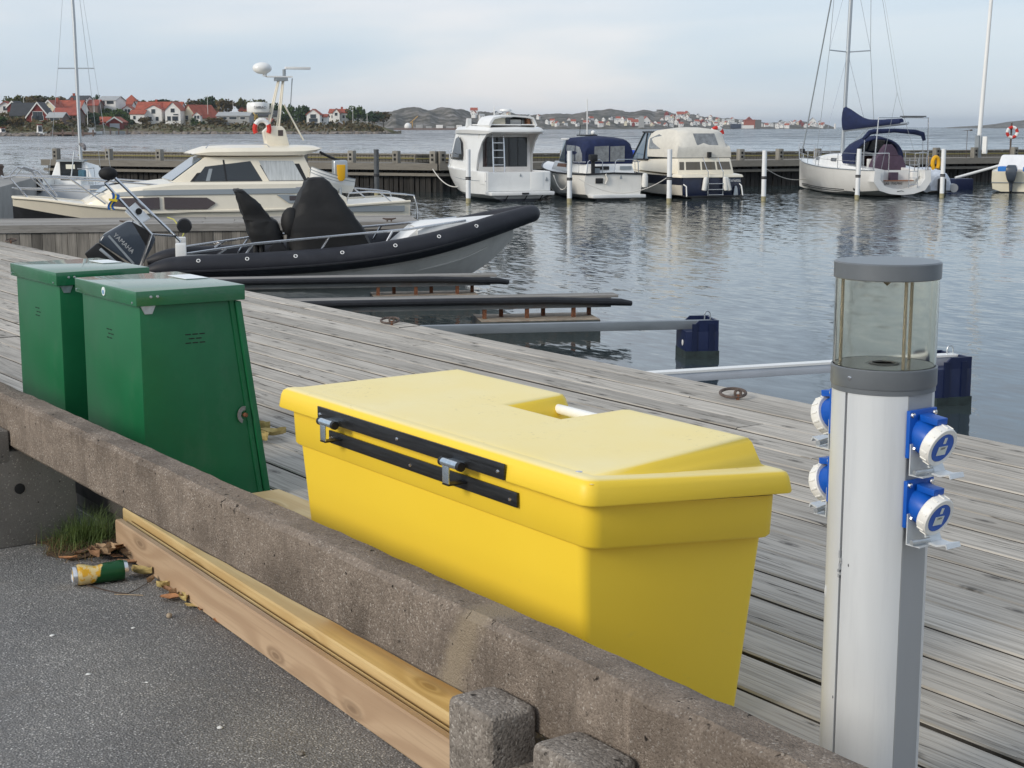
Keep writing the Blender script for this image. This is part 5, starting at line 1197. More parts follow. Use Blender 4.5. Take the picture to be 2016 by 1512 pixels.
# ================================================================== FAR PIER
M_PIERT = wood('pier timber', (.26, .24, .205), (.13, .118, .10), crack=.3, rnd=.2, knots=False, warm=(.22, .20, .17)); M_PILE = pm('shaded piles', (.012, .011, .010), .85, var=.6, vs=1.2, stretch=(3, 3, .4), vcol=(.040, .037, .033))  # pile colour holds the shade below the walkway
M_POST = wood('old post wood', (.32, .30, .26), (.16, .15, .13), crack=.4, axis=2, rnd=.25, knots=False)
PZ = -.31; PH = PZ - WATER
def ground(px, D): p = at_D(px, 251, D); return Vector((p.x, p.y, WATER))
def on_line(a, b, px):           # point of the line a-b on the bearing px
    d0 = ground(px, 1.0); d0 = Vector((d0.x, d0.y)); u = Vector((b.x - a.x, b.y - a.y)); w = Vector((a.x, a.y))
    det = d0.x * -u.y + u.x * d0.y; t = (w.x * -u.y + u.x * w.y) / det; s = (d0.x * w.y - d0.y * w.x) / det
    return -s if False else ((w + u * 0) and ((d0 * t - w).dot(u) / u.length_squared))
def pier(label, a, b, posts):
    L = (b - a).length; t = thing('pier', label, 'pier', a, math.atan2(b.y - a.y, b.x - a.x), 'timber breakwater pier across the harbour')
    MB().box(0, L, .02, 4.2, PH - .16, PH).build('walkway', M_PIERT, t)
    MB().box(0, L, -.10, .018, PH - .27, PH + .012).build('edge_beam', M_PIERT, t); MB().box(0, L, .06, .16, PH - .52, PH - .40).build('lower_wale', M_PIERT, t)
    mb = MB(); x = 0; rr = random.Random(int(L))
    while x < L: w = rr.uniform(.13, .2); mb.box(x, x + w - .02, 2.7, 2.76 + rr.uniform(0, .02), PH, PH + .30 + rr.uniform(-.01, .01)); x += w
    tag(mb.build('parapet_boards', M_PIERT, t, smooth=0, weld=False), kind='stuff')
    MB().box(0, L, 2.62, 2.84, PH + .301, PH + .36).build('parapet_cap', M_PIERT, t); MB().tube([(0, 2.55, PH + .16), (L, 2.55, PH + .16)], .03, 6).build('hose', pm('faded hose', (.20, .175, .06), .7), t)
    mb = MB(); x = 0
    while x < L: w = rr.uniform(.20, .30); mb.box(x, x + w - .05, .30 + rr.uniform(0, .1), .52, -1.2, PH - .17); x += w
    tag(mb.build('pile_wall', M_PILE, t, smooth=0, weld=False), kind='stuff'); MB().box(0, L, .55, 3.9, -1.2, PH - .165).build('core', M_DARK, t)  # near-black core paints the shade behind the piles
    me = None
    for px in posts:
        f = on_line(a, b, px); x = f * L
        if not 0 < x < L: continue
        if me is None:
            mb = MB(); mb.box(-.14, .14, .02, .30, 0, .52); me = mb.mesh('bollard_post', bevel=.03); me.materials.append(M_POST)
            sl = MB(); sl.box(-.05, .05, .005, .06, .12, .22); sl.box(-.05, .05, .005, .06, .30, .40); ms = sl.mesh('slot', smooth=0); ms.materials.append(M_DARK)
        o = link('bollard_post', me, None, t); o.location = (x, 0, PH + .002); o2 = link('slot', ms, None, o)
    return t
P0, P1, P2 = ground(80, 73.5), ground(862, 64.8), ground(2110, 79.5)
pier('left stretch of the dark timber pier, behind the cream cruiser', P0, P1, (104, 208, 308, 402, 495, 592, 688, 776, 850))
pier('right stretch of the dark timber pier, behind the moored motor boats and yacht', P1 + (P2 - P1).normalized() * .02, P2, (872, 955, 1036, 1114, 1190, 1262, 1332, 1398, 1463, 1540, 1615, 1690, 1770, 1850, 1925, 2004))
# concrete head at the left
c1, c2 = at_z(96, 341, -.27), at_z(-40, 379, -.27); e = Vector((c2.x - c1.x, c2.y - c1.y, 0)); nn = Vector((-e.y, e.x, 0)).normalized(); nn = nn if nn.dot(RGT) < 0 else -nn
mb = MB(); A, B = Vector((c1.x, c1.y, -3)), Vector((c2.x, c2.y, -3)); C_, D_ = B + nn * 7, A + nn * 7
h = Vector((0, 0, 3 - .27)); mb.hexa([A, B, C_, D_, A + h, B + h, C_ + h, D_ + h]); bw = tag(mb.build('breakwater', pm('pale weathered concrete', (.30, .29, .27), .9, var=.25, vs=.8, bump=.4, bs=6), bevel=.05), 'pale concrete breakwater head at the left edge behind the cruiser bow', 'breakwater')
for k, f in enumerate((.18, .42)):
    p = A.lerp(B, f) + nn * 1.2; o = MB().lathe([(0, 0), (.16, 0), (.13, .18), (.18, .30), (.12, .36), (0, .37)], seg=14).build('bollard', M_IRON); o.location = (p.x, p.y, -.27)
    tag(o, ('stubby dark bollard on the pale breakwater head, nearer the pier', 'stubby dark bollard on the pale breakwater head, nearer the left edge')[k], 'bollard', 'bollards on the breakwater head')

# ================================================================== WHITE MOTOR BOAT WITH HARDTOP
def boat_at(name, px, py, b, label, cat='motor boat', grp=None):
    p = at_z(px, py, WATER); return thing(name, label, cat, p, heading(b), grp)
BA = boat_at('motor_boat', 1021, 396, -20, 'tall white motor boat with flybridge, leftmost of the three moored stern-on')
S = dens([(0, [(1.26, 1.06), (1.26, .62), (1.24, .26), (.7, .02), (0, -.1)]), (2.5, [(1.34, 1.08), (1.32, .62), (1.24, .24), (.7, -.1), (0, -.25)]), (4.8, [(1.16, 1.14), (1.06, .72), (.86, .34), (.4, 0), (0, -.2)]), (6.3, [(.66, 1.22), (.54, .88), (.38, .56), (.16, .22), (0, 0)]), (7.3, [(.07, 1.30), (.05, 1.1), (.03, .85), (.02, .6), (0, .42)])])
hull(S).build('hull', gelz('white boat gelcoat', (.78, .78, .76), .09, (.012, .018, .035), .2), BA); deckmesh([q for q in S if q[0] > 1.6], .02, .05).build('foredeck', M_GELW, BA)
MB().box(-.02, 1.7, -1.1, 1.1, .50, .52).build('cockpit_floor', M_TEAK, BA)
mb = MB(); mb.box(-.06, .16, -1.22, 1.22, .36, 1.07); mb.build('transom', M_GELW, BA, bevel=.04); MB().box(-.075, -.055, -.95, -.45, .45, 1.05).build('transom_gate', M_GELW, BA, bevel=.008)
for s in (1, -1): MB().box(.1, 1.9, s * 1.20 - .10, s * 1.20 + .10, .6, 1.09).build('coaming', M_GELW, BA, bevel=.05)
mb = MB(); mb.hexa([(-.5, -1.22, .23), (.0, -1.30, .23), (.0, 1.30, .23), (-.5, 1.22, .23), (-.5, -1.24, .36), (.0, -1.32, .36), (.0, 1.32, .36), (-.5, 1.24, .36)]); mb.build('swim_platform', M_GELW, BA, bevel=.03)
MB().box(-.515, -.495, -.22, .05, .26, .33).build('platform_ladder', M_BLACK, BA)
for y in (.55, -.2, -.8): MB().tube([(-.42, y, .24), (-.05, y, .04)], .02, 6).build('platform_strut', M_BLACK, BA)
# wheelhouse
sd = [(1.55, 1.05), (1.42, 1.70), (1.05, 2.15), (.55, 2.45), (4.2, 2.55), (4.7, 2.40), (5.5, 1.40), (5.6, 1.15), (3.0, 1.05)]
for s in (1, -1):
    mb = MB(); rows = []
    p = [(x, s * (1.14 - .10 * max(0, z - 1.05) / 1.4 - .25 * max(0, x - 3.6) / 2), z) for x, z in sd]; panel(mb, p, -.06 * s, (0, 1, 0)); mb.build('cabin_side', M_GELW, BA)
    w = [(5.25, 1.45), (4.55, 2.24), (4.0, 2.34), (3.55, 2.15), (3.35, 1.7), (3.35, 1.45)]
    p = [(x, s * (1.145 - .10 * max(0, z - 1.05) / 1.4 - .25 * max(0, x - 3.6) / 2), z) for x, z in w]; panel(MB(), p, .012 * s, (0, 1, 0)).build('side_window', M_GLASS, BA)
mb = MB(); mb.hexa([(5.45, -.9, 1.16), (5.6, -.86, 1.16), (5.6, .86, 1.16), (5.45, .9, 1.16), (4.55, -.84, 2.44), (4.7, -.80, 2.44), (4.7, .80, 2.44), (4.55, .84, 2.44)]); mb.build('windscreen', M_GLASS, BA)
rf = MB(); rows = []
for x, w, zb, zt in ((.20, .95, 2.52, 2.58), (.28, 1.08, 2.46, 2.66), (.8, 1.14, 2.44, 2.70), (2.5, 1.14, 2.46, 2.74), (4.2, 1.04, 2.46, 2.70), (4.8, .86, 2.42, 2.54)): rows.append([(x, w, zb), (x, w + .03, (zb + zt) / 2), (x, w - .08, zt), (x, 0, zt + .03), (x, -w + .08, zt), (x, -w - .03, (zb + zt) / 2), (x, -w, zb), (x, 0, zb - .01)])
rf.loft(rows); rf.build('roof', M_GELW, BA, smooth=40)
MB().box(1.50, 1.56, -1.04, 1.04, 1.0, 1.22).build('bulkhead', M_GELW, BA); MB().box(1.50, 1.56, .88, 1.04, 1.22, 2.46).build('bulkhead', M_GELW, BA); MB().box(1.50, 1.56, -1.04, -.90, 1.22, 2.46).build('bulkhead', M_GELW, BA); MB().box(1.50, 1.56, -.9, .88, 2.32, 2.46).build('bulkhead', M_GELW, BA)
MB().box(1.51, 1.53, .70, .88, .55, 2.32).build('teak_door_post', M_BRW, BA)
for y0, y1 in ((.30, .69), (-.16, .28), (-.52, -.18), (-.90, -.54)): MB().box(1.515, 1.535, y0, y1, .55, 2.30).build('door_pane', M_GLASS, BA)
for y0 in (.29, -.17, -.53): MB().box(1.505, 1.54, y0 - .012, y0 + .012, .55, 2.31).build('door_frame', M_BLACK, BA)
for y in (.62, .18): MB().tube([(.95, y, .55), (1.15, y, 2.44)], .028, 8).build('ladder_rail', M_STEEL, BA)
for k in range(6): MB().box(.93 + .035 * k, 1.03 + .035 * k, .18, .62, .75 + k * .27, .78 + k * .27).build('ladder_rung', M_STEEL, BA)
# flybridge screen
MB().box(.55, 2.9, -.92, .92, 2.76, 2.80).build('fly_floor', M_GELW, BA)
tp_ = MB(); rows = []
for y, z in ((.98, 2.76), (.92, 2.90), (.80, 3.04), (.5, 3.10), (0, 3.13), (-.5, 3.10), (-.78, 3.05), (-.86, 2.90), (-.92, 2.76)): rows.append([(.50, y, z), (2.0, y * .95, z + .02), (2.0, y * .90, z - .05), (.50, y * .93, z - .06)])
tp_.loft(rows); tp_.build('fly_hoop', M_GELW, BA, smooth=40)
MB().box(.62, .64, .30, .80, 2.80, 3.02).build('fly_screen', pm('beige vinyl', (.62, .57, .45), .3), BA); MB().box(.62, .64, .10, .27, 2.80, 3.05).build('fly_screen', M_GLASS, BA); MB().box(1.6, 1.64, -.72, .10, 2.80, 3.05).build('fly_screen', M_VINYL, BA); MB().box(.7, 1.0, -.72, -.60, 2.80, 3.0).build('fly_seat', M_TEAK, BA); MB().box(.9, 1.3, -.45, .05, 2.80, 2.98).build('helm', M_GELW, BA, bevel=.05)
MB().tube([(2.4, .1, 2.7), (2.4, .1, 3.45)], .025, 6).build('mast', M_GELW, BA); MB().lathe([(0, 3.24), (.10, 3.25), (.24, 3.30), (.22, 3.36), (0, 3.38)], (2.4, -.35, 0), 16).build('radome', M_GELW, BA); MB().tube([(2.4, -.35, 2.75), (2.4, -.35, 3.26)], .03, 6).build('radome_foot', M_GELW, BA)
MB().prism([(2.6, 2.7), (2.9, 2.7), (2.75, 3.02), (2.60, 3.02)], .95, 1.1, 'y').build('horn', M_GELW, BA)
for s in (1, -1): rail_run(BA, 'bow_rail', [(4.6, s * 1.1, 1.66), (5.8, s * .82, 1.74), (6.8, s * .38, 1.80), (7.35, 0, 1.82)], .018, [((5.3, s * 1.0, 1.16), (5.3, s * .96, 1.70)), ((6.1, s * .70, 1.2), (6.1, s * .70, 1.76)), ((6.8, s * .36, 1.25), (6.8, s * .38, 1.80))])
MB().tube([(x, p[1][0] + .006, p[1][1] + .12) for x, p in S], .012, 5).build('side_line', M_GREYS, BA)
def buoymark(par, y, z, s):
    MB().prism([(y - .05 * s, z), (y + .05 * s, z), (y + .05 * s, z + .05 * s), (y, z + .17 * s), (y - .05 * s, z + .05 * s)], -.081, -.0765, 'x').build('emblem', M_GREYS, par)
buoymark(BA, -.05, .90, .7); buoymark(BA, -1.08, .72, 1)

# ================================================================== MOTOR BOAT WITH NAVY CANOPY
BB = boat_at('motor_boat', 1207, 394, -19, 'white motor boat with navy blue canopy, middle of the three moored stern-on')
S = dens([(0, [(1.12, .98), (1.16, .6), (1.10, .22), (.6, -.02), (0, -.1)]), (2.5, [(1.26, .98), (1.25, .6), (1.12, .2), (.6, -.12), (0, -.25)]), (4.6, [(1.06, 1.08), (.96, .7), (.74, .3), (.35, 0), (0, -.2)]), (6.1, [(.56, 1.22), (.46, .88), (.30, .5), (.14, .2), (0, 0)]), (7.0, [(.06, 1.32), (.04, 1.1), (.03, .85), (.02, .6), (0, .4)])])
hull(S).build('hull', gelz('warm white gelcoat', (.74, .72, .67), .06, BLK, .45), BB); deckmesh(S, .02, .05).build('deck', M_GELW, BB)
for s in (1, -1): MB().tube([(x, s * (p[0][0] + .02), p[0][1] - .02) for x, p in S], .035, 6).build('rubbing_strake', M_BLACK, BB)
MB().tube([(-.015, 1.12, .96), (-.03, 0, 1.0), (-.015, -1.12, .96)], .035, 6).build('rubbing_strake', M_BLACK, BB)
MB().box(-.5, .02, -1.12, 1.02, .10, .22).build('swim_platform', M_GELW, BB, bevel=.03)
mb = MB(); mb.hexa([(.25, -.98, .98), (4.4, -.85, 1.0), (4.4, .85, 1.0), (.25, .98, .98), (.42, -.92, 1.34), (4.1, -.80, 1.38), (4.1, .80, 1.38), (.42, .92, 1.34)]); mb.build('coachroof', M_GELW, BB, bevel=.03)
side_panels('teak_strip', [(3.9, 1.30), (2.6, 1.30), (2.6, 1.17), (3.9, 1.17)], lambda x, z: 1.02 - .045 * x + .012 - .06 * (z - .98) / .36, M_TEAK, BB)
for y, w in ((.36, .30), (-.62, .24)): MB().box(.27, .29, y - w, y + w, 1.12, 1.25).build('vent', M_GREYS if y < 0 else M_BLACK, BB)
cv = MB(); rows = []
for x, zt in ((.42, 2.05), (.55, 2.22), (.9, 2.28), (1.8, 2.34), (2.55, 2.32)): 
    w = .96; rows.append([(x - (.10 if x < .5 else 0) * 0, w, 1.33), (x, w, 1.75), (x, w - .05, zt - .16), (x, w - .20, zt - .03), (x, 0, zt + .03), (x, -w + .20, zt - .03), (x, -w + .05, zt - .16), (x, -w, 1.75), (x, -w, 1.33)])
cv.loft(rows, False, True, False); cv.build('canopy', M_CANVB, BB, smooth=50)
for y0, y1 in ((.02, .62), (-.62, -.04)): panel(MB(), [(.412, y0, 1.42), (.412, y1, 1.42), (.412, y1 * .96, 1.98), (.412, y0, 2.0)], -.012, (1, 0, 0)).build('canopy_window', M_VINYL, BB)
side_panels('canopy_window', [(.75, 1.42), (.75, 1.7), (1.05, 1.95), (1.45, 2.0), (1.45, 1.42)], lambda x, z: .958 if z < 1.8 else .935, M_VINYL, BB); side_panels('canopy_window', [(1.55, 1.40), (1.55, 2.0), (2.4, 2.02), (2.4, 1.40)], lambda x, z: .958 if z < 1.8 else .935, M_VINYL, BB)
mb = MB(); mb.hexa([(2.6, -.94, 1.36), (3.7, -.78, 1.36), (3.7, .78, 1.36), (2.6, .94, 1.36), (2.6, -.90, 2.20), (3.05, -.80, 2.20), (3.05, .80, 2.20), (2.6, .90, 2.20)]); mb.build('windscreen', M_GLASSB, BB); MB().box(2.5, 3.12, -.92, .92, 2.205, 2.27).build('screen_top', M_GELW, BB, bevel=.02)
MB().tube([(2.3, .15, 2.32), (2.3, .15, 3.75)], .022, 6).build('mast', M_GELW, BB); MB().ball((2.3, -.1, 2.48), .09, 10, 6).build('gps_dome', M_GELW, BB); MB().box(2.1, 2.5, -.2, .5, 2.36, 2.41).build('roof_bracket', M_BLACK, BB); MB().tube([(2.3, .45, 2.4), (2.25, .45, 2.78)], .012, 5).build('antenna', M_BLACK, BB)
ob = thing('small_outboard', 'small black outboard clamped to the stern rail of the navy canopied boat', 'outboard motor', BB.matrix_basis @ Vector((0, 0, 0)), 0); ob.location = Matrix.Translation(BB.location) @ Matrix.Rotation(BB.rotation_euler.z, 4, 'Z') @ Vector((.05, .80, .96)); ob.rotation_euler = BB.rotation_euler
MB().box(-.15, .15, -.14, .14, .48, .74).build('cowling', M_BLACK, ob, bevel=.05); MB().box(-.05, .05, -.06, .06, .0, .48).build('leg', M_BLACK, ob); MB().box(.05, .25, -.30, -.02, -.02, .22).build('cockpit_cover', M_GREYS, ob)
for s, y0, y1 in ((1, 1.05, .40), (1, -.05, -1.05)): rail_run(BB, 'stern_rail', [(.05, y0, .98), (.03, y0 - .04, 1.42), (.03, y0 - .14, 1.50), (.03, y1 + .14, 1.50), (.03, y1 + .04, 1.42), (.05, y1, .98)], .018, [])
for s in (1, -1): rail_run(BB, 'side_rail', [(.05, s * 1.1, 1.42), (1.2, s * 1.15, 1.40), (1.3, s * 1.18, 1.0)], .016, [((.6, s * 1.15, .98), (.6, s * 1.13, 1.41))])
MB().lathe([(0, 0), (.11, .02), (.12, .10), (.12, .42), (.10, .50), (.03, .54), (0, .54)], (.0, -1.28, .45), 12).build('fender', M_FEND, BB)
MB().box(-.04, .0, .42, .72, .62, .82).build('exhaust_port', M_BLACK, BB, bevel=.03); MB().tube([(-.045, .32, .98), (-.06, .26, .75), (-.05, .34, .6), (-.06, .24, .8), (-.05, .33, .95)], .035, 6).build('rope_coil', M_WROPE, BB)
buoymark(BB, -.28, .78, 1)

# ================================================================== NAVY MOTOR BOAT WITH CREAM CANVAS
BC = boat_at('motor_boat', 1400, 391, -21, 'navy and cream motor boat with pale canvas top, rightmost of the three moored stern-on')
S = dens([(0, [(1.28, .86), (1.30, .56), (1.22, .14), (.6, -.06), (0, -.12)]), (2.8, [(1.38, .88), (1.34, .55), (1.18, .14), (.6, -.12), (0, -.25)]), (5.2, [(1.12, 1.0), (1.0, .66), (.76, .26), (.35, 0), (0, -.2)]), (7.0, [(.58, 1.16), (.46, .86), (.30, .5), (.14, .2), (0, 0)]), (8.0, [(.06, 1.28), (.04, 1.06), (.03, .82), (.02, .6), (0, .4)])])
hull(S).build('hull', gelz('two tone gelcoat', (.62, .58, .50), .10, BLK, .4, .52, (.010, .013, .030)), BC)
deckmesh(S, .0, .05).build('deck', M_GELC, BC)
MB().box(-.03, -.005, -1.24, 1.24, .10, .80).build('transom_face', M_NAVY, BC, bevel=.01)
mb = MB(); mb.hexa([(-.10, -1.34, .80), (.6, -1.40, .80), (.6, 1.40, .80), (-.10, 1.34, .80), (-.06, -1.30, .90), (.6, -1.36, .94), (.6, 1.36, .94), (-.06, 1.30, .90)]); mb.build('aft_deck_rim', M_GELC, BC, bevel=.03)
mb = MB(); mb.hexa([(.45, -1.22, .92), (5.6, -.95, 1.0), (5.6, .95, 1.0), (.45, 1.22, .92), (.62, -1.14, 1.52), (5.0, -.85, 1.40), (5.0, .85, 1.40), (.62, 1.14, 1.52)]); mb.build('aft_cabin', M_GELC, BC, bevel=.04)
for y0, y1 in ((1.12, .92), (.84, .22), (.14, -.44), (-.52, -1.10)): panel(MB(), [(.50, y0 * 1.0, 1.08), (.50, y1, 1.08), (.585, y1 * .97, 1.38), (.585, y0 * .97, 1.38)], -.014, (1, 0, 0)).build('aft_window', pm('amber tint glass', (.10, .085, .062), .1, spec=.8), BC)
cv = MB(); rows = []
for x, w, zb, z1, zt in ((.62, 1.16, 1.54, 1.92, 1.93), (.66, 1.14, 1.54, 1.98, 2.0), (.95, 1.10, 1.54, 2.10, 2.52), (1.25, 1.08, 1.54, 2.20, 2.64), (2.0, 1.06, 1.54, 2.25, 2.68), (3.0, 1.04, 1.54, 2.25, 2.62), (3.5, 1.02, 1.54, 2.2, 2.50)):
    rows.append([(x, w, zb), (x, w * 1.0, (zb + z1) / 2), (x, w * .96, z1), (x, w * .84, zt - .06), (x, w * .4, zt), (x, 0, zt + .01), (x, -w * .4, zt), (x, -w * .84, zt - .06), (x, -w * .96, z1), (x, -w, (zb + z1) / 2), (x, -w, zb)])
cv.loft(rows, False, True, True); cv.build('canvas_top', M_CANVW, BC, smooth=45)
panel(MB(), [(.70, .30, 2.0), (.70, -.62, 2.0), (.93, -.56, 2.44), (.93, .36, 2.44)], -.035, (1, 0, -.4)).build('canvas_window', M_VINYL, BC)
side_panels('canvas_window', [(2.3, 1.85), (3.3, 1.85), (3.35, 2.25), (2.6, 2.42), (2.3, 2.35)], lambda x, z: 1.04 - .20 * max(0, z - 1.9), M_VINYL, BC, .02)
mb = MB(); mb.hexa([(3.5, -1.0, 1.42), (5.3, -.84, 1.38), (5.3, .84, 1.38), (3.5, 1.0, 1.42), (3.5, -.92, 2.46), (4.15, -.82, 2.46), (4.15, .82, 2.46), (3.5, .92, 2.46)]); mb.build('windscreen', M_GLASSB, BC)
for s in (1, -1):
    for a, b in (((5.32, s * .85, 1.38), (4.16, s * .83, 2.47)), ((3.9, s * .98, 1.42), (3.75, s * .90, 2.46)), ((3.5, s * 1.01, 1.42), (5.32, s * .85, 1.39))): MB().tube([a, b], .035, 6).build('screen_frame', M_BLACK, BC)
MB().box(3.3, 4.25, -.9, .9, 2.47, 2.53).build('screen_top', M_BLACK, BC, bevel=.02)
for s in (.22, -.42):
    MB().tube([(-.14, s, .06), (-.14, s, 1.02), (-.02, s, 1.10), (.30, s, 1.52)], .018, 6).build('ladder_rail', M_STEEL, BC)
for z in (.14, .34, .56): MB().box(-.20, -.08, -.42, .22, z, z + .025).build('ladder_rung', M_STEEL, BC)
for y, tilt in ((.40, .05), (-.55, -.04), (-.70, -.10)):
    mb = MB().lathe([(0, 0), (.09, .02), (.095, .10), (.095, .42), (.08, .50), (.03, .53), (0, .53)], (0, 0, 0), 12, 'z', Matrix.Translation((-.16, y, .30)) @ Matrix.Rotation(tilt * 3, 4, 'X')); mb.build('fender', M_FEND, BC)
text('stern_name', 'Marietta', .17, M_GELW, BC, frameM((-.034, -.95, .68), (0, -1, 0), (0, 0, 1)), .003)
MB().tube([(-.02, 1.24, .12), (-.3, 1.2, .1), (-.32, 0, .1), (-.3, -1.2, .1), (-.02, -1.24, .12)], .03, 6).build('swim_bar', M_BLACK, BC)
MB().tube([(-.02, 1.2, .55), (-.22, 1.18, .48), (-.3, 1.2, .1)], .025, 6).build('stern_guard', M_WHITE, BC); MB().tube([(-.02, -1.2, .55), (-.22, -1.18, .48), (-.3, -1.2, .1)], .025, 6).build('stern_guard', M_WHITE, BC)
MB().prism([(-.10, .08), (.10, .08), (.06, .40), (.02, .48), (-.02, .48), (-.06, .40)], -.12, -.06, 'x', Matrix.Translation((0, -1.0, 0))).build('trim_bracket', M_GALV, BC)
MB().box(.5, .62, -.25, -.12, 1.55, 1.75).build('stern_light', M_BLACK, BC)
for s in (1, -1): rail_run(BC, 'bow_rail', [(4.6, s * 1.15, 1.62), (6.2, s * .86, 1.72), (7.6, s * .25, 1.80), (8.0, 0, 1.82)], .018, [((5.3, s * 1.08, 1.0), (5.3, s * 1.04, 1.66)), ((6.4, s * .80, 1.08), (6.4, s * .78, 1.73)), ((7.3, s * .42, 1.2), (7.3, s * .40, 1.78))])
MB().ball((5.6, .7, 1.62), .22, 12, 7, (1.6, .9, .7)).build('blue_fender_bag', pm('bright blue bag', (.01, .06, .42), .6), BC)
side_panels('name_plate', [(4.3, .76), (3.3, .76), (3.3, .66), (4.3, .66)], lambda x, z: 1.37 - .10 * max(0, x - 2.8) - (.88 - z) * .12, pm('silver name', (.40, .40, .40), .4), BC, .02)
MW = Matrix.Translation(BC.location) @ Matrix.Rotation(BC.rotation_euler.z, 4, 'Z')
bu = buoy_ring('life_buoy', MW @ Vector((1.6, -1.05, 2.42)), .24, .085, Matrix.Rotation(BC.rotation_euler.z, 3, 'Z') @ Matrix.Rotation(R(90), 3, 'Y'), None, 'red and white ring life buoy hung on the cream canvas top')

# ================================================================== SAILING YACHT
YA = boat_at('sailing_yacht', 1775, 389, -14, 'white sailing yacht with blue boom cover and purple wheel cover', 'sailing yacht')
S = dens([(0, [(1.18, 1.05), (1.22, .62), (.98, .28), (.5, .14), (0, .10)]), (1.2, [(1.38, 1.04), (1.40, .62), (1.18, .20), (.6, .0), (0, -.06)]), (3.6, [(1.55, 1.08), (1.52, .6), (1.26, .1), (.6, -.2), (0, -.3)]), (6.2, [(1.16, 1.18), (1.06, .66), (.80, .14), (.4, -.12), (0, -.2)]), (8.3, [(.48, 1.28), (.40, .80), (.26, .3), (.12, .1), (0, -.02)]), (9.4, [(.04, 1.34), (.03, 1.0), (.025, .6), (.02, .3), (0, .1)])])
hull([(x, p) for x, p in S], False).build('hull', gelz('yacht gelcoat', (.70, .69, .66), .035, BLK, .3), YA)
fr = sect(0, S[0][1]); inn = [Vector((0, p.y * .78, .32 + (p.z - .10) * .76)) for p in fr]; inb = [p + Vector((.5, 0, 0)) for p in inn]
mb = MB(); mb.loft([fr, [p + Vector((-.03, 0, 0)) for p in fr], [p + Vector((-.03, 0, 0)) for p in inn], inb], False, False, False)
mb.add(inb, [tuple(range(len(inb)))]); mb.build('transom', M_GELW, YA, smooth=40)
deckmesh([q for q in S if q[0] > 2.6], .01, .06).build('deck', M_GELW, YA); MB().box(.2, 2.6, -.6, .6, .62, .66).build('cockpit_sole', M_TEAK, YA)
for s in (1, -1):
    mb = MB(); mb.hexa([(.35, s * .62, .6), (2.7, s * .62, .6), (2.7, s * 1.42, 1.0), (.35, s * 1.2, 1.0), (.35, s * .60, 1.06), (2.7, s * .60, 1.22), (2.7, s * 1.30, 1.22), (.35, s * 1.14, 1.06)]); mb.build('cockpit_coaming', M_GELW, YA, bevel=.02)
    MB().tube([(x, s * (p[0][0] + .01), p[0][1]) for x, p in S], .022, 5).build('toe_rail', M_GREYS, YA)
    for k, zl in enumerate((.17, .24)): MB().tube([(x, s * (p[2][0] + (p[1][0] - p[2][0]) * ((zl - p[2][1]) / (p[1][1] - p[2][1])) + .004), zl) for x, p in S if 1.6 + .3 * k < x < 9.0], .016, 5).build('stripe', M_BLACK, YA)
    panel(MB(), [(1.05, s * 1.395, .20), (1.3, s * 1.40, .25), (1.3, s * 1.41, .34), (1.16, s * 1.41, .30), (1.02, s * 1.405, .42)], .012 * s, (0, 1, 0)).build('hull_emblem', M_BLACK, YA)
mb = MB(); rows = []
for x, w, z in ((2.6, 1.0, 1.56), (3.6, 1.02, 1.62), (5.0, .92, 1.58), (6.4, .66, 1.46), (7.3, .42, 1.30)): rows.append([(x, w + .10, 1.02 + .03 * (x - 2.6)), (x, w, z - .06), (x, w - .10, z), (x, 0, z + .06), (x, -w + .10, z), (x, -w, z - .06), (x, -w - .10, 1.02 + .03 * (x - 2.6))])
mb.loft(rows, False, True, True); mb.build('coachroof', M_GELW, YA, smooth=35)
for x in (3.6, 4.6, 5.7): side_panels('cabin_port', [(x, 1.32), (x, 1.45), (x + .55, 1.45), (x + .55, 1.33)], lambda xx, z: (1.12 - .155 * max(0, xx - 3.9)) - .10 * (z - 1.02) / .5 + .02, M_GLASS, YA, .02)
MB().box(2.56, 2.60, -.34, .34, .7, 1.56).build('companionway', M_BRW, YA)
sp_ = MB(); rows = []
for x, w, zt in ((2.05, 1.05, 2.24), (2.5, 1.08, 2.36), (3.1, 1.06, 2.22), (3.7, .96, 1.72)):
    rows.append([(x, w * math.cos(R(a)) * (1.0), 1.25 + (zt - 1.25) * max(0, math.sin(R(a))) ** .7) for a in range(0, 181, 15)])
sp_.loft(rows, False, False, False); so = sp_.build('sprayhood', M_CANVB, YA, smooth=60)
for a, b in ((.06, .62), (-.62, -.06)): panel(MB(), [(3.02, a * 1.0, 1.75), (3.02, b, 1.75), (2.66, b * .95, 2.18), (2.66, a, 2.20)], .05, (.8, 0, .6)).build('hood_window', M_VINYL, so)
MB().tube([(2.04, 1.06 * math.cos(R(a)), 1.25 + .99 * max(0, math.sin(R(a))) ** .7) for a in range(0, 181, 12)], .05, 6).build('hood_hem', M_CANVB, so)
M_PURP = pm('plum canvas', (.085, .055, .085), .85, var=.15, vs=5, bump=.3, bs=20)
mb = MB(); rows = []
for z, w, d in ((.85, .72, .22), (1.2, .68, .24), (1.45, .58, .22), (1.58, .50, .2), (1.60, .36, .22), (1.85, .24, .2), (2.02, .12, .12)): rows.append([(1.5 - d, -w - .12, z), (1.5 - d, w - .12, z), (1.5 + d, w - .12, z), (1.5 + d, -w - .12, z)])
mb.loft(rows); mb.build('wheel_cover', M_PURP, YA, bevel=.05)
MB().box(1.9, 2.05, .20, .50, .9, 1.45).build('cockpit_table', M_GELW, YA, bevel=.02)
bi = [(.8, -1.30, 2.18), (.8, -1.22, 2.42), (.8, -.9, 2.50), (.8, 0, 2.56), (.8, .9, 2.52), (.8, 1.05, 2.48), (.8, 1.30, 2.24)]
MB().tube(bi, [.07, .10, .10, .08, .10, .10, .07], 8).build('folded_bimini', M_CANVB, YA)
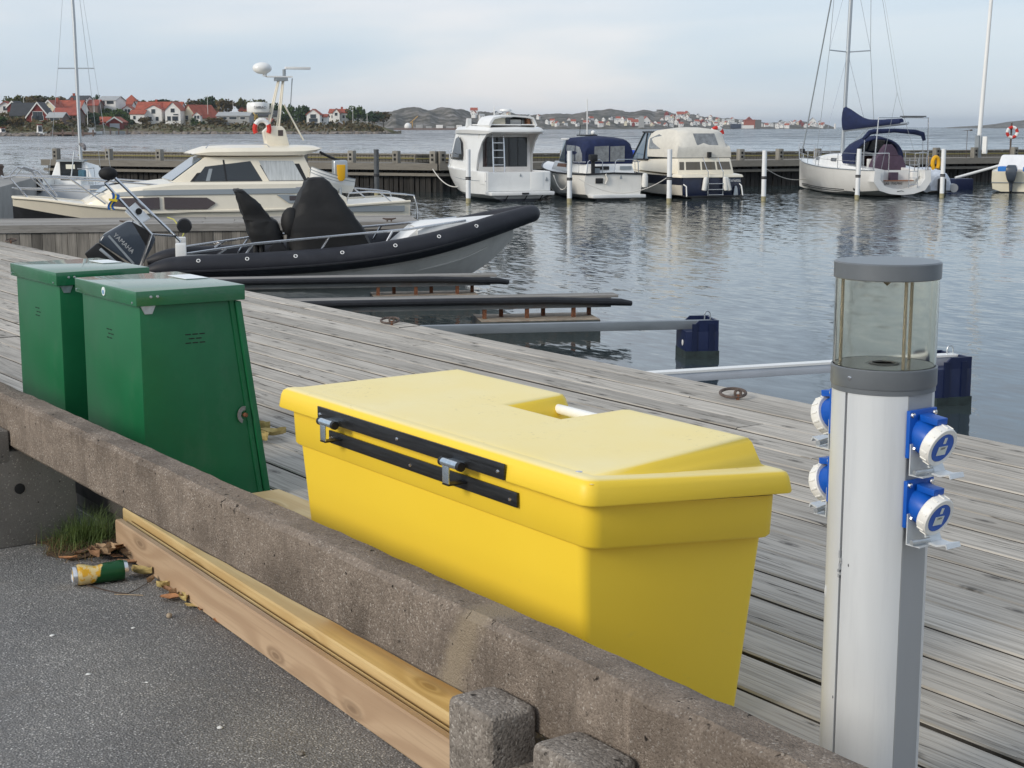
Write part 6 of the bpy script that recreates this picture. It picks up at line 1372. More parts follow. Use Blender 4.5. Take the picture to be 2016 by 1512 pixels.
for y in (-1.25, 1.25): MB().tube([(.8, y, 2.25), (.8, y * 1.02, 1.05)], .016, 6).build('bimini_leg', M_STEEL, YA)
MB().tube([(.15, -1.15, 1.05), (.1, -1.05, 3.05), (.1, 1.05, 3.05), (.15, 1.15, 1.05)], .026, 6).build('stern_arch', M_STEEL, YA); MB().box(-.1, .3, -.85, .05, 3.08, 3.12).build('solar_panel', M_BLACK, YA)
# rig
rk = .03
def mz_(z): return (5.25 - rk * (z - 1.6), -.008 * (z - 1.6), z)
MB().tube([mz_(1.5), mz_(6), mz_(13.8)], .085, 10).build('mast', M_GALV, YA)
sp_tip = {}
for z, w in ((5.75, .92), (9.4, .75)):
    for s in (1, -1):
        a = Vector(mz_(z)); b = Vector((a.x - .25, s * w, z + .06)); MB().tube([a, b], .025, 6).build('spreader', M_GALV, YA); sp_tip[(z, s)] = b
for s in (1, -1):
    ch = Vector((4.9, s * 1.38, 1.12)); MB().tube([ch, sp_tip[(5.75, s)], sp_tip[(9.4, s)], mz_(13.6)], .011, 5).build('cap_shroud', M_GREYS, YA)
    MB().tube([Vector((4.8, s * 1.30, 1.12)), mz_(5.7)], .009, 5).build('lower_shroud', M_STEEL, YA); MB().tube([sp_tip[(5.75, s)], mz_(9.4)], .008, 5).build('diagonal_shroud', M_STEEL, YA)
    MB().tube([Vector((.2, s * .8, 1.1)), Vector((.7, 0, 4.0)), mz_(13.7)], .008, 5).build('backstay', M_GREYS, YA)
MB().tube([(9.25, 0, 1.5), mz_(13.6)], .028, 6).build('forestay', M_GREYS, YA); MB().lathe([(.10, 0), (.12, .05), (.12, .15), (.10, .2)], (9.2, 0, 1.55), 12).build('furler_drum', M_BLACK, YA)
MB().tube([Vector((5.2, -.1, 2.6)), Vector(mz_(12))], .006, 4).build('halyard', M_WROPE, YA); MB().tube([Vector((1.7, -.92, 2.95)), mz_(13.7)], .006, 4).build('topping_lift', M_GREYS, YA)
bp = [Vector((5.15, 0, 2.55)).lerp(Vector((1.5, -.95, 2.85)), k / 10) for k in range(11)]
mb = MB(); secs = []
for k, p in enumerate(bp[:10]):
    hgt = (.95, .80, .60, .42, .32, .28, .25, .24, .22, .20)[k]; w = (.14, .18, .18, .17, .16, .15, .14, .13, .12, .10)[k]
    secs.append([p + Vector((0, w * math.cos(u), hgt / 2 + hgt * .55 * math.sin(u))) for u in [2 * math.pi * q / 12 for q in range(12)]])
mb.loft(secs); mb.build('boom_cover', M_CANVB, YA, smooth=60); MB().tube([bp[0], bp[10]], .06, 8).build('boom', M_GALV, YA); MB().tube([Vector((5.1, 0, 1.7)), bp[4]], .025, 6).build('boom_vang', M_GALV, YA)
MB().box(5.4, 6.2, -.35, .05, 2.3, 2.5).build('sail_bag', M_GELW, YA, bevel=.05) if False else None
# lifelines and pulpit
for s in (1, -1):
    pts = [(1.2, s * 1.36), (2.6, s * 1.48), (4.4, s * 1.46), (6.2, s * 1.12), (7.8, s * .66), (8.7, s * .36)]
    zs = [1.05, 1.06, 1.10, 1.18, 1.26, 1.30]
    for hgt in (.32, .62): MB().tube([(x, y, z + hgt) for (x, y), z in zip(pts, zs)], .009, 5).build('lifeline', M_STEEL, YA)
    for (x, y), z in zip(pts, zs): MB().tube([(x, y, z), (x, y, z + .64)], .014, 6).build('stanchion', M_STEEL, YA)
    rail_run(YA, 'pulpit', [(8.7, s * .36, 1.3), (8.75, s * .34, 1.92), (9.35, s * .12, 1.98), (9.45, 0, 2.0)], .018, [((9.3, s * .1, 1.32), (9.35, s * .12, 1.98))])
    rail_run(YA, 'pushpit', [(1.2, s * 1.34, 1.70), (.25, s * 1.15, 1.70), (.1, s * .55, 1.70)], .018, [((.25, s * 1.12, 1.05), (.25, s * 1.15, 1.70)), ((.1, s * .55, 1.0), (.1, s * .55, 1.70))])
for y in (-.25, -.62): MB().tube([(-.06, y, .38), (-.05, y, 1.50)], .016, 6).build('ladder_rail', M_STEEL, YA)
for z in (.50, .75, 1.0, 1.25): MB().tube([(-.055, -.25, z), (-.055, -.62, z)], .014, 6).build('ladder_rung', M_STEEL, YA)
MB().box(.30, .46, .02, .36, .66, .96).build('transom_locker', M_PURP, YA); text('yacht_name', 'LAS', .13, M_INK, YA, frameM((.455, .42, .52), (0, -1, 0), (0, 0, 1)), .003); text('yacht_name', 'PALMAS', .13, M_INK, YA, frameM((.455, -.02, .52), (0, -1, 0), (0, 0, 1)), .003); text('model_number', '340', .12, M_INK, YA, frameM((.465, .66, .86), (0, -1, 0), (0, 0, 1)), .003)
MB().tube([(-.04, .22, .235), (-.04, .05, .265), (-.04, -.05, .24)], .012, 5).build('transom_handle', M_BLACK, YA)
MW = Matrix.Translation(YA.location) @ Matrix.Rotation(YA.rotation_euler.z, 4, 'Z')
hb = thing('horseshoe_buoy', 'yellow horseshoe buoy on the stern rail of the white yacht', 'life buoy', MW @ Vector((.1, -1.45, 1.0)), YA.rotation_euler.z)
MB().tube([(0, .13 * math.cos(R(a)), .30 + .24 * math.sin(R(a))) for a in range(-60, 241, 20)], .085, 8).build('float_pad', M_YELO, hb); MB().tube([(.0, .3, .2), (-.1, 0, .1), (0, -.3, .2), (.1, 0, .5)], .015, 5, closed=True).build('holder', M_STEEL, hb)
dn = thing('covered_dinghy', 'small white covered dinghy tucked between the yacht and the white pole', 'dinghy', at_z(1851, 381, WATER), heading(-10))
mb = MB(); rows = []
for x, w, z in ((0, .42, .75), (.3, .62, .95), (1.2, .70, 1.05), (2.4, .5, 1.0), (3.0, .1, .9)): rows.append([(x, w * math.cos(R(a)), .12 + (z - .12) * max(0, math.sin(R(a))) ** .8) for a in range(-10, 191, 20)])
mb.loft(rows, False, True, True); mb.build('cover', pm('pale blue grey cover', (.60, .64, .70), .8, var=.2, vs=4, bump=.5, bs=9), dn, smooth=50)
MB().tube([(0, .6, .22), (1.5, .72, .22), (2.8, .3, .25), (3.1, 0, .28), (2.8, -.3, .25), (1.5, -.72, .22), (0, -.6, .22)], .18, 10).build('tube', pm('grey hypalon', (.35, .36, .37), .6), dn); MB().box(-.25, .02, -.14, .14, .0, .62).build('outboard', M_BLACK, dn, bevel=.05)

# ================================================================== DAY BOAT at the right edge
BF = boat_at('day_boat', 2003, 380, 22, 'small cream day boat with dark outboard, cut by the right edge', 'motor boat')
S = dens([(0, [(1.05, .88), (1.05, .5), (1.0, .16), (.5, 0), (0, -.1)]), (2.5, [(1.15, .92), (1.1, .5), (.95, .14), (.5, -.1), (0, -.2)]), (4.6, [(.6, 1.08), (.5, .7), (.36, .3), (.16, .1), (0, -.05)]), (5.4, [(.05, 1.15), (.04, .9), (.03, .6), (.02, .4), (0, .25)])])
hull(S).build('hull', gelz('day boat gelcoat', (.74, .69, .54), .05, BLK), BF); deckmesh(S, .03).build('deck', M_GELC, BF)
MB().tube([(-.02, 1.06, .42), (-.02, -1.06, .42)], .02, 5).build('rubbing_line', M_GREYS, BF)
mb = MB(); mb.hexa([(.9, -.95, .9), (3.0, -.9, .95), (3.0, .9, .95), (.9, .95, .9), (1.1, -.8, 1.55), (2.6, -.7, 1.5), (2.6, .7, 1.5), (1.1, .8, 1.55)]); mb.build('white_cover', pm('white tarpaulin', (.72, .73, .75), .7, var=.06, vs=4, bump=.4, bs=8), BF, bevel=.12, seg=3)
for y in (.55, -.45): MB().box(.2, .75, y - .3, y + .3, .85, 1.08).build('blue_cushion', pm('cushion blue', (.02, .16, .50), .7), BF, bevel=.06)
mb = MB(); rows = []
for z, x0, x1, w in ((.05, -.35, -.10, .06), (.40, -.40, -.10, .08), (.55, -.55, -.05, .16), (.80, -.62, -.02, .22), (1.05, -.58, -.02, .22), (1.16, -.48, -.08, .16)): rows.append([(x0, .25 - w, z), (x0, .25 + w, z), (x1, .25 + w, z), (x1, .25 - w, z)])
mb.loft(rows); mb.build('outboard', M_OUTB, BF, bevel=.05, seg=3, smooth=50); MB().prism([(-.55, .10), (-.10, .10), (-.25, -.15)], .22, .28, 'y').build('skeg', M_BLACK, BF)
bb = thing('mooring_boom', 'sloping white boom with blue float beside the day boat at right', 'mooring boom', at_z(1890, 373, WATER), heading(78), 'mooring booms with blue floats')
MB().box(-.45, .45, -.35, .35, -.3, .48).build('float', M_FLB, bb, bevel=.06); MB().tube([(-.25, 0, .50), (2.6, 0, 1.22)], .06, 8).build('beam', M_GELW, bb)

# ================================================================== POLES
M_POLE = pm('white plastic pole', (.76, .77, .77), .45, var=.06, vs=3, dirt=((.42, .38, .28), 2.5, .5, (1, 1, .4))); M_POLB = pm('weed stained foot', (.30, .27, .16), .8, var=.4, vs=8)
def pole(px, py, pt, label, mat=None, r=.088, tiltx=0):
    b = at_z(px, py, WATER); D = D_of(b); ztop = zrow(pt, D)
    t = thing('mooring_pole', label, 'mooring pole', b, 0, 'white mooring poles'); H = ztop - b.z; e = RGT * tiltx
    MB().tube([Vector((0, 0, -.8)) - e * .3, Vector((0, 0, H)) + e * H / 2], r, 14).build('shaft', mat or M_POLE, t, smooth=40); MB().lathe([(r + .004, -.3), (r + .004, .10), (r + .002, .16)], (0, 0, 0), 14).build('wet_foot', M_POLB, t)
    for z in (H * .46, H * .43): MB().lathe([(r + .002, z), (r + .016, z + .01), (r + .016, z + .04), (r + .002, z + .05)], tuple(e * z / 2), 14).build('rope_band', M_DROPE if px not in (1122,) else M_WROPE, t)
    return t
pole(922, 399, 294, 'white mooring pole in front of the tall white motor boat')
pole(1121, 399, 297, 'white mooring pole in front of the navy canopied boat')
pole(1317, 399, 294, 'white mooring pole in front of the navy and cream boat')
pole(1503, 395, 296, 'white mooring pole standing free between the motor boats and the yacht')
pole(1687, 392, 293, 'white mooring pole in front of the white yacht', tiltx=.03)
pole(1854, 389, 293, 'white mooring pole just right of the yacht stern')
pole(742, 388, 294, 'dark grey mooring pole in front of the pier, left of the white boats', pm('dark grey pole', (.075, .082, .088), .6, var=.3, vs=3, dirt=((.22, .23, .24), 1.5, .7, (1, 1, .5))), .10)
fp = on_line(P1, P2, 1937); q = P1.lerp(P2, fp); q = q + Vector((0, 0, PH)) + FWD * .8
fpole = thing('flagpole', 'tall white flagpole on the pier reaching out of the picture', 'flagpole', q)
MB().tube([(0, 0, 0), Vector((0, 0, 9.5)) + RGT * .36], [.115, .085], 14).build('pole', M_GELW, fpole); MB().box(-.12, .12, -.12, .12, 0, 1.1).build('hinge_post', M_GREYS, fpole); MB().box(.25, .50, .0, .1, .2, 1.05).build('control_box', M_GELW, fpole)
q = P1.lerp(P2, on_line(P1, P2, 2004)); q = q + Vector((0, 0, PH)) + FWD * 1.0
lp = thing('life_buoy_stand', 'dark post carrying a ring life buoy on the pier at the right edge', 'life buoy stand', q)
MB().tube([(0, 0, 0), (0, 0, 1.72)], .045, 8).build('post', M_IRON, lp)
buoy_ring('life_buoy', q + Vector((0, 0, 1.25)) - FWD * .1 + RGT * .02, .25, .08, Matrix.Rotation(heading(0) + R(90), 3, 'Z') @ Matrix.Rotation(R(90), 3, 'X'), None, 'red and white ring life buoy on the post at the right edge')
q = P1.lerp(P2, on_line(P1, P2, 1912)) + Vector((0, 0, PH)) + FWD * .6
wv = thing('wind_vane', 'thin rod with a small dark wind vane on the pier left of the flagpole', 'wind vane', q); MB().tube([(0, 0, 0), (0, 0, 1.35)], .014, 5).build('rod', M_IRON, wv); MB().tube([Vector((0, 0, 1.33)) - RGT * .20, Vector((0, 0, 1.36)) + RGT * .20], .012, 5).build('arrow', M_IRON, wv); MB().ball(RGT * .18 + Vector((0, 0, 1.36)), .07, 8, 5, (1.2, 1.2, .6)).build('tail', M_IRON, wv)
# ropes
rope('mooring_rope', [at_D(852, 333, 64.6), at_D(905, 367, 60)], .02, M_WROPE, 'white slack mooring line from the pier to the tall white boat', sag=.25)
rope('mooring_rope', [at_D(1090, 345, 59), at_D(1120, 358, 56.3)], .02, M_WROPE, 'white looped line from the tall white boat to the second pole', sag=.40)
rope('mooring_rope', [at_D(1140, 352, 57), at_D(1316, 348, 56.4)], .014, M_WROPE, 'long slack line under the navy canopied boat stern to the third pole', sag=.55)
rope('mooring_rope', [at_D(1510, 333, 60), at_D(1588, 351, 68)], .014, M_WROPE, 'grey line from the free pole to the yacht bow', sag=.2)
rope('mooring_rope', [at_D(682, 340, 64), at_D(742, 352, 62)], .014, M_DROPE, 'dark slack line from the pier to the dark pole', sag=.5)
# ================================================================== FAR SHORES
def far(px, D, z=0.0): return Vector((RGT.x * (px - 1008) / 3070 * D + FWD.x * D, RGT.y * (px - 1008) / 3070 * D + FWD.y * D, z))
def zpy(py, D): return CAMZ + (251 - py) / 3070 * D
RZ = R(90 - YAW)                 # local x to the right, local y away
def lerp_list(L, x):
    if x <= L[0][0]: return L[0][1]
    for (a, u), (b, v) in zip(L, L[1:]):
        if x <= b: return u + (v - u) * (x - a) / (b - a)
    return L[-1][1]
def hnoise(a, b, seed=0):        # cheap smooth value noise
    def h(i, j):
        n = (i * 374761393 + j * 668265263 + seed * 1442695041) & 0xffffffff; n = (n ^ (n >> 13)) * 1274126177 & 0xffffffff; return ((n ^ (n >> 16)) & 0xffff) / 65535
    i, j = math.floor(a), math.floor(b); u, v = a - i, b - j; u = u * u * (3 - 2 * u); v = v * v * (3 - 2 * v)
    return (h(i, j) * (1 - u) + h(i + 1, j) * u) * (1 - v) + (h(i, j + 1) * (1 - u) + h(i + 1, j + 1) * u) * v
def fbm(a, b, o=4, seed=0):
    s, k = 0, .5
    for q in range(o): s += k * hnoise(a, b, seed + q); a *= 2; b *= 2; k *= .5
    return s
def land_mat(name, cols, sc, bm=.6):
    m = bpy.data.materials.new(name); m.use_nodes = True; n, l = ns(m); b = n['Principled BSDF']
    f = noise(n, l, mapping(n, l, (1, 1, 2.5)), sc, 8, .7, .4); c = ramp(n, l, f, cols)
    l.new(c, b.inputs['Base Color']); b.inputs['Roughness'].default_value = .95; b.inputs['Specular IOR Level'].default_value = .1
    l.new(bump(n, l, noise(n, l, mapping(n, l, (1, 1, 1)), sc * 3, 6), bm, 2), b.inputs['Normal']); return m
M_ISLE = land_mat('island ground', [(.30, (.045, .055, .022)), (.45, (.10, .10, .045)), (.55, (.17, .145, .095)), (.68, (.24, .22, .19))], .09)
M_HILL = land_mat('rocky hill', [(.34, (.040, .039, .028)), (.45, (.085, .079, .062)), (.53, (.145, .130, .108)), (.64, (.26, .240, .220))], .05, 1.0)
def front(px): return lerp_list([(-250, 455), (90, 458), (150, 470), (190, 575), (260, 588), (700, 592), (790, 620)], px)
ISLE_TOP = [(-250, 210), (40, 214), (120, 216), (260, 222), (360, 224), (470, 228), (560, 232), (640, 236), (700, 240), (740, 248), (768, 258), (790, 266)]
mb = MB(); rows = []; NX = 130
for j in range(15):
    row = []; t = j / 14
    for i in range(NX + 1):
        px = -250 + 1040 * i / NX; D = front(px) + (t ** 1.4) * 330 * min(1, (800 - px) / 120)
        zt = zpy(lerp_list(ISLE_TOP, px), D); k = min(1, t * 1.6) ** .8
        z = -2.0 + (zt + 2.0) * k + (fbm(px * .05, D * .03, 4, 3) - .5) * 3.5 * min(1, t * 5)
        if j == 1: z = max(z, -.9 + fbm(px * .2, 1, 3) * 1.2)
        row.append(far(px, D, z))
    rows.append(row)
mb.loft(rows, False, False, False); tag(mb.build('island', M_ISLE, smooth=60), kind='structure')
def isle_z(px, D):
    t = max(0, (D - front(px)) / (330 * min(1, max(.05, (800 - px) / 120)))) ** (1 / 1.4); zt = zpy(lerp_list(ISLE_TOP, px), D); return -2.0 + (zt + 2) * min(1, t * 1.6) ** .8 if t > 0 else -1.5
HILL = [(690, 246), (735, 224), (760, 221), (790, 217), (805, 214), (850, 216), (880, 214), (905, 217), (925, 222), (950, 221), (985, 224), (1020, 225), (1075, 229), (1110, 227), (1150, 221), (1175, 219), (1215, 220), (1250, 222), (1298, 220), (1310, 222), (1330, 225), (1365, 227), (1385, 231), (1420, 235), (1450, 237), (1475, 239), (1500, 243), (1530, 243), (1560, 241), (1585, 241), (1610, 243), (1630, 247), (1642, 252), (1660, 262)]
def fD(px): return lerp_list([(690, 1350), (900, 1400), (1060, 1650), (1400, 1850), (1660, 2100)], px)
mb = MB(); rows = []; NX = 260
for j in range(15):
    row = []; t = j / 14
    for i in range(NX + 1):
        px = 690 + 970 * i / NX; D = fD(px) + t * 420; zt = zpy(lerp_list(HILL, px), D); k = min(1, t * 1.25) ** .85
        base = -2.2 + (zt + 2.2) * k; rough = (fbm(px * .045, t * 5 + px * .01, 5, 9) - .5) * 19 * min(1, (zt + 3) / 22) * (1 - .55 * k) * min(1, t * 4)
        row.append(far(px, D, base + rough))
    rows.append(row)
mb.loft(rows, False, False, False); tag(mb.build('hills', M_HILL, smooth=35), kind='structure')
def hill_z(px, D): t = max(0, (D - fD(px)) / 420); return -2.2 + (zpy(lerp_list(HILL, px), D) + 2.2) * min(1, t * 1.25) ** .85
mb = MB(); rows = []
for j in range(5):
    rows.append([far(1840 + 24 * i, 3000 + 160 * j, -2 + (zpy(lerp_list([(1840, 262), (1868, 252), (1900, 248), (1930, 248.5), (1960, 245), (1985, 240), (2010, 238), (2060, 234), (2130, 240)], 1840 + 24 * i), 3000) + 2 + (hnoise(i * .9, 2) - .5) * 3) * (0, .6, 1, .7, 0)[j]) for i in range(14)])
mb.loft(rows, False, False, False); tag(mb.build('headland', M_HILL, smooth=40), kind='structure')

# ---- houses
def hm(name, c, v=.08): return pm(name, c, .8, var=v, vs=.6)
W_WHITE, W_CREAM, W_RED, W_YEL, W_GREY, W_BRN = hm('white boards', (.74, .73, .70)), hm('cream boards', (.72, .66, .50)), hm('falu red boards', (.20, .028, .022)), hm('yellow boards', (.62, .42, .10)), hm('grey boards', (.34, .34, .33)), hm('brown boards', (.16, .11, .09))
R_RED, R_DARK, R_GREY, R_RUST = hm('red roof tiles', (.33, .080, .045), .3), hm('black roof', (.045, .048, .052), .2), hm('pale grey roof', (.36, .37, .37)), hm('rust red roof', (.30, .07, .045), .25)
M_PANE = pm('far window', (.035, .045, .055), .15)
def house_meshes(w, d, h, rh, gable, ov, found):
    """wall, roof; the ridge runs to the viewer when gable is true"""
    wl_, rf_ = MB(), MB()
    if gable:
        wl_.prism([(-w / 2, -found), (w / 2, -found), (w / 2, h), (0, h + rh), (-w / 2, h)], 0, d, 'y')
        for s in (-1, 1):
            sl = rh / (w / 2); a = Vector((s * (w / 2 + ov), 0, h - ov * sl)); p = [(a.x, a.z), (0, h + rh), (0, h + rh + .28), (a.x, a.z + .28)]; rf_.prism(p, -ov, d + ov, 'y')
    else:
        wl_.prism([(0, -found), (d, -found), (d, h), (d / 2, h + rh), (0, h)], -w / 2, w / 2, 'x')
        for s in (0, 1):
            sl = rh / (d / 2); e = -ov if s == 0 else d + ov; p = [(e, h - ov * sl), (d / 2, h + rh), (d / 2, h + rh + .28), (e, h - ov * sl + .28)]; rf_.prism(p, -w / 2 - ov, w / 2 + ov, 'x')
    return wl_, rf_
def house(label, px, py, D, wpx, hpx, rpx, wall, roof, gable=True, rot=0, dpt=9, wins=(), chim=None, found=6, trim=None, name='house', grp='houses on the near island'):
    k = D / 3070; w, h, rh = wpx * k, hpx * k, rpx * k; p = far(px, D, zpy(py, D)); t = thing(name, label, 'house', p, RZ + R(rot), grp)
    a, b = house_meshes(w, dpt, h, rh, gable, .35, found); wo = a.build('wall', wall, t, smooth=0); ro = b.build('roof', roof, t, smooth=0)
    if trim and gable:
        for s in (-1, 1):
            sl = rh / (w / 2); MB().prism([(s * (w / 2 + .4), h - .4 * sl - .25), (0, h + rh - .25), (0, h + rh + .34), (s * (w / 2 + .4), h - .4 * sl + .34)], -.45, -.36, 'y').build('barge_board', trim, t, smooth=0)
    for x, z, ww, hh in wins:    # window centre and size in metres on the front
        x *= w; f = MB().box(x - ww / 2 - .12, x + ww / 2 + .12, -.09, .05, z * h - hh / 2 - .12, z * h + hh / 2 + .12).build('window', W_WHITE, t, smooth=0); MB().box(x - ww / 2, x + ww / 2, -.12, -.08, z * h - hh / 2, z * h + hh / 2).build('pane', M_PANE, f, smooth=0)
    if chim is not None: MB().box(chim * w - .45, chim * w + .45, dpt / 2 - .45, dpt / 2 + .45, h, h + rh + 1.2).build('chimney', R_RUST, ro, smooth=0)
    return t
house('white gabled house with brown tiled roof at the far left edge', 12, 219, 560, 26, 8, 9, W_WHITE, R_RUST, True, 12, 12, [(0, .5, 1.4, 1.4)])
house('small dark red gable peeping over shrubs near the left edge', 26, 220, 555, 20, 8, 10, W_RED, R_DARK, True, 0, 10, [], None, 6, W_WHITE)
t = house('dark house with black roof and dark red gable behind the shore', 75, 245, 510, 42, 14, 27, W_RED, R_DARK, True, 8, 16, [(-.10, .78, 2.2, 1.4), (.10, .78, 2.2, 1.4), (-.1, 1.35, 1.5, 1.5), (.12, 1.35, 1.5, 1.5)], None, 5, W_WHITE)
t = house('long black roofed wing left of the dark red gable', 45, 243, 522, 46, 14, 24, W_BRN, R_DARK, False, 8, 12, [(-.2, .5, 1.5, 1.2)])
house('low grey roofed annexe right of the dark red gable', 108, 241, 506, 30, 8, 9, W_BRN, R_GREY, False, 0, 8, [(0, .5, 3, 1)])
house('white gable house with bright red roof above the dark house', 97, 226, 580, 30, 11, 15, W_CREAM, R_RED, True, 0, 16, [(0, .7, 1.6, 1.6)], .2, 6, W_WHITE)
house('long red roof running right from the white gable', 130, 226, 590, 58, 10, 16, W_WHITE, R_RED, False, 0, 12, [(.1, .5, 2, 1.5)], .1)
house('rust roofed low house in front of the long red roof', 128, 236, 540, 48, 8, 13, W_BRN, R_RUST, False, 0, 10, [(.1, .5, 2, 1)])
house('hilltop house with black hipped roof beside the left yacht mast', 154, 207, 640, 34, 7, 9, W_WHITE, R_DARK, False, 0, 12, [(.2, .5, 3, 1.2), (-.2, .5, 2, 1.2)], -.4)
house('hilltop white house with pale grey roof left of the tower house', 212, 207, 650, 36, 7, 8, W_WHITE, R_GREY, False, -6, 12, [(-.2, .5, 1.5, 1.3), (.2, .5, 3, 1.3)])
house('dull red roofed house between hilltop houses', 178, 216, 640, 32, 7, 10, W_BRN, R_RUST, False, 0, 10)
house('broad house with orange red roof above green trees', 222, 226, 660, 70, 9, 17, W_WHITE, R_RED, False, 0, 14, [(-.3, .5, 2, 1.4)])
house('white dormer gable at the right end of the broad orange roof', 252, 226, 654, 18, 10, 6, W_WHITE, R_RED, True, 0, 6, [(-.15, .6, 1, 1.4), (.18, .6, 1, 1.4)])
TW = thing('house', 'white tower house with red pyramid roof on the hilltop', 'house', far(259, 690, zpy(211, 690)), RZ, 'houses on the near island')
MB().box(-2.2, 2.2, 0, 4.4, -8, 2.2).build('wall', W_WHITE, TW, smooth=0); MB().loft([[(-2.7, -.5, 2.2), (2.7, -.5, 2.2), (2.7, 4.9, 2.2), (-2.7, 4.9, 2.2)], [(-.1, 2.1, 5.0), (.1, 2.1, 5.0), (.1, 2.3, 5.0), (-.1, 2.3, 5.0)]]).build('roof', R_RED, TW, smooth=0)
house('large white villa with red roof and mansard gable facing the water', 303, 243, 640, 32, 26, 8, W_WHITE, R_RED, True, 0, 14, [(-.2, .30, 1.2, 1.6), (.22, .30, 1.2, 1.6), (0, .85, 1.6, 1.8)], .3, 6)
house('red roofed main block of the large white villa', 312, 242, 650, 88, 24, 15, W_WHITE, R_RED, False, 0, 12, [(.30, .3, 1.3, 1.6), (.42, .3, 1.3, 1.6)], -.1)
house('right balcony gable of the large white villa', 341, 242, 637, 30, 24, 15, W_WHITE, R_RED, True, 0, 12, [(-.25, .30, 1.5, 1.8), (.15, .30, 2.4, 1.8), (0, .95, 1.6, 1.6), (.2, .62, 2.0, .5)], None, 6)
house('white porch with small red roof at the left of the villa', 271, 240, 636, 28, 14, 7, W_WHITE, R_RED, False, 0, 7, [(-.2, .5, 1, 1.4)])
t = house('red boathouse with white door on the island shore', 226, 254.5, 606, 28, 13, 9, W_RED, R_RED, True, 0, 9, [], None, 3, W_WHITE, 'boathouse')
MB().box(-1.9, 1.9, -.12, .05, -.5, 2.0).build('door', hm('pale grey door', (.46, .48, .52)), t, smooth=0)
house('side wing of the red boathouse with small white window', 205, 253.5, 610, 20, 12, 9, W_RED, R_RED, False, 0, 6, [(.0, .5, 1.0, 1.0)], None, 3)
house('cream gabled house with steep red roof right of the villa', 372, 243, 645, 44, 10, 24, W_CREAM, R_RED, True, -30, 14, [(-.1, 1.0, 1.4, 1.6)], None, 6)
house('white dormer on the steep red roof', 388, 238, 638, 14, 10, 6, W_WHITE, R_RED, True, 0, 4, [(-.2, .6, .9, 1.3), (.2, .6, .9, 1.3)])
house('small yellow house with red roof behind a white pole', 420, 230, 700, 20, 6, 9, W_YEL, R_RED, False, 0, 9, [(.1, .5, 1, 1)])
house('low pavilion with wide pale grey roof', 459, 238, 640, 64, 8, 7, W_GREY, R_GREY, False, 0, 12, [(-.3, .5, 3, 1), (.0, .5, 3, 1), (.3, .5, 2, 1)])
house('yellow house with red roof beside the radar dome', 487, 226, 700, 34, 6, 9, W_YEL, R_RED, False, -12, 9, [(-.3, .5, 1, 1), (.2, .5, 1, 1)])
house('low brick house partly behind the radar mast', 520, 247, 655, 28, 6, 5, W_BRN, R_RUST, False, 0, 8, [(.1, .5, 1, 1)])
house('grey house with dark roof in the trees right of the mast', 530, 238, 690, 42, 8, 10, W_GREY, R_DARK, False, 0, 8, [(.1, .5, 2, 1)])
house('narrow white gable between dark trees', 582, 236, 690, 12, 9, 7, W_WHITE, R_DARK, True, 0, 9, [(0, .5, .8, 1.2)])
house('tall white house with red roof and glazed veranda', 617, 249, 655, 26, 22, 10, W_WHITE, R_RED, True, 0, 10, [(0, .85, 2.4, 1.6), (0, .5, 3.6, 1.5), (0, .18, 3, 1.2)], None, 6)
house('red roofed side wing of the tall veranda house', 634, 243, 662, 20, 11, 5, W_WHITE, R_RED, False, 0, 8, [(0, .5, 1.2, 1.2)])
house('white house with twin red gables on the green rise', 666, 236, 700, 36, 12, 7, W_WHITE, R_RED, False, 0, 10, [(-.3, .4, 1, 1.3), (0, .4, 1, 1.3), (.3, .4, 1, 1.3)], .15)
house('front gable of the twin gabled white house', 662, 236, 697, 14, 12, 8, W_WHITE, R_RED, True, 0, 5, [(0, .8, 1.2, 1.3)])
house('small grey roofed summerhouse low on the right rise', 667, 251, 655, 18, 5, 5, W_BRN, R_GREY, True, 0, 6)

# ---- trees
FOL = [pm('green foliage', (.070, .112, .030), .8, var=.55, vs=.35, spec=.15), pm('dark green foliage', (.040, .070, .026), .8, var=.55, vs=.35, spec=.15), pm('autumn brown foliage', (.115, .085, .036), .8, var=.5, vs=.35, spec=.15), pm('olive foliage', (.095, .100, .032), .8, var=.5, vs=.35, spec=.15)]
M_BARK = pm('bark', (.08, .065, .05), .9)
def crown_mesh(seed, mi):
    rr = random.Random(seed); mb = MB()
    lobes = [(rr.uniform(-.55, .55), rr.uniform(-.4, .4), rr.uniform(.35, .85), rr.uniform(.26, .42)) for _ in range(9)] + [(0, 0, .55, .45)]
    for k in range(620):
        lx, ly, lz, lr = rr.choice(lobes); u = Vector((rr.gauss(0, 1), rr.gauss(0, 1), rr.gauss(0, 1))).normalized() * lr * (rr.random() ** .35)
        c = Vector((lx, ly, lz)) + Vector((u.x, u.y, u.z * .8)); s = rr.uniform(.055, .125)
        a = Vector((rr.gauss(0, 1), rr.gauss(0, 1), rr.gauss(0, 1))).normalized(); b = a.orthogonal().normalized(); e = a.cross(b)
        mb.add([c + b * s, c + e * s * .8, c - b * s, c - e * s * .8], [(0, 1, 2, 3)])
    me = mb.mesh('crown', smooth=0, weld=False); me.materials.append(FOL[mi]); return me
tm = MB(); tm.tube([(0, 0, -.25), (.01, 0, .25), (0, .02, .6)], [.05, .04, .015], 7)
for a in range(4): tm.tube([(0, 0, .2 + .08 * a), (.22 * math.cos(a * 1.7), .22 * math.sin(a * 1.7), .5 + .07 * a)], [.022, .006], 5)
TRUNK = tm.mesh('trunk', smooth=60); TRUNK.materials.append(M_BARK)
CROWN = {(s, m): crown_mesh(10 * s + m, m) for s in range(3) for m in range(4)}
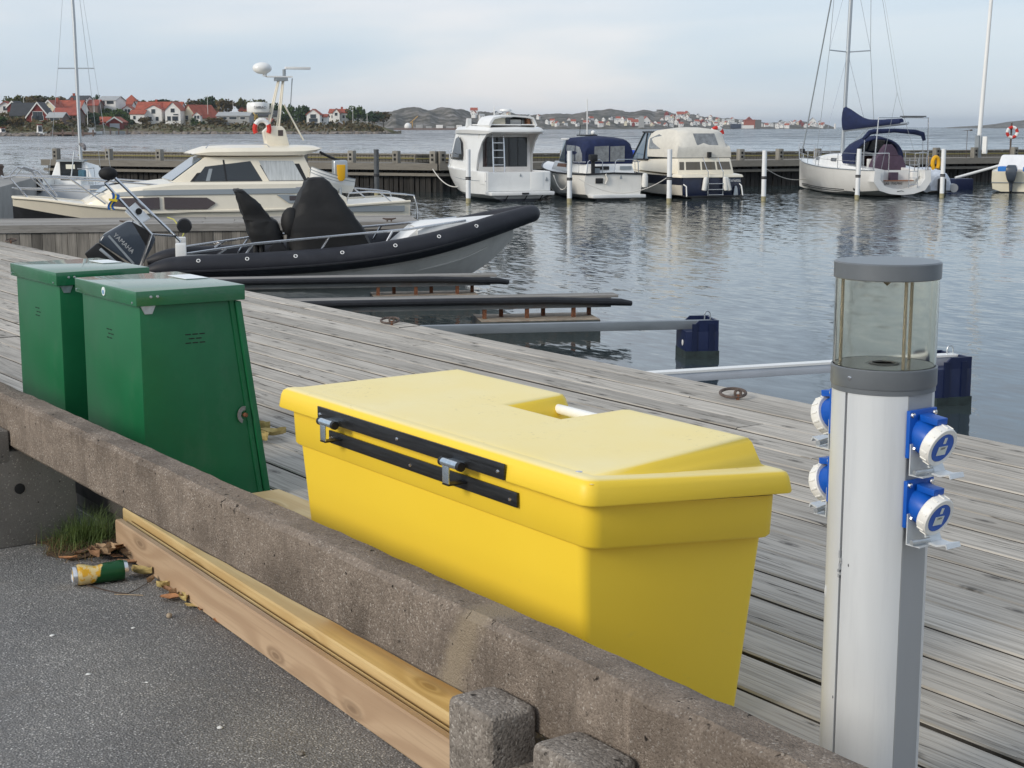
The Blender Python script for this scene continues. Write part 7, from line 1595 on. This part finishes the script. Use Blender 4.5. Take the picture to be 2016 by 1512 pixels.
def tree(label, px, pt, pb, wpx, D, s, m, grp='trees among the island houses'):
    zb = zpy(pb, D); H = zpy(pt, D) - zb; W = wpx * D / 3070
    t = thing('tree', label, 'tree', far(px, D, zb), random.uniform(0, 6.28), grp)
    for nm, me in (('trunk', TRUNK), ('crown', CROWN[(s, m)])):
        o = link(nm, me, None, t); o.scale = (W / 1.7, W / 1.7, H / 1.12)
    return t
TL = [(30, 189, 224, 40, 620, 0, 3, 'olive tree crown above the far left gables'), (62, 187, 215, 44, 640, 1, 2, 'brownish tree left of the long red roof'), (92, 188, 212, 46, 650, 2, 3, 'olive tree behind the white gable with red roof'), (120, 190, 212, 34, 660, 0, 2, 'brown tree just left of the yacht mast'),
      (193, 187, 210, 16, 660, 1, 1, 'slim dark tree between the hilltop houses'), (222, 214, 250, 44, 645, 2, 0, 'round green tree left of the villa porch'), (242, 216, 250, 36, 642, 0, 0, 'green tree above the red boathouse'), (252, 232, 256, 22, 625, 1, 1, 'dark bush right of the red boathouse'),
      (283, 231, 250, 22, 630, 2, 2, 'brown shrub in front of the villa'), (322, 196, 215, 26, 690, 0, 1, 'dark tree on the skyline above the villa'), (352, 198, 222, 34, 700, 1, 2, 'brown tree behind the cream gabled house'), (386, 197, 226, 30, 700, 2, 2, 'brown tree above the steep red roof'),
      (405, 189, 228, 34, 700, 0, 1, 'tall dark tree, highest on the island skyline'), (425, 195, 228, 28, 705, 1, 0, 'green tree right of the tallest dark tree'), (447, 197, 228, 40, 700, 2, 2, 'brown tree above the grey pavilion'), (476, 195, 226, 24, 705, 0, 3, 'olive tree behind the grey pavilion'),
      (507, 196, 222, 46, 705, 1, 3, 'broad olive tree behind the radar dome'), (428, 232, 252, 38, 636, 2, 2, 'dark brown shrub left of the pavilion'), (397, 240, 252, 30, 632, 0, 0, 'low green shrub below the steep red roof'), (383, 232, 248, 16, 634, 1, 1, 'small dark bush by the cream house'),
      (572, 206, 248, 34, 690, 1, 0, 'green tree behind the radar mast'), (597, 206, 252, 34, 665, 0, 1, 'large dark tree left of the tall veranda house'), (556, 226, 250, 30, 668, 2, 1, 'dark tree behind the mast base'), (705, 209, 246, 38, 700, 0, 0, 'large green tree right of the twin gabled house'),
      (733, 219, 245, 36, 720, 1, 1, 'dark tree at the right end of the island'), (755, 221, 246, 34, 760, 2, 2, 'brown tree at the right tip of the island'), (655, 244, 254, 24, 655, 1, 1, 'dark shrub on the shore below the twin gables'), (722, 246, 256, 22, 658, 2, 0, 'green shrub on the right rise'), (640, 238, 250, 24, 668, 0, 3, 'olive shrub beside the veranda house'),
      (8, 228, 258, 44, 490, 1, 0, 'green thicket at the left edge by the dark house'), (30, 232, 256, 34, 488, 2, 2, 'brown thicket in front of the black roofed wing'), (150, 222, 250, 44, 590, 0, 3, 'olive tree behind the left yacht mast'), (185, 222, 250, 36, 600, 2, 1, 'dark tree left of the red boathouse'), (118, 244, 258, 36, 480, 1, 3, 'olive shrub right of the small cabin boat'),
      (270, 197, 214, 30, 720, 1, 1, 'dark skyline tree right of the tower house'), (300, 197, 214, 34, 725, 2, 3, 'olive skyline tree above the villa roof'), (338, 199, 216, 30, 720, 0, 0, 'green skyline tree right above the villa gable'), (542, 203, 232, 38, 720, 1, 1, 'dark tree just right of the radar dome'), (205, 222, 248, 34, 620, 1, 0, 'green tree directly left of the boathouse roof'),
      (268, 224, 248, 26, 640, 2, 0, 'green tree against the villa porch'), (690, 218, 244, 30, 710, 1, 3, 'olive tree touching the twin gabled house'), (150, 196, 214, 30, 690, 2, 2, 'brown skyline tree by the black hipped roof'), (240, 199, 214, 26, 700, 0, 3, 'olive skyline tree beside the tower house')]
for px, pt, pb, w, D, s, m, lb in TL: tree(lb, px, pt, pb, w * 1.25, D, s, m)
# shrubs and rocks on the shore: uncountable cover
rr = random.Random(12); mb = MB()
for k in range(5200):
    px = rr.uniform(-200, 755); D = front(px) + rr.uniform(4, 130) * min(1, (780 - px) / 100)
    if 186 < px < 246 and D < 615: continue
    z = isle_z(px, D); c = far(px, D, z + rr.uniform(0, 1.4)); s = rr.uniform(.35, .95)
    a = Vector((rr.gauss(0, 1), rr.gauss(0, 1), rr.gauss(0, 1))).normalized(); b = a.orthogonal().normalized(); e = a.cross(b)
    mb.add([c + b * s, c + e * s * .7, c - b * s, c - e * s * .7], [(0, 1, 2, 3)])
tag(mb.build('shore_shrubs', pm('shore shrub', (.055, .070, .026), .85, var=.6, vs=.2, vcol=(.14, .10, .05), spec=.1), smooth=0, weld=False), 'low mixed shrubs covering the island shore', 'shrubs', kind='stuff')
rr = random.Random(13); mb = MB()
for k in range(420):
    px = rr.uniform(-200, 765); D = front(px) + rr.uniform(-1.5, 6); r = rr.uniform(.4, 1.6); b = MB().ball(far(px, D, WATER + .1), r, 6, 4, (1.3, 1.3, .6)); b.v = [tuple(q + rr.uniform(-.25, .25) * r for q in v) for v in b.v]; mb.add(b.v, b.f)
tag(mb.build('shore_rocks', pm('shore rock', (.20, .17, .145), .9, var=.4, vs=.5), smooth=0, weld=False), 'brown rocks along the island waterline', 'rocks', kind='stuff')

# ---- small things on the island shore
def mast_pole(label, px, pt, pb, D, r=.11): 
    zb = zpy(pb, D); t = thing('white_pole', label, 'pole', far(px, D, zb), 0, 'bare white poles on the island'); MB().tube([(0, 0, -1), (0, 0, zpy(pt, D) - zb)], [r, r * .6], 8).build('shaft', W_WHITE, t); MB().ball((0, 0, zpy(pt, D) - zb), r * 1.2, 8, 5).build('finial', W_WHITE, t)
for px, pt, pb, D, lb in ((173, 198, 240, 500, 'white pole right of the left yacht mast'), (161, 203, 232, 560, 'thin white pole just right of the left yacht mast'), (187, 196, 222, 620, 'thin white pole beside the slim dark tree'), (49, 193, 212, 600, 'white pole above the dark house'), (410, 190, 236, 650, 'tall white pole by the tallest dark tree'), (460, 200, 236, 650, 'white pole above the grey pavilion'), (695, 212, 256, 652, 'tall white pole on the right rise'), (723, 214, 240, 690, 'white pole with a streamer at the island right end')):
    mast_pole(lb, px, pt, pb, D)
def moored(label, px, D, L, b, cabin, roof=None):
    t = thing('moored_boat', label, 'boat', far(px, D, WATER), heading(b), 'boats along the island shore'); w = L * .17
    S = dens([(0, [(w, .9), (w * .95, .5), (w * .8, .1), (0, -.1)]), (L * .5, [(w * 1.1, .95), (w, .5), (w * .8, .1), (0, -.2)]), (L, [(.05, 1.3), (.04, .9), (.03, .5), (0, .2)])])
    hull(S).build('hull', M_GELW, t); deckmesh(S, .02).build('deck', M_GELW, t)
    if cabin:
        mb = MB(); mb.hexa([(L * .2, -w * .7, .9), (L * .6, -w * .7, .9), (L * .6, w * .7, .9), (L * .2, w * .7, .9), (L * .24, -w * .6, cabin), (L * .5, -w * .6, cabin), (L * .5, w * .6, cabin), (L * .24, w * .6, cabin)]); mb.build('cabin', W_WHITE, t); MB().box(L * .19, L * .55, -w * .72, w * .72, cabin + .01, cabin + .25).build('cabin_roof', roof or W_WHITE, t)
        MB().box(L * .205, L * .225, -w * .5, w * .5, 1.3, cabin - .3).build('window', M_PANE, t)
    return t
moored('white open boat with red canopy at the far left shore', 14, 462, 7.5, -60, 2.3, W_RED); moored('low white boat lying left of the small cabin boat', 48, 464, 8.0, 85, 0); moored('white cabin boat with red roof on the left shore', 80, 460, 6.0, -25, 3.2, W_RED); moored('white boat under a cover behind the left yacht mast', 166, 520, 6.0, 60, 2.2)
moored('pale boat at the jetty below the radar mast', 480, 643, 14, 80, 0); moored('white boat with blue cover beside the radar mast', 567, 641, 8, 70, 2.2, pm('blue cover', (.05, .14, .35), .8)); moored('grey white boat at the right rise shore', 652, 641, 7, 60, 2.0); moored('small sailing boat hull under the tall white pole', 697, 642, 8, 80, 0)
dj = thing('island_jetty', 'long low grey jetty below the villa and pavilion', 'jetty', far(455, 640, WATER), RZ); MB().box(0, 46, 0, 2.5, .5, 1.0).build('deck', W_GREY, dj, smooth=0)
for k in range(8): MB().box(1 + k * 6, 1.5 + k * 6, .5, 1, -1, .5).build('pile', W_BRN, dj, smooth=0)
dj = thing('island_jetty', 'dark timber jetty beside the small white cabin boat', 'jetty', far(98, 462, WATER), RZ); MB().box(0, 13, 0, 3, .5, 1.1).build('deck', W_BRN, dj, smooth=0)
for k in range(5): MB().box(.5 + k * 3, .9 + k * 3, 0, .5, -1, 1.9).build('pile', W_BRN, dj, smooth=0)
dj = thing('island_jetty', 'pale concrete jetty in front of the red boathouse', 'jetty', far(150, 560, WATER), RZ); MB().box(0, 14, 0, 14, -.5, 1.2).build('deck', W_GREY, dj, smooth=0)
for k in range(4): MB().box(9 + k * 3, 9.4 + k * 3, -.2, .3, -1, 2.2).build('pile', W_BRN, dj, smooth=0)

# ---- the far town: many small houses on the hill
def town_proto(wall, roof, w, d, h, rh, gable):
    a, b = house_meshes(w, d, h, rh, gable, .3, 5); ma, mb_ = a.mesh('wall', smooth=0), b.mesh('roof', smooth=0); ma.materials.append(wall); mb_.materials.append(roof)
    mw = MB()
    wn_ = []
    for x in (-.25, .25): wn_.append((x * w, h * .5))
    mw.box(-.6, .6, -.15, .1, h * .5 - .8, h * .5 + .8)
    mp = mw.mesh('window', smooth=0); mp.materials.append(M_PANE); return ma, mb_, mp, w
PRO = {'white red gable': town_proto(W_WHITE, R_RED, 8, 9, 4.5, 4.2, True), 'white red side': town_proto(W_WHITE, R_RED, 11, 8, 4.2, 3.8, False), 'white dark gable': town_proto(W_WHITE, R_DARK, 8, 9, 5, 4, True), 'white grey side': town_proto(W_WHITE, R_GREY, 10, 8, 4.5, 3, False), 'cream red gable': town_proto(W_CREAM, R_RUST, 8, 9, 4.5, 4, True), 'red red gable': town_proto(W_RED, R_RED, 8, 9, 4, 3.6, True)}
LAB = {'white red gable': 'small white gable-on house with red roof in the far town', 'white red side': 'small white house with broad red roof in the far town', 'white dark gable': 'small white gable-on house with dark roof in the far town', 'white grey side': 'small white house with pale grey roof in the far town', 'cream red gable': 'small cream house with rust roof in the far town', 'red red gable': 'small red house with red roof in the far town'}
def town_house(px, py, D, kind, sc, rz):
    t = thing('house', LAB[kind], 'house', far(px, D, zpy(py, D)), RZ + rz, 'tiny houses of the far town: ' + kind)
    for nm, me in zip(('wall', 'roof'), PRO[kind]): o = link(nm, me, None, t); o.scale = (sc,) * 3
    for q in (-.25, .25): o = link('window', PRO[kind][2], None, t); o.scale = (sc,) * 3; o.location = (q * PRO[kind][3] * sc, 0, 0)
rr = random.Random(21); KW = ['white red gable'] * 4 + ['white red side'] * 2 + ['white dark gable'] * 4 + ['white grey side'] * 3 + ['cream red gable'] * 2 + ['red red gable'] * 1
def rows_(px0, px1, n, f0, f1):
    for k in range(n):
        px = px0 + (px1 - px0) * (k + rr.uniform(-.35, .35)) / n; top = lerp_list(HILL, px); f = rr.uniform(f0, f1); D = fD(px) + 15 + f * 250
        py = 252.8 - (252.8 - top) * f * 1.0; py = max(py, top + 1.5); town_house(px, py, D, rr.choice(KW), rr.uniform(.37, .60), rr.uniform(-.5, .5))
rows_(1078, 1240, 22, .12, .52); rows_(1240, 1330, 14, .08, .50); rows_(1310, 1400, 26, .15, .95); rows_(1380, 1480, 26, .08, .80); rows_(1480, 1545, 9, .05, .55); rows_(1530, 1625, 24, .15, .85); rows_(930, 1075, 10, .45, .9)
for px, py, k, sc in ((933, 224, 'white red side', .9), (1340, 232, 'white red side', 1.1), (1352, 230, 'cream red gable', 1.0), (1475, 242, 'red red gable', 1.2), (1273, 247, 'white red gable', 1.4), (1250, 247, 'white red side', 1.0), (1600, 246, 'white dark gable', 1.3), (1548, 249, 'white grey side', 1.0)): town_house(px, py, fD(px) + 15 + 300 * min(1, (252.8 - py) / (252.8 - lerp_list(HILL, px))), k, sc * .8, rr.uniform(-.2, .2))
ft = thing('fort_tower', 'square stone fort block on top of the far hill', 'tower', far(1299, fD(1299) + 340, zpy(224, fD(1299) + 340)), RZ); MB().box(-4, 4, 0, 8, -4, 4).build('wall', hm('old stone', (.16, .15, .13)), ft); MB().box(-4.4, 4.4, -.4, 8.4, 4.01, 4.6).build('parapet', hm('old stone cap', (.19, .18, .16)), ft)
si = thing('silo', 'tall grey silo tower at the far town waterfront', 'tower', far(1263, fD(1263) + 30, zpy(249, fD(1263) + 30)), RZ); MB().box(-3, 3, 0, 6, -4, 10).build('tower', W_GREY, si); MB().box(-2, 2, 1, 5, 10.01, 11).build('top', W_GREY, si)
bk = thing('brick_block', 'red brick block with dark tower at the end of the far town', 'building', far(1480, fD(1480) + 50, zpy(248, fD(1480) + 50)), RZ); MB().box(-9, 4, 0, 10, -3, 6).build('wall', hm('red brick', (.34, .09, .05)), bk); MB().box(4.1, 12, 0, 8, -3, 7).build('tower', hm('dark stone', (.12, .12, .11)), bk); MB().box(-9.5, 4.5, -.5, 10.5, 6.01, 7.2).build('roof', R_RED, bk)
ws = thing('warehouse', 'dark low warehouse on the far town quay', 'building', far(1446, fD(1446) + 15, zpy(251, fD(1446) + 15)), RZ); MB().box(-4, 8, 0, 8, -2, 3.6).build('wall', hm('navy boards', (.02, .03, .06)), ws); MB().box(8.1, 24, 1, 9, -2, 2).build('annexe', W_WHITE, ws)
lh = thing('lighthouse', 'tiny white lighthouse right of the far town', 'lighthouse', far(1644, 2200, zpy(252, 2200)), RZ); MB().lathe([(1.6, -2), (1.2, 4), (1.3, 4.1), (.8, 5.2), (0, 5.6)], seg=10).build('tower', W_WHITE, lh)
tk = thing('storage_dome', 'white domed tank on the shore right of the island', 'tank', far(803, 1380, zpy(253, 1380)), RZ); MB().ball((0, 0, 1.2), 3.3, 16, 9, (.95, .95, 1.0)).build('dome', W_WHITE, tk); MB().box(7, 13, 0, 4, -2, 3).build('annexe', W_GREY, tk)
cn = thing('crane', 'small yellow crane beside the white domed tank', 'crane', far(812, 1385, zpy(250, 1385)), RZ); MB().tube([(0, 0, -3), (0, 0, 4)], .5, 6).build('mast', hm('crane yellow', (.45, .27, .08)), cn); MB().tube([(-2, 0, 3), (5, 0, 9)], .4, 6).build('jib', hm('crane jib yellow', (.45, .27, .08)), cn)
hq = thing('far_quay', 'low dark harbour quay along the foot of the rocky hill', 'quay', far(775, 1375, WATER), RZ); MB().box(0, 95, 0, 6, -1, 1.6).build('wall', W_BRN, hq)
for k in range(6): MB().box(28 + k * 9, 33 + k * 9 + (k % 3), 7, 11, 1, 3.4 + (k % 2)).build('shed', W_WHITE if k % 2 else W_GREY, hq)

# ================================================================== HAZE over the far shores
hz = MB().box(-12800, 12800, -12800, 12800, -6, 70)
ho = hz.build('haze', None, smooth=0)
hm_ = bpy.data.materials.new('sea haze'); hm_.use_nodes = True; n, l = ns(hm_); n.remove(n['Principled BSDF'])
pv = n.new('ShaderNodeVolumePrincipled'); pv.inputs['Color'].default_value = (.80, .88, .97, 1); pv.inputs['Density'].default_value = .00009; pv.inputs['Anisotropy'].default_value = .2
l.new(pv.outputs[0], n['Material Output'].inputs['Volume']); ho.data.materials.append(hm_)
tag(ho, 'thin pale sea haze over the harbour and far shores', 'haze', kind='stuff')
import math
R=math.radians
cp,sp=math.cos(R(9.49)),math.sin(R(9.49)); ca,sa=math.cos(R(34.85)),math.sin(R(34.85))
def proj(x,y,z):
    r=sa*x+ca*y; f=-ca*x+sa*y; dn=1.21-z
    # camera: forward axis pitched down
    F=f*cp+dn*sp; V=-f*sp+dn*cp
    return round(1008+3028*r/F,1), round(756+3028*V/F,1)
def line(y,z,pxs):
    out=[]
    for px in pxs:
        lo,hi=-30,1.0
        for _ in range(60):
            m=(lo+hi)/2
            if proj(m,y,z)[0]<px: lo=m
            else: hi=m
        out.append((px,proj(lo,y,z)[1],round(lo,2)))
    return out
if __name__=='__main__':
    P=[25,205,500,900,1400,1700]
    print('rail bottom', line(1.30,.303,P)); print('rail bottom2', line(1.311,.292,P))
    print('rail top front', line(1.30,.429,P)); print('rail top back',line(1.37,.44,P))
    print('timb bottom', line(1.447,0,[460,800]))
    print('deck edge', line(4.478,.11,[0,1500,2016]))
